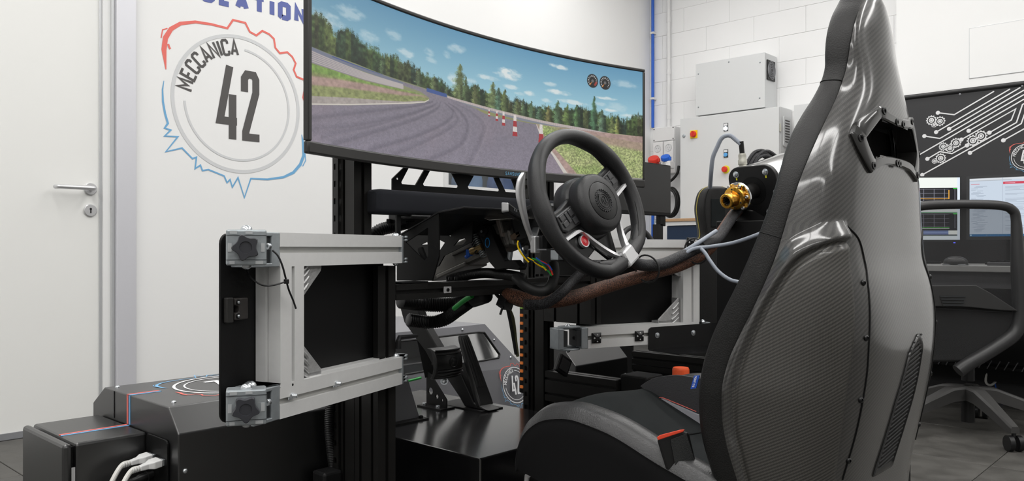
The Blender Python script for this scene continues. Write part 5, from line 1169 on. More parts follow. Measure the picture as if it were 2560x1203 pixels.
# ---------------- black front cover with a window and badge, its glare coloured in grey
t = thing('front_cover', 'black sheet-metal cover, its glare put in as grey, with a clear window and a badge, beyond the pedals', 'cover', (2.0, 2.3, .004))
yf, yb_ = 2.15, 2.75; zt, ztl = .484, .470
outl = [(1.55, .004), (2.42, .004), (2.40, .30), (2.36, .345), (2.225, zt), (1.55, zt)]
W_in = [PY(*q_, yf) for q_ in ((1062, 862), (1150, 848), (1225, 842), (1240, 848), (1268, 900), (1266, 912), (1180, 925), (1062, 945))]
wi = [(p.x, p.z) for p in W_in]; wi = [(1.63, wi[0][1]-.002), (1.63, wi[-1][1])] and [(1.64, .452), (wi[2][0], .4555), (wi[3][0], .452), (wi[4][0], .362), (wi[5][0]-.004, .350), (1.64, .335)]
M['cover_grey_glare'] = mat('cover_grey_glare', (.20, .20, .215), .42, .15, noise=.05, nscale=300)  # cover is black; this grey stands in for the reflected light
def slope(x, z): return (x, yf+max(0, z-.2)*.25, z)
b = MB(); tri = geometry.tessellate_polygon([[Vector((*q_, 0)) for q_ in outl], [Vector((*q_, 0)) for q_ in wi]]); fl = outl+wi
b.add([slope(*q_) for q_ in fl], [tuple(q_) for q_ in tri]); b.add([(slope(*q_)[0], slope(*q_)[1]+.004, q_[1]) for q_ in fl], [tuple(q_[::-1]) for q_ in tri])
fr_ = build('front_panel', b, 'cover_grey_glare', t, smooth=0)
b = MB(); k = slope(0, zt)[1]; b.loft([[(1.55, k, zt), (1.55, yb_, zt), (1.55, yb_, zt-.004), (1.55, k, zt-.004)], [(2.225, k, zt), (2.225, yb_, zt), (2.225, yb_, zt-.004), (2.225, k, zt-.004)]]); build('lid', b, 'cover_grey_glare', t, smooth=0)
b = MB(); vs = [slope(2.225, zt), slope(2.36, .345), slope(2.40, .30), slope(2.42, .004)]
b.loft([[v, (v[0], yb_, v[2]), (v[0]-.004, yb_, v[2]-.003), (v[0]-.004, v[1], v[2]-.003)] for v in vs]); build('sloped_side', b, 'cover_grey_glare', t, smooth=0)
b = MB(); b.add([(slope(*q_)[0], slope(*q_)[1]+.002, q_[1]) for q_ in wi], [tuple(range(len(wi)))]); b.add([(slope(*q_)[0], slope(*q_)[1]+.0035, q_[1]) for q_ in wi], [tuple(range(len(wi)))[::-1]])
build('window_pane', b, mat('clear_acrylic', (.95, .96, .97), .04, trans=1.0, ior=1.4), t, smooth=0)
b = MB()
for i in range(len(wi)): b.tube([slope(*wi[i]), slope(*wi[(i+1) % len(wi)])], .0035, 6)
build('window_gasket', b, 'black_rubber', t, smooth=0, kind='stuff')
b = MB(); b.box2((1.60, 2.42, .02), (2.16, 2.50, .45)); build('inner_board', b, mat('inner_white', (.55, .55, .55), .6), t, smooth=0)
b = MB(); b.box2((1.7, 2.30, .31), (2.1, 2.42, .355)); build('inner_drive', b, 'white_plastic', t, smooth=0, bevel=.004)
b = MB(); b.box2((1.86, 2.292, .32), (2.0, 2.30, .35)); build('inner_label', b, 'grey_sheet', t, smooth=0)
for q_ in ((1.66, .468), (1.80, .470), (1.95, .471), (2.10, .471), (2.26, .42), (2.335, .345), (2.12, .325), (1.90, .32)):
    p = slope(*q_); bolt(t, (p[0], p[1]-.001, p[2]), (0, -1, .25), .0055, 'dome', 'steel')
for x in (1.75, 1.9, 2.05, 2.2): bolt(t, (x, yb_-.12, zt), (0, 0, 1), .0055, 'dome', 'steel')
lc = PY(1284, 962, yf+.02); ex_ = Vector((1, 0, 0)); ey_ = Vector((0, .25, 1)).normalized()
p = slope(lc.x, lc.z); logo(t, (p[0], p[1]-.0006, p[2]), ex_, ey_, .070, 'print_white', 'print_white', t=.0004)

# ---------------- base frame of black profiles right of the platform
t = thing('base_frame', 'low black slotted profile frame on the floor right of the pedals', 'frame', (2.1, 1.3, .004))
profile(t, (1.872, 1.588, .363), (1.872, 1.325, .363), .045, .09, 'black_anod', (0, 0, 1), 'side_beam', .008, 1, 2)
for k in range(6):
    profile(t, (2.352, 1.60, .4-.046*k), (2.352, .80, .4-.046*k), .045, .044, 'black_anod', (0, 0, 1), 'long_beam', .008, 1, 1)
b = MB(); b.box2((1.865, 1.23, .004), (1.95, 1.322, .425)); build('corner_block', b, 'black', t, smooth=0, bevel=.006)
b = MB(); b.box2((1.85, 1.33, .004), (1.894, 1.58, .3)); build('foot', b, 'black', t, smooth=0)
b = MB(); b.box2((1.95, 1.25, .004), (2.33, 1.30, .06)); build('floor_beam', b, 'black_anod', t, smooth=0)
b = MB(); b.box2((2.33, .82, .004), (2.374, 1.58, .148)); build('foot', b, 'black', t, smooth=0)
b = MB(); p = PD(1407, 913, 2.25); b.box(p, (.055, .012, .05), Matrix.Rotation(.5, 3, 'Y')); build('rocker_panel', b, 'black_gloss', t, smooth=0, bevel=.002)
b = MB(); b.box(p+Vector((0, -.007, 0)), (.038, .003, .034), Matrix.Rotation(.5, 3, 'Y')); build('rocker_face', b, 'black_plastic', t, smooth=0, bevel=.001)
# ================================================================== RACING SEAT
def carbon(name, c0, c1, period, rough, coat, ang=0.0, metal=0.0, crough=.12):
    m = D.materials.new(name); m.use_nodes = True; nt = m.node_tree; bs = nt.nodes['Principled BSDF']; N = nt.nodes.new; L = nt.links.new
    uv = N('ShaderNodeUVMap'); sep = N('ShaderNodeSeparateXYZ'); L(uv.outputs[0], sep.inputs[0])
    def mth(op, a, b=None, c=None):
        n = N('ShaderNodeMath'); n.operation = op
        for i, v in enumerate((a, b, c)):
            if v is None: continue
            if isinstance(v, (int, float)): n.inputs[i].default_value = v
            else: L(v, n.inputs[i])
        return n.outputs[0]
    u, v = sep.outputs[0], sep.outputs[1]
    ca, sa = math.cos(ang), math.sin(ang)
    ur = mth('ADD', mth('MULTIPLY', u, ca/period), mth('MULTIPLY', v, sa/period)); vr = mth('SUBTRACT', mth('MULTIPLY', v, ca/period), mth('MULTIPLY', u, sa/period))
    # 2x2 twill: each tow runs over two and under two, stepping by one
    cu_, cv_ = mth('FLOOR', ur), mth('FLOOR', vr)
    ph = mth('FLOORED_MODULO', mth('SUBTRACT', mth('ADD', cu_, 4000.0), cv_), 4.0); warp = mth('LESS_THAN', ph, 1.5)
    fu, fv = mth('FRACT', ur), mth('FRACT', vr)
    ridge_u = mth('SUBTRACT', 1.0, mth('POWER', mth('ABSOLUTE', mth('SUBTRACT', mth('MULTIPLY', fu, 2.0), 1.0)), 3.0))
    ridge_v = mth('SUBTRACT', 1.0, mth('POWER', mth('ABSOLUTE', mth('SUBTRACT', mth('MULTIPLY', fv, 2.0), 1.0)), 3.0))
    h = mth('ADD', mth('MULTIPLY', warp, ridge_u), mth('MULTIPLY', mth('SUBTRACT', 1.0, warp), mth('MULTIPLY', ridge_v, .8)))
    mx = N('ShaderNodeMix'); mx.data_type = 'RGBA'; mx.inputs[6].default_value = (*c0, 1); mx.inputs[7].default_value = (*c1, 1)
    L(mth('ADD', mth('MULTIPLY', warp, .75), mth('MULTIPLY', h, .25)), mx.inputs[0]); L(mx.outputs[2], bs.inputs['Base Color'])
    bp = N('ShaderNodeBump'); bp.inputs['Strength'].default_value = .25; bp.inputs['Distance'].default_value = .0004; L(h, bp.inputs['Height']); L(bp.outputs[0], bs.inputs['Normal'])
    bs.inputs['Roughness'].default_value = rough; bs.inputs['Metallic'].default_value = metal; bs.inputs['Coat Weight'].default_value = coat; bs.inputs['Coat Roughness'].default_value = crough
    return m
M['carbon'] = carbon('glossy_carbon_weave', (.018, .0175, .017), (.048, .046, .043), .0024, .36, 1.0, math.radians(-12), .1)
M['carbon_satin'] = carbon('satin_carbon_weave', (.024, .023, .0215), (.082, .078, .070), .0018, .42, .25, math.radians(-15), .2)
ST = np.array([
 # z, half width, leather front, shell edge, rear, squareness
 (1.243, .018, .530, .508, .505, 1.9), (1.236, .030, .546, .511, .502, 1.9), (1.215, .050, .547, .505, .494, 1.9), (1.19, .074, .550, .504, .489, 1.9), (1.165, .092, .551, .504, .485, 1.9), (1.13, .105, .551, .506, .482, 2.0),
 (1.09, .109, .548, .510, .473, 2.1), (1.05, .124, .554, .516, .465, 2.3), (1.02, .147, .562, .519, .464, 2.6), (.98, .180, .573, .524, .466, 3.0), (.94, .205, .578, .531, .468, 3.2), (.90, .228, .578, .538, .467, 3.4),
 (.85, .243, .586, .549, .468, 3.6), (.80, .252, .601, .560, .466, 3.7), (.76, .259, .616, .570, .462, 3.8), (.72, .265, .631, .583, .450, 3.8), (.68, .268, .651, .599, .443, 3.8), (.64, .270, .671, .619, .440, 3.8),
 (.60, .272, .688, .639, .441, 3.8), (.55, .275, .699, .649, .447, 3.8), (.50, .272, .702, .649, .456, 3.8), (.45, .269, .696, .639, .466, 3.6), (.40, .264, .680, .624, .477, 3.5), (.34, .255, .662, .607, .485, 3.3), (.28, .245, .650, .600, .487, 3.2)])[::-1]
def sv(z, c): return float(np.interp(z, ST[:, 0], ST[:, c]))
_zz = np.linspace(.28, 1.243, 400); _tab = {}
for c in range(1, 6):
    a = np.interp(_zz, ST[:, 0], ST[:, c]); k = np.hanning(25); k /= k.sum(); ap = np.pad(a, 12, mode='edge'); sm = np.convolve(ap, k, 'valid'); wgt = np.clip((1.225-_zz)/.03, 0, 1); _tab[c] = a*(1-wgt)+sm*wgt
def sv(z, c): return float(np.interp(z, _zz, _tab[c]))
def inpoly(x, y, P):
    c = False; n = len(P); j = n-1
    for i in range(n):
        if (P[i][1] > y) != (P[j][1] > y) and x < (P[j][0]-P[i][0])*(y-P[i][1])/(P[j][1]-P[i][1])+P[i][0]: c = not c
        j = i
    return c
def polydist(x, y, P):                        # signed distance, positive inside
    P = np.array(P); Q = np.roll(P, -1, 0); d = Q-P; t = np.clip(((x-P[:, 0])*d[:, 0]+(y-P[:, 1])*d[:, 1])/(d**2).sum(1), 0, 1)
    m = np.sqrt(((x-P[:, 0]-t*d[:, 0])**2+(y-P[:, 1]-t*d[:, 1])**2).min()); return m if inpoly(x, y, P) else -m
def sst(x): x = min(1, max(0, x)); return x*x*(3-2*x)
PANEL = spline([(.462, .790), (.486, .793), (.524, .769), (.55, .737), (.59, .665), (.625, .576), (.634, .496), (.625, .445), (.611, .39), (.585, .33), (.50, .33), (.474, .426), (.459, .552), (.45, .643), (.447, .733), (.452, .775), (.462, .790)], 5)[:-1]
POD = spline([(.625, .66), (.563, .772), (.533, .803), (.474, .826), (.434, .800), (.415, .746), (.412, .675), (.420, .586), (.44, .431), (.46, .30), (.60, .30), (.66, .42), (.665, .55), (.625, .66)], 5)[:-1]
def sbase(a, z):
    w, fi, r, n = sv(z, 1), sv(z, 3), sv(z, 4), sv(z, 5); t = abs(a)*math.pi/2; e = 2/n
    s_, c_ = math.sin(t)**e if t > 0 else 0, max(math.cos(t), 0)**e
    x = w*s_; y = fi-(fi-r)*c_
    if abs(a) > 1: x, y = w, fi
    return (math.copysign(x, a), y)
def spoint(a, z, off=0.0):
    x, y = sbase(a, z); h = .004
    x1, y1 = sbase(max(-1, a-h), z); x2, y2 = sbase(min(1, a+h), z); tx, ty = x2-x1, y2-y1; l = math.hypot(tx, ty) or 1
    nx, ny = ty/l, -tx/l
    d = off
    if x < -sv(z, 1)*.80 and z < .86:
        pd = polydist(y, z, PANEL); od = polydist(y, z, POD)
        d += .016*sst((od+.004)/.032)                              # swollen pod
        if pd > -.012: d -= .010*sst((pd+.004)/.007)-.0065*sst((pd-.004)/.010)   # groove, then the panel
    d += .006*math.exp(-(x/.05)**2)*sst((z-1.02)/.1)*1.0             # ridge down the head
    return Vector((CX+x+nx*d, y+ny*d, z))
def toimg(p):
    X_ = p[0]*RGT[0]+p[1]*RGT[1]; Y_ = p[0]*FWD[0]+p[1]*FWD[1]; return 1280+FL*X_/Y_, HOR-FL*(p[2]-CZ)/Y_
def spx(px, py):                               # (x, z) of the point of the seat back seen at a picture position
    best = None
    for a in np.linspace(-1, .9, 260):
        z = .7
        for _ in range(5):
            x, y = sbase(a, z); Y_ = (CX+x)*FWD[0]+y*FWD[1]; z = min(1.242, max(.281, CZ+(HOR-py)*Y_/FL))
        x, y = sbase(a, z); u, v = toimg((CX+x, y, z)); d_ = abs(u-px)
        if best is None or d_ < best[0]: best = (d_, a, z, x)
    return best[1], best[2], best[3]
# parameter positions: denser where the section turns
NA, NZ = 150, 250
za = np.concatenate([np.linspace(.29, 1.2, NZ-26), 1.2+.043*np.sin(np.linspace(0, math.pi/2, 27))[1:]])
aa = []
_s = [sbase(a, .62) for a in np.linspace(-1, 1, 4001)]; _d = np.concatenate([[0], np.cumsum([math.hypot(_s[i+1][0]-_s[i][0], _s[i+1][1]-_s[i][1]) for i in range(4000)])])
aa = np.interp(np.linspace(0, _d[-1], NA+1), _d, np.linspace(-1, 1, 4001))
def sym(half): return half+[(-a, z) for a, z in half[::-1]]
_o = [spx(*p)[:2] for p in ((2181, 398), (2160, 345), (2196, 297), (2226, 311))]; _zt = _o[3][1]; _zb = _o[0][1]
OPEN_A = sym([(-.02, _zb+.010), (_o[0][0]*.55, _zb+.008), _o[0], _o[1], _o[2], _o[3], (-.02, _zt-.001)][0:])
_f = [spx(*p)[:2] for p in ((2204, 413), (2172, 433), (2150, 392), (2124, 335), (2133, 309), (2196, 265), (2216, 283))]
FRAME_A = sym([(-.02, _f[0][1]+.003)]+_f+[(-.02, _f[6][1]-.003)])
def axz(a, z): return (sbase(a, z)[0], z)
def a_of_x(x, z):                              # parameter at lateral position x on the rear
    lo, hi = 0.0, 1.0
    for _ in range(24):
        mid = (lo+hi)/2
        if sbase(mid, z)[0] < abs(x): lo = mid
        else: hi = mid
    return math.copysign((lo+hi)/2, x)
seat = thing('racing_seat', 'carbon-fibre racing bucket seat with black leather edges, seen from behind', 'seat', (CX, .75, .12))
def shell(name, off, m, cut, za_, aa_, flip=False, uvs=True):
    b = MB(); idx = {}; vals = []
    for i, z in enumerate(za_):
        for j, a in enumerate(aa_): vals.append(spoint(a, z, off))
    n = len(aa_); b.v = [tuple(p) for p in vals]; keep = []
    # arc length along each row for the weave
    for i in range(len(za_)-1):
        for j in range(n-1):
            q = (i*n+j, i*n+j+1, (i+1)*n+j+1, (i+1)*n+j)
            if cut:
                c = sum((vals[k] for k in q), Vector())/4
                if inpoly((aa_[j]+aa_[j+1])/2, (za_[i]+za_[i+1])/2, cut): continue
            keep.append(q[::-1] if flip else q)
    b.f = keep; o = build(name, b, m, seat, smooth=180)
    if uvs:
        arcs = np.zeros((len(za_), n))
        for i in range(len(za_)):
            for j in range(1, n): arcs[i, j] = arcs[i, j-1]+(vals[i*n+j]-vals[i*n+j-1]).length
            arcs[i] -= arcs[i, n//2]
        arcs = np.array([arcs[min(len(za_)-1, max(0, i))] for i in range(len(za_))])
        uvl = o.data.uv_layers.new(name='UVMap'); uvv = []
        for f in keep:
            for k in f: uvv.append((arcs[k//n, k % n], za_[k//n]))
        uvl.data.foreach_set('uv', np.array(uvv, np.float32).ravel())
    return o
sh = shell('shell', 0.0, 'carbon', OPEN_A, za, aa, flip=False)
# faces of the recessed side panels take the satin weave
sh.data.materials.append(M['carbon_satin'])
for p in sh.data.polygons:
    c = p.center+Vector(ORG[seat.name])
    if c.x-CX < -sv(c.z, 1)*.8 and c.z < .86 and polydist(c.y, c.z, PANEL) > .002: p.material_index = 1
shell('inner_padding', -.036, 'suede', OPEN_A, np.linspace(.34, 1.04, 60), np.linspace(-.985, .985, 70), flip=True, uvs=False)
b = MB(); b.loft([[(CX+sv(z, 1)*.86*math.cos(t_)*k, sv(z, 2)-.012+.016*max(0, math.sin(t_))-.02*max(0, -math.sin(t_)), z) for t_ in np.linspace(0, 2*math.pi, 25)[:-1]] for z, k in ((1.0, .8), (1.03, 1), (1.08, 1), (1.14, 1), (1.17, 1), (1.195, .8))]); build('head_pad', b, 'leather', seat, smooth=60)
# slot frame with bolts
def resamp(P, n):
    P = np.array(list(P)+[P[0]]); d = np.concatenate([[0], np.cumsum(np.hypot(*np.diff(P, axis=0).T))]); s = np.linspace(0, d[-1], n+1)[:-1]
    return [(float(np.interp(q, d, P[:, 0])), float(np.interp(q, d, P[:, 1]))) for q in s]
def surf(x, z, off=0.0): return spoint(a_of_x(x, z), z, off)
def sub(P, k=8): return [(P[i][0]+(P[(i+1) % len(P)][0]-P[i][0])*j/k, P[i][1]+(P[(i+1) % len(P)][1]-P[i][1])*j/k) for i in range(len(P)) for j in range(k)]
fo = sub(FRAME_A); inn_ = sub(OPEN_A, 40); n_f = len(fo)
sc_ = lambda p: (p[0]*.25, p[1])
def nearest(p):
    return min(inn_, key=lambda q: (sc_(q)[0]-sc_(p)[0])**2+(q[1]-p[1])**2)
# walk both outlines from the lower middle so the ring never crosses itself
idx_o = [0]; fi_ = []
m_ = len(inn_); last = 0
for k in range(n_f):
    best = min(range(last, min(m_, last+60)), key=lambda q: (sc_(inn_[q])[0]-sc_(fo[k])[0])**2+(inn_[q][1]-fo[k][1])**2+1e-9*q); last = best; fi_.append(inn_[best])
b = MB(); R = []
for off, mix in ((-.004, 0), (.0040, 0.0), (.0062, .12), (.0062, .85), (.0040, 1.0), (-.03, 1.0)):
    R.append([spoint(o_[0]*(1-mix)+i_[0]*mix, o_[1]*(1-mix)+i_[1]*mix, off) for o_, i_ in zip(fo, fi_)])
b.loft([[r[k] for r in R] for k in list(range(n_f))+[0]], closed=False, caps=False)
fr_ = build('slot_frame', b, mat('slot_frame_black', (.012, .0115, .011), .22, coat=.6), seat, smooth=40)
_b = [spx(*p)[:2] for p in ((2143, 347), (2201, 279), (2175, 415), (2232, 409), (2249, 312))]
for a_, z in _b+[(-a_, z) for a_, z in _b]:
    p = spoint(a_, z, .006); nn = spoint(a_, z, .02)-p; bolt(seat, p, nn, .0066, 'flat', 'black_gloss')
# vertical joints on the back with bolts
SEAM = [spx(*p)[:2] for p in ((2118, 566), (2147, 600), (2163, 660), (2171, 720), (2173, 850), (2163, 960), (2140, 1080), (2105, 1200))]
SB = [spx(*p)[:2] for p in ((2157, 707), (2164, 845), (2152, 1000), (2121, 1152))]
for sx in (-1, 1):
    ps = [spoint(a_*-sx, z, .0004) for a_, z in spline(SEAM, 8)]
    b = MB(); b.tube(ps, .0016, 6); build('joint_line', b, 'black', seat)
    for a_, z in SB: p = spoint(a_*-sx, z, .0); nn = spoint(a_*-sx, z, .02)-p; bolt(seat, p, nn, .0052, 'button', 'black_gloss')
# crest line of the pod, running from the leather over the shoulder
b = MB(); b.tube([spoint(-(1-.0), z, .001) for z in (.66, .67)], .001, 4)
# belt slot low on the back: dark recess with ribbed mesh
SL = [(-.080, .392), (-.046, .52), (-.012, .60), (.036, .632), (.062, .612), (.050, .52), (.012, .392)]
b = MB(); q = resamp(SL, 60); c_ = (np.mean([p[0] for p in q]), np.mean([p[1] for p in q]))
R = []
for off, k in ((.0005, 1.0), (.003, .985), (.003, .93), (.0006, .88)): R.append([surf(c_[0]+(x-c_[0])*k, c_[1]+(z-c_[1])*k, off) for x, z in q])
b.loft([[r[k] for r in R] for k in list(range(60))+[0]], closed=False, caps=False); b.f = [f[::-1] for f in b.f]; bs_ = build('belt_slot', b, 'black_gloss', seat, smooth=50)
b = MB(); rows = 26
pts = []
for i in range(rows+1):
    z = .40+i/rows*.215; xl = np.interp(z, [.392, .52, .60, .632], [-.072, -.040, -.008, .034]); xr = np.interp(z, [.392, .52, .612, .632], [.006, .044, .055, .04]); pts.append((xl, xr, z))
for xl, xr, z in pts: b.tube([surf(xl+(xr-xl)*t_, z+.012*t_, .0012) for t_ in np.linspace(0, 1, 6)], .0017, 5)
build('mesh_rib', b, 'black', bs_, kind='stuff')
b = MB(); b.f = []; o_ = b.add([surf(x, z, .0008) for x, z in q], [tuple(range(60))]); build('slot_floor', b, mat('slot_black', (.004, .004, .004), .6), bs_, smooth=0)

# black leather edge all round the opening of the shell
def rim_path():
    zs = [.30, .34, .38, .42, .46, .50, .54, .58, .62, .66, .70, .74, .78, .82, .86, .90, .94, .97, 1.0, 1.03, 1.06, 1.09, 1.12, 1.15, 1.18, 1.205]
    L_ = [(CX-sv(z, 1)+.017, (sv(z, 2)+sv(z, 3))/2, z, (sv(z, 2)-sv(z, 3))/2+.003) for z in zs]
    top = [(CX-.022, .524, 1.232, .022), (CX, .524, 1.239, .022)]
    half = L_+top
    return half+[(2*CX-x, y, z, h) for x, y, z, h in half[:-1][::-1]]
rp = spline(rim_path(), 4); PP = [Vector(p[:3]) for p in rp]; n_ = len(PP); rings = []
def rim_ring(i, k=1.0, n=22):
    T = (PP[min(i+1, n_-1)]-PP[max(i-1, 0)]).normalized(); Yd = Vector((0, 1, 0)); Yd = (Yd-T*Yd.dot(T)).normalized(); Nn = T.cross(Yd)
    if (Nn.x*(PP[i].x-CX)+Nn.z*(PP[i].z-.8)*.0) < 0 and abs(PP[i].x-CX) > .03: pass
    hy = rp[i][3]; hx = .0185; out = []
    for j in range(n):
        t_ = 2*math.pi*j/n; c, s = math.cos(t_), math.sin(t_); e = .62
        out.append(PP[i]+Yd*(hy*math.copysign(abs(c)**e, c)*k)+Nn*(hx*math.copysign(abs(s)**e, s)*k))
    return out
b = MB(); b.loft([rim_ring(0, .6)]+[rim_ring(i) for i in range(n_)]+[rim_ring(n_-1, .6)]); rl = build('leather_edge', b, 'leather', seat, smooth=60)
# stitched seam along the outside of the leather, with a cross seam at the neck
def rim_at(i, cy, sgn=-1, k=1.0):
    T = (PP[min(i+1, n_-1)]-PP[max(i-1, 0)]).normalized(); Yd = Vector((0, 1, 0)); Yd = (Yd-T*Yd.dot(T)).normalized(); Nn = T.cross(Yd)
    o_ = Nn if Nn.x*sgn > 0 else -Nn
    c = abs(cy); s = max(0, 1-c**(1/.62))**.62
    return PP[i]+Yd*(rp[i][3]*cy)+o_*(.0186*s*k)
li = [i for i in range(n_) if PP[i].x < CX-.05]
b = MB(); b.tube([rim_at(i, .48) for i in li], .0009, 5); build('seam', b, 'black', rl)
st = MB(); path = [rim_at(i, .40, -1, 1.01) for i in li]; d = [0]
for i in range(1, len(path)): d.append(d[-1]+(path[i]-path[i-1]).length)
A_ = np.array([tuple(p) for p in path])
for s in np.arange(.01, d[-1]-.01, .0075):
    p0 = [np.interp(s, d, A_[:, c]) for c in range(3)]; p1 = [np.interp(s+.0045, d, A_[:, c]) for c in range(3)]; st.tube([p0, p1], .0009, 4)
build('stitching', st, mat('stitch_thread', (.035, .035, .037), .6), rl, kind='stuff')
for zc in (1.058, .800):
    i = min(li, key=lambda i: abs(PP[i].z-zc)); b = MB(); b.tube([PP[i]+(q_-PP[i])*1.012 for q_ in rim_ring(i)], .0011, 5, closed=True); build('cross_seam', b, 'black', rl)

# seat cushion
def cush(u, v):
    x = CX+(u-.5)*.40; y = .60+.535*v
    z = float(np.interp(y, [.60, .80, .90, .96, 1.0, 1.06, 1.10, 1.125, 1.135], [.330, .335, .349, .374, .391, .416, .432, .437, .428]))+.006*math.cos((u-.5)*2*math.pi)
    return (x, y, z)
b = MB(); b.grid(cush, 28, 60); build('cushion', b, 'suede', seat, smooth=60)
b = MB(); pr = [(1.135, .424), (1.128, .36), (1.09, .305), (.62, .26), (.62, .31), (.85, .325), (.96, .365), (1.06, .405), (1.12, .428)]; b.prism(ccw(pr), (CX-.20, 0, 0), (0, 1, 0), (0, 0, 1), .40); build('base_pan', b, 'suede_side', seat, smooth=0, bevel=.003)
for k_ in (.33, .62):
    b = MB(); b.tube([Vector(cush(u, k_))+Vector((0, 0, .0008)) for u in np.linspace(.06, .94, 14)], .0016, 5); build('quilt_seam', b, 'suede_side', seat)
def bolster(sx):
    st_ = [(.66, .385, .030), (.70, .402, .034), (.782, .428, .038), (.869, .459, .041), (.935, .472, .042), (.984, .476, .042), (1.04, .466, .042), (1.075, .448, .042), (1.10, .424, .040), (1.116, .392, .036), (1.121, .36, .030)]
    P_ = spline(st_, 4); rings = []; lr = []
    for y, zt, w in P_:
        zb = .30+.02*sst((y-1.0)/.12); f = 1-.5*sst((y-1.085)/.04)
        sec = [(-.030, zb), (-.036, zt-.06), (-.036, zt-.030), (-.026, zt-.008), (-.008, zt), (.012, zt-.003), (.030, zt-.020), (.040, zt-.045), (.044, zb)]
        rings.append([(CX+sx*(.242-s*sx*0)+(s if sx < 0 else -s), y, max(zb, z)) for s, z in sec])
        lr.append([(CX+sx*.242+(s if sx < 0 else -s), y, max(zb, z)) for s, z in ((-.0375, zt-.028), (-.0275, zt-.0065), (-.008, zt+.002), (.0125, zt-.0012), (.022, zt-.0085), (.018, zt-.02), (-.03, zt-.034))])
    if sx > 0: rings = [r[::-1] for r in rings]; lr = [r[::-1] for r in lr]
    b = MB(); b.loft(rings); bo = build('bolster', b, 'suede_side' if sx < 0 else 'leather', seat, smooth=60)
    # the leather strip runs on over the front nose
    b = MB(); b.loft(lr); build('leather_strip', b, M['leather_worn'], bo, smooth=50)
    return bo
M['leather_worn'] = mat('worn_grey_leather', (.034, .034, .035), .34, noise=.4, nscale=26, bump=.35, bscale=300)
bl = bolster(-1); br = bolster(1)
b = MB(); b.prism(ccw([(.66, .30), (.66, .372), (.74, .392), (.86, .418), (.97, .43), (1.05, .415), (1.09, .38), (1.085, .33), (1.05, .30)]), (CX-.2795, 0, 0), (0, 1, 0), (0, 0, 1), -.003); 
# inner face of the far bolster: grey leather with a pale red-stitched patch
def patch(name, pts, m, off, parent=None):
    b = MB(); vs = [PX(*p, CX+.196) for p in pts]; vs = [Vector((v.x-off, v.y, v.z)) for v in vs]
    b.loft([[v+Vector((.006, 0, 0)) for v in vs], vs]); return build(name, b, m, parent or seat, smooth=0, bevel=.001)
M['far_leather'] = mat('far_bolster_leather', (.045, .045, .048), .45, bump=.3, bscale=350)
patch('bolster_facing', spline([(1600, 966), (1616, 955), (1640, 944), (1690, 938), (1735, 944), (1760, 952), (1780, 1000), (1770, 1062), (1742, 1048), (1700, 1022), (1655, 998), (1620, 980), (1600, 966)], 3)[:-1], 'far_leather', .0)
pt = patch('pale_patch', spline([(1652, 1000), (1658, 996), (1690, 1010), (1745, 1034), (1770, 1045), (1775, 1075), (1744, 1063), (1700, 1043), (1668, 1022), (1654, 1009), (1652, 1000)], 3)[:-1], 'grey_leather', .008)
pt['label'] = 'pale grey leather patch with red stitching'
b = MB(); rd = [PX(*p, CX+.196)-Vector((.0085, 0, 0)) for p in spline([(1742, 1068), (1700, 1047), (1666, 1027), (1651, 1011), (1650, 1000), (1657, 993), (1690, 1005), (1745, 1028)], 5)]; b.tube(rd, .0009, 5); build('red_stitching', b, 'logo_red', pt)
# maker tag
tp = [PX(*p, CX-.262) for p in ((1735, 940), (1749, 939), (1740, 971), (1726, 973))]
b = MB(); b.loft([tp, [v+Vector((.002, .0, 0)) for v in tp]]); tg = build('tag', b, mat('tag_blue', (.01, .07, .42), .6), seat, smooth=0, label='blue woven tag')
ex_ = (tp[3]-tp[0]); ey_ = (tp[1]-tp[0]); hh = ey_.length
def low(mb, txt, h, w, o, ex, ey, gap, t):
    g = {'s': [[(.4, .62), (.1, .62), (0, .52), (0, .38), (.4, .26), (.4, .08), (.3, 0), (0, 0)]], 'p': [[(0, -.3), (0, .62), (.4, .62), (.4, 0), (0, 0)]], 'a': [[(.05, .62), (.4, .62), (.4, 0), (0, 0), (0, .34), (.4, .34)]], 'r': [[(0, 0), (0, .62), (.36, .62)]], 'c': [[(.4, .62), (0, .62), (0, 0), (.4, 0)]], 'o': [[(0, 0), (0, .62), (.4, .62), (.4, 0), (0, 0)]]}
    x = 0
    for ch in txt:
        for s in g[ch]: mb.stroke([(x+p[0]*h, p[1]*h) for p in s], w, o, ex, ey, t)
        x += (.4+gap)*h
b = MB(); low(b, 'sparco', hh*.46, hh*.07, tp[0]+ex_*.06+ey_*.30-Vector((.0004, 0, 0)), ex_.normalized(), ey_.normalized(), .28, .0004); low(b, 'sparco', hh*.46, hh*.07, tp[0]+ex_*.06+ey_*.30-Vector((.0012, 0, 0)), ex_.normalized(), ey_.normalized(), .28, -.0002); build('tag_lettering', b, 'print_white', tg, smooth=0)
# seat rails and brackets under the cushion
b = MB(); b.box2((CX-.20, .55, .21), (CX+.20, 1.06, .30)); build('underframe', b, 'black', seat, smooth=0, bevel=.004)
for sx in (-1, 1):
    b = MB(); b.box2((CX+sx*.2-.02, .50, .15), (CX+sx*.2+.02, 1.13, .21)); build('slide_rail', b, mat('rail_grey', (.30, .29, .26), .5, .3) if sx < 0 else M['rg'], seat, smooth=0, bevel=.003)
    if sx < 0: M['rg'] = bpy.data.materials['rail_grey']
b = MB(); b.box2((CX-.24, 1.0, .20), (CX-.17, 1.08, .285)); b2 = build('rail_foot', b, mat('beige_cast', (.42, .41, .36), .5, noise=.1, nscale=20), seat, smooth=0, bevel=.008, seg=3)
lv = [PX(*p, CX-.245) for p in spline([(1318, 1190), (1335, 1180), (1362, 1177), (1385, 1188), (1392, 1203), (1380, 1225), (1330, 1225), (1316, 1205)], 5)]
b = MB(); b.tube(lv, .0055, 10, closed=True); build('slide_handle', b, 'satin', seat)
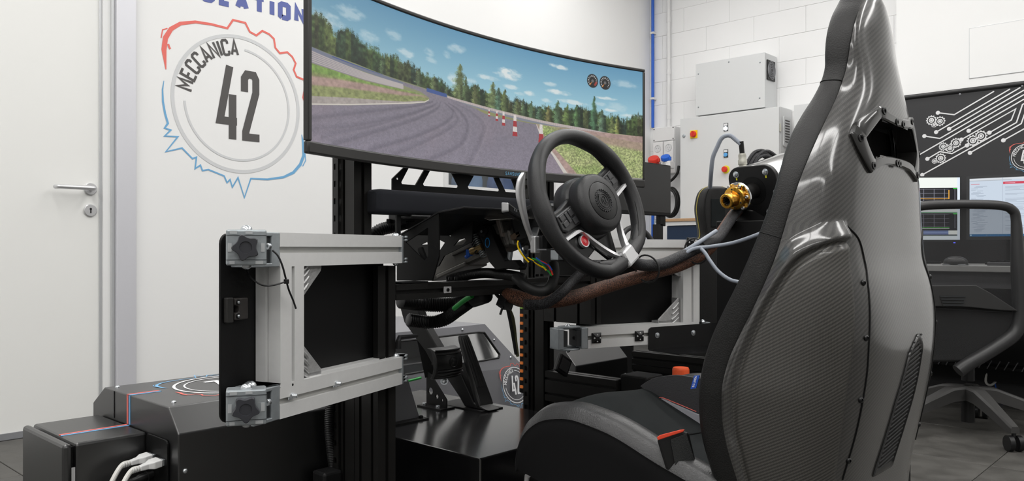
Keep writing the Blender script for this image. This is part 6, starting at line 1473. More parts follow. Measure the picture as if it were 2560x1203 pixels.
b = MB(); b.box2((CX-.17, .55, .004), (CX+.17, 1.1, .15)); build('pedestal', b, 'black', seat, smooth=0)

# seat belt buckle beside the cushion
bk = PD(1690, 1140, 1.415)
t = thing('belt_buckle', 'black seat-belt buckle with a red tip standing beside the seat cushion', 'buckle', bk+Vector((0, 0, -.05)))
vw = Vector((bk.x, bk.y, 0)).normalized(); xr_ = Vector((vw.y, -vw.x, 0)); uz = Vector((0, 0, 1))
def Bq(px, py, dep): return PD(px, py, 1.40+dep)
f = [(1642, 1098), (1700, 1077), (1722, 1082), (1743, 1172), (1735, 1186), (1682, 1200), (1664, 1170)]
b = MB(); b.loft([[Bq(*p, 0) for p in f], [Bq(*p, .026) for p in f]]); build('cover', b, 'black_plastic', t, smooth=0, bevel=.004)
f2_ = [(1676, 1100), (1716, 1084), (1742, 1168), (1736, 1178), (1692, 1186)]
b = MB(); b.loft([[Bq(*p, -.0025) for p in f2_], [Bq(*p, .001) for p in f2_]]); build('fabric_patch', b, mat('felt_black', (.022, .023, .023), .95, noise=.6, nscale=500, bump=.8, bscale=600), t, smooth=0, bevel=.0008)
f3_ = [(1642, 1094), (1650, 1088), (1700, 1075), (1712, 1074), (1708, 1080), (1660, 1096), (1645, 1101)]
b = MB(); b.loft([[Bq(*p, -.002) for p in f3_], [Bq(*p, .022) for p in f3_]]); build('red_button', b, mat('buckle_red', (.75, .07, .03), .4), t, smooth=0, bevel=.001, label='orange-red press button')
b = MB(); b.bar(Bq(1712, 1190, .012), Bq(1730, 1260, .02), .03, .006); build('stalk', b, 'black', t, smooth=0, bevel=.001)
b = MB(); b.bar(Bq(1700, 1195, .03), Bq(1775, 1230, .03), .012, .03, (0, 0, 1)); build('webbing', b, mat('pale_webbing', (.30, .30, .31), .7), t, smooth=0)
# orange-capped container behind the seat
p = PD(1702, 928, 2.2); zt = p.z+.010
t = thing('capped_container', 'dark container with an orange ribbed screw cap, behind the far seat bolster', 'container', (p.x, p.y, .004))
b = MB(); b.lathe([(.058, 0), (.060, .01), (.060, .34), (.04, .385), (.019, .405), (.019, .425)], (p.x, p.y, .004), (0, 0, 1), 28); build('body', b, 'black_plastic', t)
n = 48; b = MB(); b.loft([[(p.x+r*math.cos(2*math.pi*i/n)*(1+.035*(i % 2)*k), p.y+r*math.sin(2*math.pi*i/n)*(1+.035*(i % 2)*k), z) for i in range(n)] for r, z, k in ((.0225, zt-.048, 1), (.0225, zt-.006, 1), (.0225, zt-.004, 0), (.021, zt, 0), (.002, zt, 0))]); build('cap', b, 'orange', t, smooth=25)
# ================================================================== BACKGROUND EQUIPMENT
def braid(name, c0, c1, c2):
    m = D.materials.new(name); m.use_nodes = True; nt = m.node_tree; bs = nt.nodes['Principled BSDF']; N = nt.nodes.new; L = nt.links.new
    tc = N('ShaderNodeTexCoord'); v = N('ShaderNodeTexVoronoi'); v.inputs['Scale'].default_value = 420; L(tc.outputs['Object'], v.inputs['Vector'])
    n = N('ShaderNodeTexNoise'); n.inputs['Scale'].default_value = 60; L(tc.outputs['Object'], n.inputs['Vector'])
    r = N('ShaderNodeValToRGB'); r.color_ramp.elements[0].color = (*c0, 1); r.color_ramp.elements[0].position = .42; r.color_ramp.elements[1].color = (*c1, 1); r.color_ramp.elements[1].position = .62; L(n.outputs[0], r.inputs[0])
    mx = N('ShaderNodeMix'); mx.data_type = 'RGBA'; L(v.outputs[1], mx.inputs[0]) if False else None
    g = N('ShaderNodeMath'); g.operation = 'GREATER_THAN'; g.inputs[1].default_value = .50; L(v.outputs[0], g.inputs[0])
    mx.inputs[7].default_value = (*c2, 1); L(r.outputs[0], mx.inputs[6]); L(g.outputs[0], mx.inputs[0]); L(mx.outputs[2], bs.inputs['Base Color']); bs.inputs['Roughness'].default_value = .6; bs.inputs['Specular IOR Level'].default_value = .3
    bp = N('ShaderNodeBump'); bp.inputs['Strength'].default_value = .5; bp.inputs['Distance'].default_value = .001; L(v.outputs[0], bp.inputs['Height']); L(bp.outputs[0], bs.inputs['Normal']); return m
M['braid'] = braid('black_cable_braid', (.006, .006, .007), (.011, .010, .010), (.042, .042, .046))
M['braid_brown'] = braid('brown_cable_braid', (.020, .0085, .005), (.010, .006, .005), (.17, .075, .045))
# control cabinet on the block wall
xf = 5.44
p0, p1 = PX(1700, 297, xf), PX(1948, 265, xf)
cy0, cy1, cz1 = p1.y, p0.y, 1.792; cz0 = 1.0
t = thing('control_cabinet', 'light grey electrical cabinet with a red and yellow main switch on the block wall', 'cabinet', (5.55, (cy0+cy1)/2, cz0))
b = MB(); b.box2((xf+.018, cy0, cz0), (WX-.012, cy1, cz1)); build('body', b, 'cabinet', t, smooth=0, bevel=.003)
b = MB(); b.box2((xf, cy0+.002, cz0+.004), (xf+.0165, cy1-.002, cz1-.003)); dr_ = build('door', b, 'cabinet', t, smooth=0, bevel=.003)
Q = lambda px, py: PX(px, py, xf)
c = Q(1735, 336); b = MB(); b.box((c.x-.003, c.y, c.z), (.006, .062, .062)); sw_ = build('main_switch', b, 'yellow', t, smooth=0, bevel=.002)
b = MB(); b.lathe([(.024, 0), (.024, .012), (.020, .020), (.001, .020)], (c.x-.006, c.y, c.z), (-1, 0, 0), 24); b.box((c.x-.026, c.y, c.z), (.014, .012, .042)); build('switch_knob', b, 'red', sw_, smooth=40)
c = Q(1710, 340); b = MB(); b.lathe([(.013, 0), (.013, .004), (.010, .006), (.001, .006)], c, (-1, 0, 0), 20); build('door_lock', b, 'zinc', t)
for (px, py, mm, nm) in ((1815, 322, 'lamp_lit', 'pilot_light'), (1815, 388, 'lightblue', 'blue_push_button')):
    c = Q(px, py)
    if mm == 'lamp_lit': M[mm] = mat('lit_white_lens', (.8, .85, 1), .3, emit=(.85, .9, 1), estr=3)
    b = MB(); b.box((c.x-.002, c.y, c.z+.012), (.004, .036, .060)); o = build(nm, b, 'zinc_dark', t, smooth=0, bevel=.001)
    b = MB(); b.box((c.x-.0045, c.y, c.z+.030), (.001, .028, .016)); build('caption_plate', b, 'white_plastic', o, smooth=0)
    b = MB(); b.lathe([(.0155, 0), (.0155, .006), (.013, .009), (.001, .0095)], (c.x-.004, c.y, c.z+.002), (-1, 0, 0), 22); build('lens', b, mm, o)
c = Q(1815, 424); b = MB(); b.lathe([(.030, 0), (.030, .003), (.001, .003)], c, (-1, 0, 0), 28); es_ = build('emergency_stop', b, 'yellowgreen', t)
b = MB(); b.lathe([(.014, .003), (.014, .016), (.022, .018), (.022, .030), (.018, .035), (.001, .036)], c, (-1, 0, 0), 26); build('stop_button', b, 'red', es_, label='red mushroom stop button')
for z in (1.15, 1.64): b = MB(); b.cyl((xf+.01, cy0-.004, z-.028), (xf+.01, cy0-.004, z+.028), .006, 12); build('hinge', b, mat('hinge_beige', (.45, .44, .38), .45) if z < 1.2 else M['hb'], t); M['hb'] = bpy.data.materials['hinge_beige']
zv = 1.70; b = MB(); pr = rrect(xf+.055, zv-.19, xf+.175, zv+.03, .018); b.prism(ccw(pr), (0, cy0-.001, 0), (1, 0, 0), (0, 0, 1), .008); v_ = build('side_vent', b, 'cabinet', t, smooth=0, bevel=.003)
for k in range(9): b = MB(); z = zv+.0-.019*k; b.box2((xf+.078, cy0-.0105, z-.006), (xf+.152, cy0-.0085, z+.003)); build('slot', b, 'logo_dark' if k else 'logo_dark', v_, smooth=0)
# upper cabinet with a fan
u0, u1 = PX(1740, 160, 5.446), PX(1911, 130, 5.446); uz0, uz1 = 1.797, 2.195
t = thing('fan_cabinet', 'plain light grey cabinet with a black fan grille, standing on the control cabinet', 'cabinet', (5.55, (u0.y+u1.y)/2, uz0))
b = MB(); b.box2((5.455, u1.y, uz0), (WX-.012, u0.y, uz1)); build('body', b, 'cabinet', t, smooth=0, bevel=.003)
b = MB(); b.box2((5.446, u1.y-.003, uz0+.001), (5.455, u0.y+.002, uz1-.001)); build('cover', b, 'cabinet', t, smooth=0, bevel=.002)
for px, py in ((1746, 185), (1822, 155), (1900, 156), (1746, 268), (1899, 245)): bolt(t, PX(px, py, 5.446), (-1, 0, 0), .006, 'dome', 'zinc')
fy = u1.y-.001; fx_, fz = 5.54, 2.075
b = MB(); b.box2((fx_-.062, fy-.010, fz-.072), (fx_+.062, fy, fz+.072)); fn_ = build('fan_frame', b, 'black_plastic', t, smooth=0, bevel=.003)
for r in (.014, .026, .038, .050, .060): b = MB(); b.tube([(fx_+r*math.cos(2*math.pi*k/30), fy-.0115, fz+r*1.05*math.sin(2*math.pi*k/30)) for k in range(30)], .0026, 5, closed=True); build('grille_ring', b, 'grey_sheet', fn_)
for k in range(7):
    b = MB(); a0 = 2*math.pi*k/7; b.add([(fx_+r*math.cos(a0+da), fy-.0105, fz+r*math.sin(a0+da)) for r, da in ((.014, 0), (.055, .1), (.055, .62), (.014, .5))], [(0, 1, 2, 3)]); build('fan_blade', b, 'grey_black', fn_, smooth=0)
# third grey cabinet half hidden by the seat
g0 = PX(1984, 262, 5.40)
b = MB(); b.box2((5.42, g0.y-.62, 1.0), (WX-.012, g0.y, g0.z)); 
t = thing('wall_cabinet', 'pale grey wall cabinet half hidden behind the seat back', 'cabinet', (5.54, g0.y-.3, 1.0)); build('body', b, 'cabinet', t, smooth=0, bevel=.003)
b = MB(); b.box2((5.40, g0.y-.618, 1.003), (5.42, g0.y-.002, g0.z-.003)); build('door', b, 'cabinet', t, smooth=0, bevel=.003)
# socket box
xs_ = 5.545
s0, s1 = PX(1632, 322, xs_), PX(1686, 311, xs_)
t = thing('socket_box', 'white wall socket box with two sockets under a plain lid', 'socket box', (5.6, (s0.y+s1.y)/2, 1.45))
zt_, zm_, zb_ = PX(1632, 321, xs_).z, PX(1632, 356, xs_).z, PX(1632, 415, xs_).z
b = MB(); b.box2((xs_+.012, s1.y, zm_-.26), (WX-.012, s0.y, zt_)); build('back_box', b, 'white_plastic', t, smooth=0, bevel=.006)
b = MB(); b.box2((xs_, s1.y, zm_+.003), (xs_+.014, s0.y, zt_)); build('lid', b, 'white_plastic', t, smooth=0, bevel=.004)
for yy in (s0.y-.012, s1.y+.012):
    for zz in (zt_-.012, zm_+.014): bolt(t, (xs_, yy, zz), (-1, 0, 0), .005, 'flat', 'zinc_dark')
wS = (s0.y-s1.y)/2
for k in range(2):
    yc = s0.y-wS*(k+.5); b = MB(); b.box2((xs_-.006, yc-wS/2+.006, zb_+.02), (xs_+.014, yc+wS/2-.004, zm_-.003)); so = build('socket', b, 'white_plastic', t, smooth=0, bevel=.005)
    zc = zm_-.055; b = MB(); b.lathe([(.030, 0), (.030, .004), (.026, .004), (.025, .001), (.001, .001)], (xs_-.006, yc, zc), (-1, 0, 0), 26); build('socket_ring', b, 'cabinet', so)
    for dy, dz in ((-.010, 0), (.010, 0), (0, .02), (0, -.02)): b = MB(); b.cyl((xs_-.0005, yc+dy, zc+dz), (xs_-.0078, yc+dy, zc+dz), .003, 10); build('pin_hole', b, 'grey_sheet', so)
# industrial plugs below: red and blue hinged lids, white adaptor
for (px, py, mm, lab, r) in ((1634, 399, 'red', 'red round plug cap below the wall socket box', .046), (1664, 395, 'bluep', 'blue round plug cap below the wall socket box', .038)):
    c = PX(px, py, 5.44); t = thing('plug_cap', lab, 'plug', c)
    ax = Vector((-.55, -.15, .82)).normalized(); b = MB(); b.lathe([(r, -.012), (r, .008), (r*.9, .016), (r*.4, .018), (.001, .018)], c, ax, 28); build('lid', b, mm, t)
    b = MB(); b.lathe([(r*.85, -.06), (r*.85, -.012)], c, ax, 24); build('sleeve', b, 'white_plastic' if mm == 'bluep' else 'red', t)
    b = MB(); b.box(c+Vector((.0, -r*1.05, -.008)), (.016, .02, .03)); build('latch', b, mm, t, smooth=0, bevel=.004)
c = PX(1664, 409, 5.43); t = thing('socket_adaptor', 'white square socket adaptor under the blue plug cap', 'adaptor', c)
b = MB(); b.box(c+Vector((.03, 0, -.01)), (.07, .085, .06)); build('body', b, 'white_plastic', t, smooth=0, bevel=.008)
b = MB(); b.lathe([(.020, 0), (.020, .003), (.017, .003), (.016, -.003), (.001, -.003)], c+Vector((-.005, .012, -.006)), (-1, 0, 0), 24); build('socket_ring', b, 'cabinet', t)
# cable from the socket box and the black coil hanging below
t = thing('wall_cable', 'black cable running from the socket box down to the coil on the wall', 'cable', PX(1690, 430, 5.5))
b = MB(); b.tube(spline([PX(1697, 415, 5.56), PX(1694, 432, 5.55), PX(1684, 446, 5.55), PX(1672, 456, 5.55), PX(1655, 470, 5.55)], 6), .011, 10); build('cable', b, 'black_rubber', t)
t = thing('cable_coil', 'coiled black cable hanging on the wall beside the grey cabinet', 'cable', PX(1680, 540, 5.5))
for k in range(4):
    b = MB(); cc = PX(1678, 506, 5.56-.012*k); r = .115-.014*(k % 2); b.tube([(cc.x, cc.y+r*.62*math.cos(2*math.pi*i/30)+.005*k, cc.z+r*math.sin(2*math.pi*i/30)) for i in range(30)], .011, 8, closed=True); build('cable_turn', b, 'black_rubber', t)

# second, flat monitor behind the curved one (seen from behind the rig)
p = PD(1677, 414, 4.8); q = PD(1677, 541, 4.8)
t = thing('flat_monitor', 'flat black switched-off monitor behind the steering wheel', 'monitor', (p.x-.3, p.y, q.z))
b = MB(); b.box2((p.x-.72, p.y, q.z), (p.x, p.y+.03, p.z)); build('panel', b, 'black', t, smooth=0, bevel=.004)
b = MB(); b.box2((p.x-.715, p.y-.002, q.z+.02), (p.x-.005, p.y+.001, p.z-.006)); build('screen', b, mat('dark_screen', (.012, .012, .012), .35), t, smooth=0)
b = MB(); b.box2((p.x-.10, p.y+.01, q.z-.06), (p.x-.04, p.y+.04, q.z+.05)); build('stand_neck', b, 'black', t, smooth=0, bevel=.003)
b = MB(); b.box2((p.x-.12, p.y+.01, .004), (p.x-.07, p.y+.05, q.z-.05)); build('stand_post', b, 'black_anod', t, smooth=0)
# second steering wheel under it
wc2 = PD(1596, 622, 4.45); t = thing('spare_steering_wheel', 'small black steering wheel of the second rig under the flat monitor', 'steering wheel', wc2)
ux2, uy2 = Vector((.98, -.2, 0)).normalized(), Vector((.08, .3, .95)).normalized(); n2 = ux2.cross(uy2)
b = MB(); b.tube([wc2+ux2*(.125*math.cos(2*math.pi*k/48))+uy2*(.125*math.sin(2*math.pi*k/48)) for k in range(48)], .015, 12, closed=True); build('rim', b, 'wheel_leather', t)
for a_ in (15, 165, 270):
    e = ux2*math.cos(math.radians(a_))+uy2*math.sin(math.radians(a_)); b = MB(); b.bar(wc2+e*.03, wc2+e*.122, .028, .006, n2); build('spoke', b, 'grey_black', t, smooth=0, bevel=.002)
b = MB(); b.lathe([(.035, -.03), (.035, .01), (.02, .014), (.001, .014)], wc2, n2, 24); build('hub', b, 'black_plastic', t)
b = MB(); b.cyl(wc2-n2*.03, wc2-n2*.12, .03, 16); b.box(wc2-n2*.2+Vector((0, 0, -.4)), (.2, .12, .95)); 
build('column', b, 'black', t, kind='stuff')
# workbench with blue side
xb = 5.03; y1b = PX(1656, 553, xb).y; y0b = 1.95; zb = .998
t = thing('workbench', 'workbench with a beech top and dark blue panels below the grey cabinet', 'bench', (5.3, 2.6, .004))
b = MB(); b.box2((xb, y0b, zb-.022), (WX-.03, y1b, zb)); build('worktop', b, 'wood', t, smooth=0, bevel=.003)
b = MB(); b.box2((xb+.01, y0b+.01, zb-.05), (WX-.04, y1b-.02, zb-.022)); build('apron', b, 'white_plastic', t, smooth=0)
yb1 = PX(1668, 570, xb+.03).y
for k in range(2): b = MB(); w_ = (yb1-y0b)/2; b.box2((xb+.02, y0b+w_*k+.004, .08), (xb+.045, y0b+w_*(k+1)-.004, zb-.052)); build('blue_panel', b, 'navy', t, smooth=0, bevel=.002)
b = MB(); b.box2((xb+.045, y0b, .004), (WX-.05, yb1, zb-.05)); build('carcass', b, 'navy', t, smooth=0)
for k, (px, w_) in enumerate(((1725, .10), (1760, .16))): pass
# air regulator with a gauge
c = PX(1645, 566, 5.28); t = thing('air_regulator', 'white air regulator with a round dial beside the workbench', 'gauge', c+Vector((0, 0, -.1)))
b = MB(); b.lathe([(.030, .03), (.030, 0), (.027, -.002)], c, (1, .35, 0), 26); g_ = build('dial_case', b, 'satin', t)
b = MB(); b.lathe([(.027, .0), (.001, .0005)], c+Vector((-.003, -.001, 0)), (-1, -.35, 0), 26); build('dial_face', b, 'print_white', g_)
b = MB(); b.bar(c+Vector((-.005, -.002, -.006)), c+Vector((-.005, .006, .016)), .003, .001, (1, 0, 0)); build('needle', b, 'red', g_, smooth=0)
b = MB(); b.box(c+Vector((.07, -.05, -.04)), (.09, .07, .16)); build('regulator_body', b, 'white_plastic', t, smooth=0, bevel=.008)
b = MB(); b.box(c+Vector((.07, -.05, -.18)), (.06, .05, .14)); build('filter_bowl', b, 'cabinet', t, smooth=0, bevel=.01)
for k in range(4): b = MB(); b.cyl(c+Vector((.022, -.05, -.11-.022*k)), c+Vector((.012, -.05, -.11-.022*k)), .005, 10); build('port', b, 'zinc_dark', t)
b = MB(); b.box(c+Vector((.06, .05, .0)), (.04, .03, .11)); build('ball_valve', b, 'zinc', t, smooth=0, bevel=.006)
b = MB(); b.box2((c.x+.1, c.y-.07, c.z-.06), (WX-.006, c.y-.03, c.z-.03)); build('wall_bracket', b, 'zinc', t, smooth=0)

# second seat, its back half hidden by the cables
c = PD(1785, 560, 3.45)
t = thing('upholstered_chair', 'black leather seat back with yellow piping behind the cable bundle', 'chair', (c.x, c.y, .004))
ys, zt2 = c.y, PD(1785, 467, 3.45).z
M['piping_yellow'] = mat('yellow_piping', (.30, .25, .05), .5)
hw2 = [(zt2, .030), (zt2-.012, .055), (zt2-.04, .074), (zt2-.10, .084), (zt2-.17, .074), (zt2-.215, .070), (zt2-.25, .10), (zt2-.30, .15), (zt2-.38, .19), (zt2-.62, .20), (zt2-.75, .19)]
rot2 = math.radians(38); e2_ = Vector((math.cos(rot2), -math.sin(rot2), 0)); n2_ = Vector((math.sin(rot2), math.cos(rot2), 0))
rings = []
P2 = spline(hw2, 4)
for z, w in P2:
    rings.append([c*0+Vector((c.x, c.y, z))+e2_*(w*math.copysign(abs(math.cos(a_))**.6, math.cos(a_)))+n2_*(.042*math.copysign(abs(math.sin(a_))**.6, math.sin(a_))*min(1, w/.05)) for a_ in np.linspace(0, 2*math.pi, 29)[:-1]])
b = MB(); b.loft(rings[::-1]); build('seat_back', b, 'leather', t, smooth=60)
for sgn in (-1, 1):
    b = MB(); b.tube([Vector((c.x, c.y, z))+e2_*(sgn*w*1.005)-n2_*.012 for z, w in P2], .0022, 6); build('piping', b, 'piping_yellow', t)
    b = MB(); b.tube([Vector((c.x, c.y, z))+e2_*(sgn*w*.72)-n2_*(.0425*min(1, w/.05)) for z, w in P2[3:]], .0022, 6); build('seam', b, 'black', t)
b = MB(); b.box(Vector((c.x, c.y, zt2-.115))-n2_*.044, (.062, .004, .12), Matrix.Rotation(-rot2, 3, 'Z')); build('centre_panel', b, 'suede', t, smooth=0, bevel=.0015)
b = MB(); b.box2((c.x-.15, c.y-.1, .004), (c.x+.15, c.y+.25, zt2-.74)); build('base', b, 'black', t, smooth=0)

# direct-drive motor with a golden quick release, on its black pedestal
mo = PD(1884, 477, 2.68); ma = Vector((-.944, .162, -.27)).normalized()     # axis pointing out of the face plate
mu = (Vector((0, 0, 1))-ma*ma.z).normalized(); mr = mu.cross(ma).normalized()
t = thing('wheel_motor', 'direct-drive wheel motor with a golden quick-release hub on a black pedestal', 'motor', mo+Vector((0, 0, -.12)))
MP = lambda a, bb, h=0.0: mo+mr*a+mu*bb+ma*h
pr = rrect(-.115, -.088, .115, .10, .042, 8); pr = [(x, y) for x, y in pr]
pr = [(-.094, -.092), (.094, -.092)]+arc((.094-.045, .084-.045), .045, 0, 90, 8)+arc((-.094+.045, .084-.045), .045, 90, 180, 8)
b = MB(); pp = ccw(pr); b.loft([[MP(a, c_, 0) for a, c_ in pp], [MP(a, c_, -.018) for a, c_ in pp]]); b.f = [f[::-1] for f in b.f]; build('face_plate', b, 'black_plastic', t, smooth=30, bevel=.002)
b = MB(); b.lathe([(.084, .018), (.088, .022), (.088, .20), (.080, .205), (.001, .205)], mo, -ma, 40); build('motor_can', b, 'chrome', t)
b = MB(); b.cyl(MP(0, 0, -.002), MP(0, 0, .001), .048, 32); build('bearing_cover', b, 'black', t)
b = MB(); b.lathe([(.026, 0), (.026, .085)], mo, ma, 28); build('shaft', b, 'black_anod', t)
b = MB(); b.lathe([(.048, .080), (.048, .086), (.046, .088), (.02, .088)], mo, ma, 36); build('back_flange', b, 'chrome', t)
star = [(r*math.cos(math.radians(a)), r*math.sin(math.radians(a))) for k in range(6) for r, a in ((.047, 60*k-11), (.047, 60*k+11), (.036, 60*k+20), (.033, 60*k+30), (.036, 60*k+40))]
b = MB(); b.loft([[MP(a, c_, .087) for a, c_ in star], [MP(a, c_, .095) for a, c_ in star]]); qr = build('quick_release', b, 'gold', t, smooth=0, bevel=.001)
for k in range(6): a = math.radians(60*k); bolt(qr, MP(.041*math.cos(a), .041*math.sin(a), .095), ma, .0058, 'cap', 'steel')
b = MB(); b.lathe([(.036, .095), (.036, .102), (.038, .104), (.038, .110), (.034, .112), (.026, .114), (.024, .135), (.0245, .137), (.0245, .150), (.022, .152), (.016, .152), (.014, .148), (.013, .12), (.001, .12)], mo, ma, 40); build('release_collar', b, 'gold', qr)
b = MB(); b.lathe([(.0128, .1205), (.001, .121)], mo, ma, 20)
for k in range(10): a = 2*math.pi*k/10; b.cyl(MP(.0125*math.cos(a), .0125*math.sin(a), .121), MP(.0125*math.cos(a), .0125*math.sin(a), .147), .0022, 8)
build('splined_socket', b, 'zinc_dark', qr, kind='stuff')
for k in range(6): a = math.radians(60*k+30); b = MB(); b.cyl(MP(.030*math.cos(a), .030*math.sin(a), .1135), MP(.030*math.cos(a), .030*math.sin(a), .1120), .0035, 12); build('lock_hole', b, 'zinc_dark', qr)
for a, c_ in ((-.058, .060), (.058, .060), (-.070, -.068), (.048, -.074), (.086, -.010), (-.088, .004)):
    bolt(t, MP(a, c_, .0005), ma, .0085, 'hex', 'steel'); b = MB(); b.bar(MP(a, c_-.006, .001), MP(a-.001, c_-.020, .001), .005, .001, ma); build('torque_mark', b, 'yellowgreen', t, smooth=0)
pt_ = PD(1800, 548, 2.62).z
t2 = thing('motor_pedestal', 'tall black box pedestal carrying the wheel motor', 'pedestal', (mo.x+.02, mo.y-.05, .004))
pe = PD(1803, 552, 2.66); yy = pe.y
b = MB(); b.box2((pe.x, yy-.50, .004), (pe.x+.30, yy+.02, .872)); build('body', b, 'black', t2, smooth=0, bevel=.004)
b = MB(); b.box(MP(0, -.112, -.09), (.19, .19, .045)); build('top_bracket', b, 'black_plastic', t2, smooth=0, bevel=.006)
cn = PD(1856, 398, 2.74); b = MB(); b.lathe([(.013, -.05), (.013, -.02), (.0155, -.018), (.0155, -.004), (.013, 0), (.0135, .012), (.011, .02)], cn, (-.12, 0, 1), 20); cn_ = build('connector', b, mat('connector_cream', (.42, .41, .36), .35, .6), t)
b = MB(); b.tube(spline([cn+Vector((-.002, 0, .02)), cn+Vector((-.010, 0, .06))], 4), .0085, 12); build('boot', b, 'black_rubber', t)
b = MB(); b.tube(spline([cn+Vector((-.010, 0, .05)), PD(1842, 352, 2.74), PD(1824, 339, 2.75), PD(1805, 345, 2.76), PD(1792, 370, 2.77), PD(1782, 395, 2.78), PD(1872-94, 430, 2.80), PD(1775, 470, 2.85)], 7), .0075, 10); build('grey_lead', b, 'grey_cable', t)
b = MB()
for k in range(9):
    o_ = Vector((.012*math.cos(k*.7), .012*math.sin(k*.7), .010*math.sin(k*1.9))); b.tube(spline([PD(1930, 395, 2.86)+o_, PD(1912, 384, 2.85)+o_, PD(1893, 388, 2.84)+o_, PD(1880, 405, 2.83)+o_, PD(1868, 430, 2.83)+o_], 6), .0065, 6)
build('cable_bunch', b, 'braid', t, kind='stuff')
# ================================================================== OFFICE CORNER AT THE RIGHT
# black partition board printed with a white circuit pattern
XB = 4.60; bz1 = 1.605; by0, by1 = .45, 1.66
t = thing('partition_board', 'black partition board printed with white circuit lines and small gears', 'partition', (XB+.02, (by0+by1)/2, .004))
b = MB(); b.box2((XB, by0, .004), (XB+.03, by1, bz1-.02)); build('panel', b, mat('board_black', (.026, .026, .028), .55, noise=.08, nscale=200), t, smooth=0)
b = MB(); b.cyl((XB+.010, by0, bz1-.012), (XB+.010, by1, bz1-.012), .016, 16); build('top_tube', b, 'black_plastic', t)
BX = lambda px, py: PX(px, py, XB)
def BL(pts, w=.006):
    m_ = MB(); q = [BX(*p) for p in pts]; m_.stroke([(-v.y, v.z) for v in q], w, (XB-.0004, 0, 0), (0, -1, 0), (0, 0, 1), .0004); return m_
k_ = 480/1203.0; X_ = lambda x, y: (2230+x*.3990, y*.3990)
lines = [[(288, 707), (390, 719), (640, 572)], [(277, 828), (740, 558)], [(358, 808), (805, 548)], [(203, 853), (300, 868), (827, 565)], [(481, 820), (827, 622)], [(150, 982), (827, 593)], [(435, 875), (775, 683), (748, 752), (610, 832)], [(489, 958), (810, 775), (840, 690)], [(190, 1096), (780, 768), (818, 655), (850, 640)], [(222, 996), (300, 950), (376, 963), (470, 912)], [(698, 880), (860, 790)]]
for l in lines:
    l = [X_(*p) for p in l]; build('circuit_line', BL(l, .0062), 'print_white', t, smooth=0)
for (x, y) in ((288, 707), (277, 828), (358, 808), (203, 853), (481, 820), (435, 875), (610, 832), (489, 958), (190, 1096), (222, 996), (470, 912), (698, 880)):
    c = BX(*X_(x, y)); m_ = MB(); m_.lathe([(.0105, 0), (.001, .0003)], (XB-.0008, c.y, c.z), (-1, 0, 0), 16); build('circuit_dot', m_, 'print_white', t, smooth=0)
for (x, y, r) in ((247, 754, .026), (301, 760, .026), (264, 783, .014), (322, 919, .022), (364, 929, .022), (400, 896, .026), (508, 881, .029), (557, 853, .029), (305, 992, .026), (267, 1010, .014)):
    c = BX(*X_(x, y)); o = (XB-.0004, c.y, c.z); m_ = MB(); ex_, ey_ = (0, -1, 0), (0, 0, 1)
    m_.stroke(circ((0, 0), r*.78, 24), r*.16, o, ex_, ey_, .0003, closed=True); m_.stroke(circ((0, 0), r*.40, 18), r*.18, o, ex_, ey_, .0003, closed=True)
    for k in range(12): a = 2*math.pi*k/12; m_.stroke([(r*.84*math.cos(a), r*.84*math.sin(a)), (r*math.cos(a), r*math.sin(a))], r*.22, o, ex_, ey_, .0003)
    m_.stroke(circ((0, 0), r*.12, 10), r*.22, o, ex_, ey_, .0003, closed=True); build('printed_gear', m_, 'print_white', t, smooth=0, kind='stuff')
c = BX(2565, 392); logo(t, (XB-.0006, c.y, c.z), (0, -1, 0), (0, 0, 1), .062, 'print_white', 'print_white', t=.0004)
b = MB(); m1 = BX(2400, 236); bolt(t, (XB, m1.y, m1.z), (-1, 0, 0), .006, 'dome', 'grey_sheet'); m1 = BX(2556, 215); bolt(t, (XB, m1.y, m1.z), (-1, 0, 0), .006, 'dome', 'grey_sheet')
# desk
dz = .705; dxf = 3.98
dl = PD(2300, 662, 3.72)
t = thing('desk', 'pale grey desk against the black partition board', 'desk', (4.28, .95, .004))
dy0, dy1 = .35, 1.62
b = MB(); b.box2((dxf, dy0, dz-.028), (XB-.004, dy1, dz)); build('desktop', b, mat('desk_grey', (.42, .42, .41), .4), t, smooth=0, bevel=.003)
b = MB(); b.box2((dxf+.03, dy0+.02, dz-.10), (dxf+.06, dy1-.02, dz-.028)); build('front_beam', b, 'grey_black', t, smooth=0)
for y in (dy0+.05, dy1-.09): b = MB(); b.box2((dxf+.05, y, .004), (dxf+.09, y+.04, dz-.028)); build('leg', b, 'grey_black', t, smooth=0); 
for y in (dy0+.05, dy1-.09): b = MB(); b.box2((XB-.10, y, .004), (XB-.06, y+.04, dz-.028)); build('leg', b, 'grey_black', t, smooth=0)
b = MB(); b.box2((XB-.06, dy0+.02, .12), (XB-.04, dy1-.02, .62)); build('modesty_panel', b, 'black', t, smooth=0)
b = MB(); b.box2((XB-.20, dy0+.1, .20), (XB-.08, dy1-.15, .212))
sl = MB()
build('cable_tray', b, 'black', t, smooth=0)
for k in range(26): b = MB(); y = dy0+.14+k*.036; b.bar((XB-.205, y, .20), (XB-.205, y-.02, .24), .004, .008, (1, 0, 0)); build('tray_slot', b, 'grey_black', t, smooth=0)
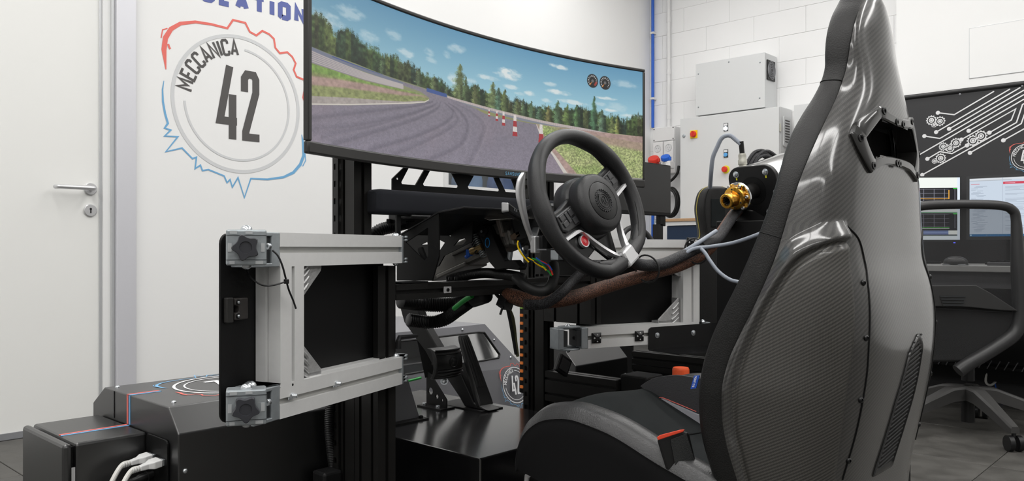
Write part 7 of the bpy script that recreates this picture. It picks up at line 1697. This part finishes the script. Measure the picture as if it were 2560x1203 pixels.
# monitors on the desk
def paint_plot():
    W, H = 320, 400; a = np.ones((H, W, 3))*np.array([.93, .95, .93])
    def plot(y0, y1, line, lc):
        a[y0:y1, :] = (.10, .10, .13)
        for x in range(20, W, 40): a[y0+6:y1-14, x:x+2] = (.55, .55, .6)
        for y in range(y0+8, y1-10, 26): a[y:y+2, :W-40] = (.5, .5, .55)
        for x in range(W-40):
            y = int(line(x)); a[y-2:y+1, x] = lc
        a[y0+2:y0+8, W-26:W-8] = (.2, .8, .25); a[y1-14:y1-10, :W-40] = (.8, .8, .8)
    plot(66, 165, lambda x: 66+70-2*math.sin(x*.02), (.95, .68, .25)); a[66+14:66+70, W-44:W-40] = (.95, .68, .25)
    a[165:228] = (.90, .92, .92); a[222:226] = (.3, .6, .4)
    plot(228, 340, lambda x: 228+94, (.25, .75, .25)); a[340:366, :W-44] = (.45, .52, .70); a[350:356, :W-44] = (.55, .62, .8); a[366:374, :] = (.30, .32, .36); a[370:374, ::7] = (.2, .6, .3)
    a[374:] = (.90, .94, .96); a[:, W-10:] = (.88, .92, .97); return a
def paint_doc():
    W, H = 480, 300; a = np.ones((H, W, 3))*np.array([.80, .85, .91]); r = np.random.default_rng(5)
    a[0:10] = (.86, .88, .90); a[10:14, :250] = (.7, .73, .76)
    a[:, 196:199] = (.70, .75, .82); a[22:34, 200:] = (.82, .22, .32); a[27:30, 210:270] = (.93, .7, .75)
    for y in range(40, 280, 6):
        x0 = 10+r.integers(0, 5)*9; a[y:y+2, x0:x0+r.integers(25, 80)] = (.62, .67, .74)
        if r.random() < .6 and y > 44: a[y:y+2, 212:212+r.integers(60, 240)] = (.66, .70, .77)
    a[28:31, 8:60] = (.82, .55, .6)
    a[288:] = (.16, .42, .62); a[290:297, 4:12] = (.8, .9, .95); a[290:297, 100:300:24] = (.55, .75, .8); a[290:297, 106] = (.9, .6, .3); return a
def img_from(name, a):
    h, w = a.shape[:2]; i_ = D.images.new(name, w, h); z = np.ones((h, w, 4), np.float32); z[..., :3] = a[::-1]; i_.pixels.foreach_set(z.ravel()); i_.pack(); return i_
def desk_monitor(lab, A, B, zt, zb, m, bz):
    A, B = Vector((A[0], A[1], 0)), Vector((B[0], B[1], 0)); e = (B-A).normalized(); nn = Vector((e.y, -e.x, 0)); nn = nn if nn.dot(-A) > 0 else -nn; wd = (B-A).length
    t = thing('desk_monitor', lab, 'monitor', (A+B)/2+Vector((0, 0, dz)))
    b = MB(); vs = lambda s, d, z: A+e*s+nn*d+Vector((0, 0, z))
    b.add([vs(s, d, z) for s in (0, wd) for d in (-.03, -.004) for z in (zb, zt)], [(0, 1, 3, 2), (4, 6, 7, 5), (0, 4, 5, 1), (2, 3, 7, 6), (0, 2, 6, 4), (1, 5, 7, 3)]); build('housing', b, 'black_plastic', t, smooth=0, bevel=.003)
    for s0, s1, z0, z1 in ((0, bz, zb, zt), (wd-bz, wd, zb, zt), (bz, wd-bz, zb, zb+bz*1.2), (bz, wd-bz, zt-bz, zt)):
        b = MB(); b.add([vs(s, d, z) for s in (s0, s1) for d in (-.005, .0) for z in (z0, z1)], [(0, 1, 3, 2), (4, 6, 7, 5), (0, 4, 5, 1), (2, 3, 7, 6), (0, 2, 6, 4), (1, 5, 7, 3)]); build('bezel', b, M['mon_bezel'], t, smooth=0)
    uv_grid('screen', lambda u, v: vs(bz+(wd-2*bz)*u, -.003, zb+bz*1.2+(zt-zb-bz*2.2)*v), 2, 2, m, t)
    mid = (A+B)/2; b = MB(); b.box(mid-nn*.07+Vector((0, 0, (dz+.012+zb+.14)/2)), (.05, .03, zb+.14-dz-.012)); build('stand', b, 'black_plastic', t, smooth=0)
    b = MB(); b.box(mid-nn*.07+Vector((0, 0, dz+.0065)), (.2, .18, .012), Matrix.Rotation(math.atan2(e.y, e.x), 3, 'Z')); build('foot', b, 'black_plastic', t, smooth=0, bevel=.003); return t
M['mon_bezel'] = mat('desk_monitor_bezel', (.035, .036, .038), .4); 
a0, a1 = PD(2416, 440, 3.83), PD(2640, 417, 3.62); zb_ = PD(2416, 600, 3.83).z; zt_ = PD(2416, 441, 3.83).z
desk_monitor('wide desk monitor showing a pale document window, at the right edge', a0, a1, zt_, zb_, screen_mat('document_screen', img_from('document', paint_doc()), .9), .013)
a0, a1 = PD(2190, 452, 4.02), PD(2404, 440, 3.98)
dmt = desk_monitor('desk monitor showing dark graph plots, half hidden by the seat', a0, a1, PD(2404, 440, 3.98).z, PD(2404, 604, 3.98).z, screen_mat('plot_screen', img_from('plots', paint_plot()), 1.0), .007)
pl = PD(2386, 607, 3.95); b = MB(); b.box(pl, (.012, .006, .004)); build('power_light', b, mat('blue_led', (.05, .05, .4), .4, emit=(.1, .12, 1), estr=3), dmt, smooth=0)
# mouse and keyboard
mp = PD(2389, 655, 3.62); mp.z = dz
t = thing('computer_mouse', 'dark grey computer mouse on the pale desk', 'mouse', mp)
b = MB(); b.ball(mp+Vector((0, 0, .012)), (.033, .052, .030), 20); b.v = [(x, y, max(z, dz)) for x, y, z in b.v]; ms = build('shell', b, mat('mouse_grey', (.05, .05, .052), .3), t)
b = MB(); b.box(mp+Vector((0, 0, .003)), (.06, .095, .006)); build('base', b, 'grey_sheet', t, smooth=0, bevel=.003)
kp = PD(2500, 662, 3.50); t = thing('keyboard', 'dark keyboard lying on the pale desk', 'keyboard', (4.12, .72, dz))
b = MB(); b.box2((4.03, .42, dz), (4.17, .88, dz+.016)); build('tray', b, 'grey_black', t, smooth=0, bevel=.004)
cap = None
for r in range(5):
    for k in range(15):
        x, y = 4.043+r*.0265, .435+k*.0295
        if cap is None: b = MB(); b.box2((x, y, dz+.016), (x+.020, y+.022, dz+.022)); cap = build('key', b, 'black_plastic', t, smooth=0)
        else: c = cap.copy(); COL.objects.link(c); c.location = cap.location+Vector((r*.0265, k*.0295, 0))

# office chair seen from behind
oc = PD(2420, 1080, 3.40); oc.z = .004
Xc = lambda px, py, d=3.22: PD(px, py, d)
t = thing('office_chair', 'black mesh-backed office chair on castors in front of the desk', 'chair', oc)
fr_o = spline([(2240, 900), (2262, 860), (2268, 800), (2266, 640), (2270, 545), (2290, 520), (2330, 513), (2420, 511), (2500, 514), (2530, 525), (2540, 550), (2544, 640), (2549, 740), (2548, 800), (2535, 835), (2500, 862), (2455, 890), (2420, 910), (2395, 928)], 6)
b = MB(); fr3 = [Xc(*p) for p in fr_o]; b.tube(fr3, [.0185 if i < len(fr3)*.55 else (.0185+.009*min(1, (i-len(fr3)*.55)/8)) for i in range(len(fr3))], 12); build('back_frame', b, mat('chair_frame', (.028, .028, .029), .38), t, smooth=60)
mesh_m = mat('chair_mesh', (.022, .022, .023), .7, alpha=.62)
b = MB(); outl = [Xc(*p) for p in [(2268, 800), (2266, 640), (2270, 545), (2290, 520), (2330, 513), (2420, 511), (2500, 514), (2530, 525), (2540, 550), (2544, 640), (2549, 740), (2548, 800), (2535, 835), (2500, 862), (2455, 890), (2420, 900), (2300, 900)]]
b.add(outl, [tuple(range(len(outl)))]); build('back_mesh', b, mesh_m, t, smooth=0)
b = MB(); sp = [(2268, 714), (2440, 713), (2475, 732), (2530, 770), (2548, 782), (2548, 780), (2500, 778), (2420, 768), (2268, 765)]
b.loft([[Xc(*p, 3.20) for p in [(2268, 714), (2440, 713), (2475, 732), (2546, 778), (2500, 776), (2420, 768), (2268, 765)]], [Xc(*p, 3.235) for p in [(2268, 714), (2440, 713), (2475, 732), (2546, 778), (2500, 776), (2420, 768), (2268, 765)]]]); lp = build('lumbar_panel', b, mat('lumbar_plastic', (.026, .026, .026), .5), t, smooth=0, bevel=.003)
for k in range(4): b = MB(); y_ = 741+7.3*k; b.bar(Xc(2350+2.5*k, y_, 3.196), Xc(2415-2*k, y_+.5, 3.196), .002, .006, (0, 0, 1)); build('vent_slot', b, 'zinc_dark', lp, smooth=0)
b = MB(); low_ = [(2335, 770), (2546, 782), (2535, 830), (2500, 858), (2450, 885), (2420, 905), (2330, 905)]; b.loft([[Xc(*p, 3.24) for p in low_], [Xc(*p, 3.26) for p in low_]]); build('lower_back', b, mat('back_fabric', (.014, .014, .014), .85), t, smooth=0, bevel=.004)
cs = Xc(2395, 915, 3.42); fw = Vector((oc.x, oc.y, 0)).normalized()
b = MB(); ps_ = rrect(-.24, -.02, .24, .40, .08); sd = Vector((fw.y, -fw.x, 0)); b.loft([[Vector((oc.x, oc.y, z))+sd*(a*k)+fw*(c_*k) for a, c_ in ps_] for z, k in ((.395, .9), (.41, 1), (.45, 1), (.465, .93))]); build('seat', b, 'suede_side', t, smooth=40)
b = MB(); b.box(Vector((oc.x, oc.y, .365))+fw*.08, (.22, .20, .05)); build('mechanism', b, 'black_plastic', t, smooth=0, bevel=.01)
b = MB(); b.cyl((oc.x, oc.y, .22), (oc.x, oc.y, .345), .026, 20); build('gas_column', b, 'black_plastic', t)
b = MB(); b.cyl((oc.x, oc.y, .342), (oc.x, oc.y, .366), .016, 20); build('chrome_sleeve', b, 'chrome', t)
b = MB(); b.cyl((oc.x, oc.y, .045), (oc.x, oc.y, .16), .026, 20); build('hub', b, 'black_plastic', t)
M['base_grey'] = mat('chair_base', (.045, .044, .043), .5)
tip = PD(2552, 1100, 3.02); a0 = math.atan2(tip.y-oc.y, tip.x-oc.x)
for k in range(5):
    a = a0+2*math.pi*k/5; e = Vector((math.cos(a), math.sin(a), 0)); up_ = Vector((0, 0, 1)); sd = Vector((-e.y, e.x, 0)); rings = []
    for s, w, zt, zb in ((.02, .032, .195, .14), (.10, .030, .19, .135), (.22, .022, .145, .10), (.32, .018, .105, .068), (.345, .016, .095, .07)):
        rings.append([oc+e*s+sd*(w*u)+up_*z for u, z in ((-1, zb), (1, zb), (1, zt-.008), (.7, zt), (-.7, zt), (-1, zt-.008))])
    b = MB(); b.loft(rings); lg = build('leg', b, 'base_grey', t, smooth=30)
    c = oc+e*.335; b = MB()
    for q in (-1, 1): b.cyl(c+sd*(.008*q)+up_*.030, c+sd*(.026*q)+up_*.030, .030, 22)
    b.cyl(c+up_*.05, c+up_*.075, .008, 10); build('castor', b, 'black_plastic', lg, smooth=40)
# loose cables under the desk
for (pts, m_, nm, lab, r) in (([(2486, 870), (2478, 905), (2466, 940), (2466, 958), (2480, 962), (2500, 940), (2520, 905), (2545, 875)], 'white_cable', 'hanging_cable', 'pale cable looping down under the desk behind the office chair', .006),
                         ([(2511, 875), (2500, 895), (2490, 920), (2488, 960), (2500, 1000), (2520, 1030)], 'bluep', 'hanging_cable', 'thin blue cable hanging under the desk behind the office chair', .003)):
    b = MB(); b.tube(spline([PD(x, y, 4.0) for x, y in pts], 6), r, 8); single(nm, b, m_, lab, 'cable', smooth=60)
# ================================================================== CABLES AND HOSES OF THE RIG
def cable(name, pts, r, m, label, rings=0, n=12, k=7, cat='cable', group=None):
    b = curve_tube(name, pts, r, m, rings=rings, n=n, k=k); return single(name, b, m, label, cat, group, smooth=60)
d = PD
t = thing('cable_bundle', 'thick brown and black braided cable bundle hanging from the motor towards the wheel', 'cable', d(1600, 690, 2.15))
main_ = [d(1845, 525, 2.74), d(1830, 542, 2.68), d(1808, 575, 2.58), d(1785, 608, 2.51), d(1755, 635, 2.46), d(1700, 663, 2.38), d(1640, 680, 2.30), d(1570, 700, 2.22), d(1500, 722, 2.14), d(1440, 742, 2.07), d(1380, 752, 2.02), d(1320, 752, 2.0), d(1288, 742, 2.02), d(1270, 738, 2.05)]
b = curve_tube('', main_, .019, None, n=14, k=8); build('brown_braid', b, 'braid_brown', t, smooth=60)
q = [p+Vector((-.008, -.016, .012)) for p in main_[:4]]+[d(1762, 612, 2.42), d(1700, 642, 2.34), d(1650, 662, 2.27), d(1600, 662, 2.2), d(1575, 650, 2.14), d(1540, 650, 2.12)]
b = curve_tube('', q, .0165, None, n=14, k=8); build('black_braid', b, 'braid', t, smooth=60)
q = [d(1500, 662, 2.1), d(1470, 670, 2.08), d(1430, 705, 2.04), d(1400, 735, 2.0), d(1360, 760, 1.98), d(1310, 762, 1.97)]
b = curve_tube('', q, .013, None, n=12, k=8); build('lower_braid', b, 'braid', t, smooth=60)
for (x, y, dd) in ((1618, 672, 2.23), (1740, 628, 2.39)):
    c = d(x, y, dd); b = MB(); b.tube([c+Vector((.004*math.cos(a), .006*math.sin(a), .038*math.sin(a)))+Vector((.012*math.cos(a), -.028*math.cos(a), 0)) for a in np.linspace(0, 2*math.pi, 24)[:-1]], .0026, 6, closed=True); build('tie_band', b, 'black_plastic', t)
for k, pts in enumerate(([(1722, 612, 2.36), (1745, 598, 2.38), (1790, 588, 2.36)], )):
    pass
cable('signal_cable', [d(1705, 632, 2.35), d(1728, 618, 2.36), d(1752, 603, 2.38), d(1790, 578, 2.45)], .0065, 'grey_cable', 'short grey cable tied on top of the braided bundle')
cable('signal_cable', [d(1704, 640, 2.34), d(1735, 622, 2.35), d(1775, 617, 2.36), d(1830, 608, 2.34), d(1880, 592, 2.3), d(1935, 570, 2.26)], .0055, 'grey_cable', 'grey cable running from the bundle right towards the seat back')
cable('signal_cable', [d(1748, 618, 2.36), d(1762, 632, 2.34), d(1775, 652, 2.32), d(1795, 678, 2.30), d(1820, 697, 2.28), d(1845, 705, 2.26), d(1900, 712, 2.2)], .0055, 'grey_cable', 'grey cable curving down from the bundle behind the seat edge')
# hoses under and around the column
cable('corrugated_hose', [d(928, 592, 1.98), d(950, 575, 1.98), d(985, 566, 2.0), d(1020, 556, 2.03), d(1050, 548, 2.08)], .0165, 'black_plastic', 'ribbed black hose left of the steering column bracket', rings=.0048, n=14, cat='hose')
cable('corrugated_hose', [d(1120, 700, 2.12), d(1160, 690, 2.1), d(1210, 683, 2.06), d(1270, 688, 2.0), d(1310, 696, 1.96)], .0135, 'black_plastic', 'ribbed black hose lying on the cross rail under the column', rings=.0040, n=14, cat='hose')
cable('smooth_hose', [d(1290, 694, 1.93), d(1310, 712, 1.90), d(1338, 727, 1.88), d(1365, 727, 1.87), d(1380, 710, 1.88), d(1386, 685, 1.90), d(1384, 660, 1.92)], .0125, 'black_rubber', 'smooth black hose looping below the shift paddle board', cat='hose')
cable('corrugated_hose', [d(1000, 752, 2.1), d(1060, 760, 2.15), d(1130, 762, 2.16), d(1180, 750, 2.12), d(1215, 738, 2.05)], .021, 'black_plastic', 'upper ribbed black hose hanging below the cross rail', rings=.0055, n=14, cat='hose')
cable('corrugated_hose', [d(1020, 800, 2.12), d(1070, 806, 2.15), d(1110, 799, 2.15), d(1145, 775, 2.13), d(1170, 757, 2.1)], .0185, 'black_plastic', 'lower ribbed black hose curving above the brake pedal', rings=.0052, n=14, cat='hose')
cable('green_wire', [d(1135, 772, 2.09), d(1160, 752, 2.06), d(1180, 740, 2.03)], .0065, 'green', 'green cable crossing the hoses below the cross rail')
cable('green_wire', [d(1020, 953, 2.5), d(1052, 945, 2.55)], .004, 'green', 'green cable end behind the lower gate hinge')
cable('thick_hose', [d(1380, 722, 2.12), d(1330, 722, 2.10), d(1296, 730, 2.09), d(1286, 742, 2.09), d(1298, 752, 2.10), d(1340, 756, 2.12), d(1390, 752, 2.14)], .016, 'black_rubber', 'thick black hose end at the head of the right post', cat='hose')
cable('loose_wire', [d(1240, 735, 2.05), d(1255, 752, 2.06), d(1265, 760, 2.06), d(1275, 800, 2.1), d(1284, 850, 2.14), d(1290, 885, 2.16)], .0045, 'black_rubber', 'loose black wire hanging left of the right post')
cable('loose_wire', [d(1262, 740, 2.06), d(1272, 770, 2.08), d(1283, 800, 2.12), d(1290, 860, 2.15), d(1294, 890, 2.17)], .0045, mat('olive_wire', (.10, .10, .05), .5), 'olive wire hanging beside the black wire at the right post')
c = d(1264, 756, 2.04); b = MB(); b.box(c, (.03, .03, .03), Matrix.Rotation(.5, 3, 'Y')); b.cyl(c+Vector((-.01, 0, -.01)), c+Vector((-.02, 0, -.03)), .003, 8); single('wire_clip', b, 'black_plastic', 'black clip on the loose wires by the right post', 'clip', smooth=0, kind='thing')
cable('hose_left_post', [d(838, 985, 1.86), d(826, 1010, 1.85), d(822, 1060, 1.85), d(826, 1120, 1.86), d(832, 1165, 1.87)], .0105, 'black_plastic', 'ribbed black hose running down beside the left post', rings=.0042, n=12, cat='hose')
D.objects['hose_left_post'].name = 'corrugated_hose'
p = d(818, 1175, 1.84); b = MB(); b.box(p+Vector((0, 0, -.04)), (.05, .05, .08)); o = single('junction_box', b, 'black_plastic', 'small black box at the foot of the left post', 'box', smooth=0, bevel=.006)
# coloured wires hanging at the paddle board
wires = [([(1296, 602), (1294, 612), (1300, 628), (1312, 645), (1322, 656)], 'yellow', 'yellow wire looping at the top of the wire bunch'), ([(1318, 644), (1332, 652), (1345, 662), (1356, 668), (1362, 670)], 'yellow', 'yellow wire in the middle of the wire bunch'), ([(1330, 646), (1345, 652), (1356, 662), (1364, 672)], 'green', 'green wire in the wire bunch'), ([(1352, 665), (1360, 670), (1366, 676)], 'yellow', 'lowest short yellow wire of the bunch'), ([(1340, 645), (1358, 657), (1372, 664), (1380, 676)], 'bluep', 'blue wire at the lower end of the wire bunch'), ([(1350, 652), (1366, 660), (1376, 672), (1382, 688)], 'red', 'red wire at the lower end of the wire bunch'), ([(1368, 676), (1374, 682), (1379, 690)], 'green', 'short green wire end below the red wire'), ([(1298, 606), (1306, 628), (1322, 648), (1340, 656), (1356, 664)], 'navy', 'dark wire carrying the coloured wire bunch')]
for pts, m_, lab in wires: cable('wire', [d(x, y, 1.86) for x, y in pts], .0022, m_, lab, n=6, k=5, cat='wire', group='coloured wires under the steering column')
b = MB(); p = d(1005, 545, 2.0); b.box(p, (.07, .02, .02)); b.box(p+Vector((-.03, -.02, .0)), (.03, .03, .035)); b.bar(p+Vector((-.06, -.02, -.01)), p+Vector((.06, .04, -.022)), .01, .012); single('cable_clamp', b, 'black_plastic', 'black clamp holding the ribbed hose left of the column bracket', 'clamp', smooth=0, bevel=.002, kind='thing')
b = MB(); p = d(995, 588, 1.9); b.bar(p, p+Vector((0, 0, .06)), .012, .008, (0, 1, 0)); single('upright_stay', b, 'black_plastic', 'thin black stay rising beside the upper gate hinge', 'stay', smooth=0, bevel=.001)
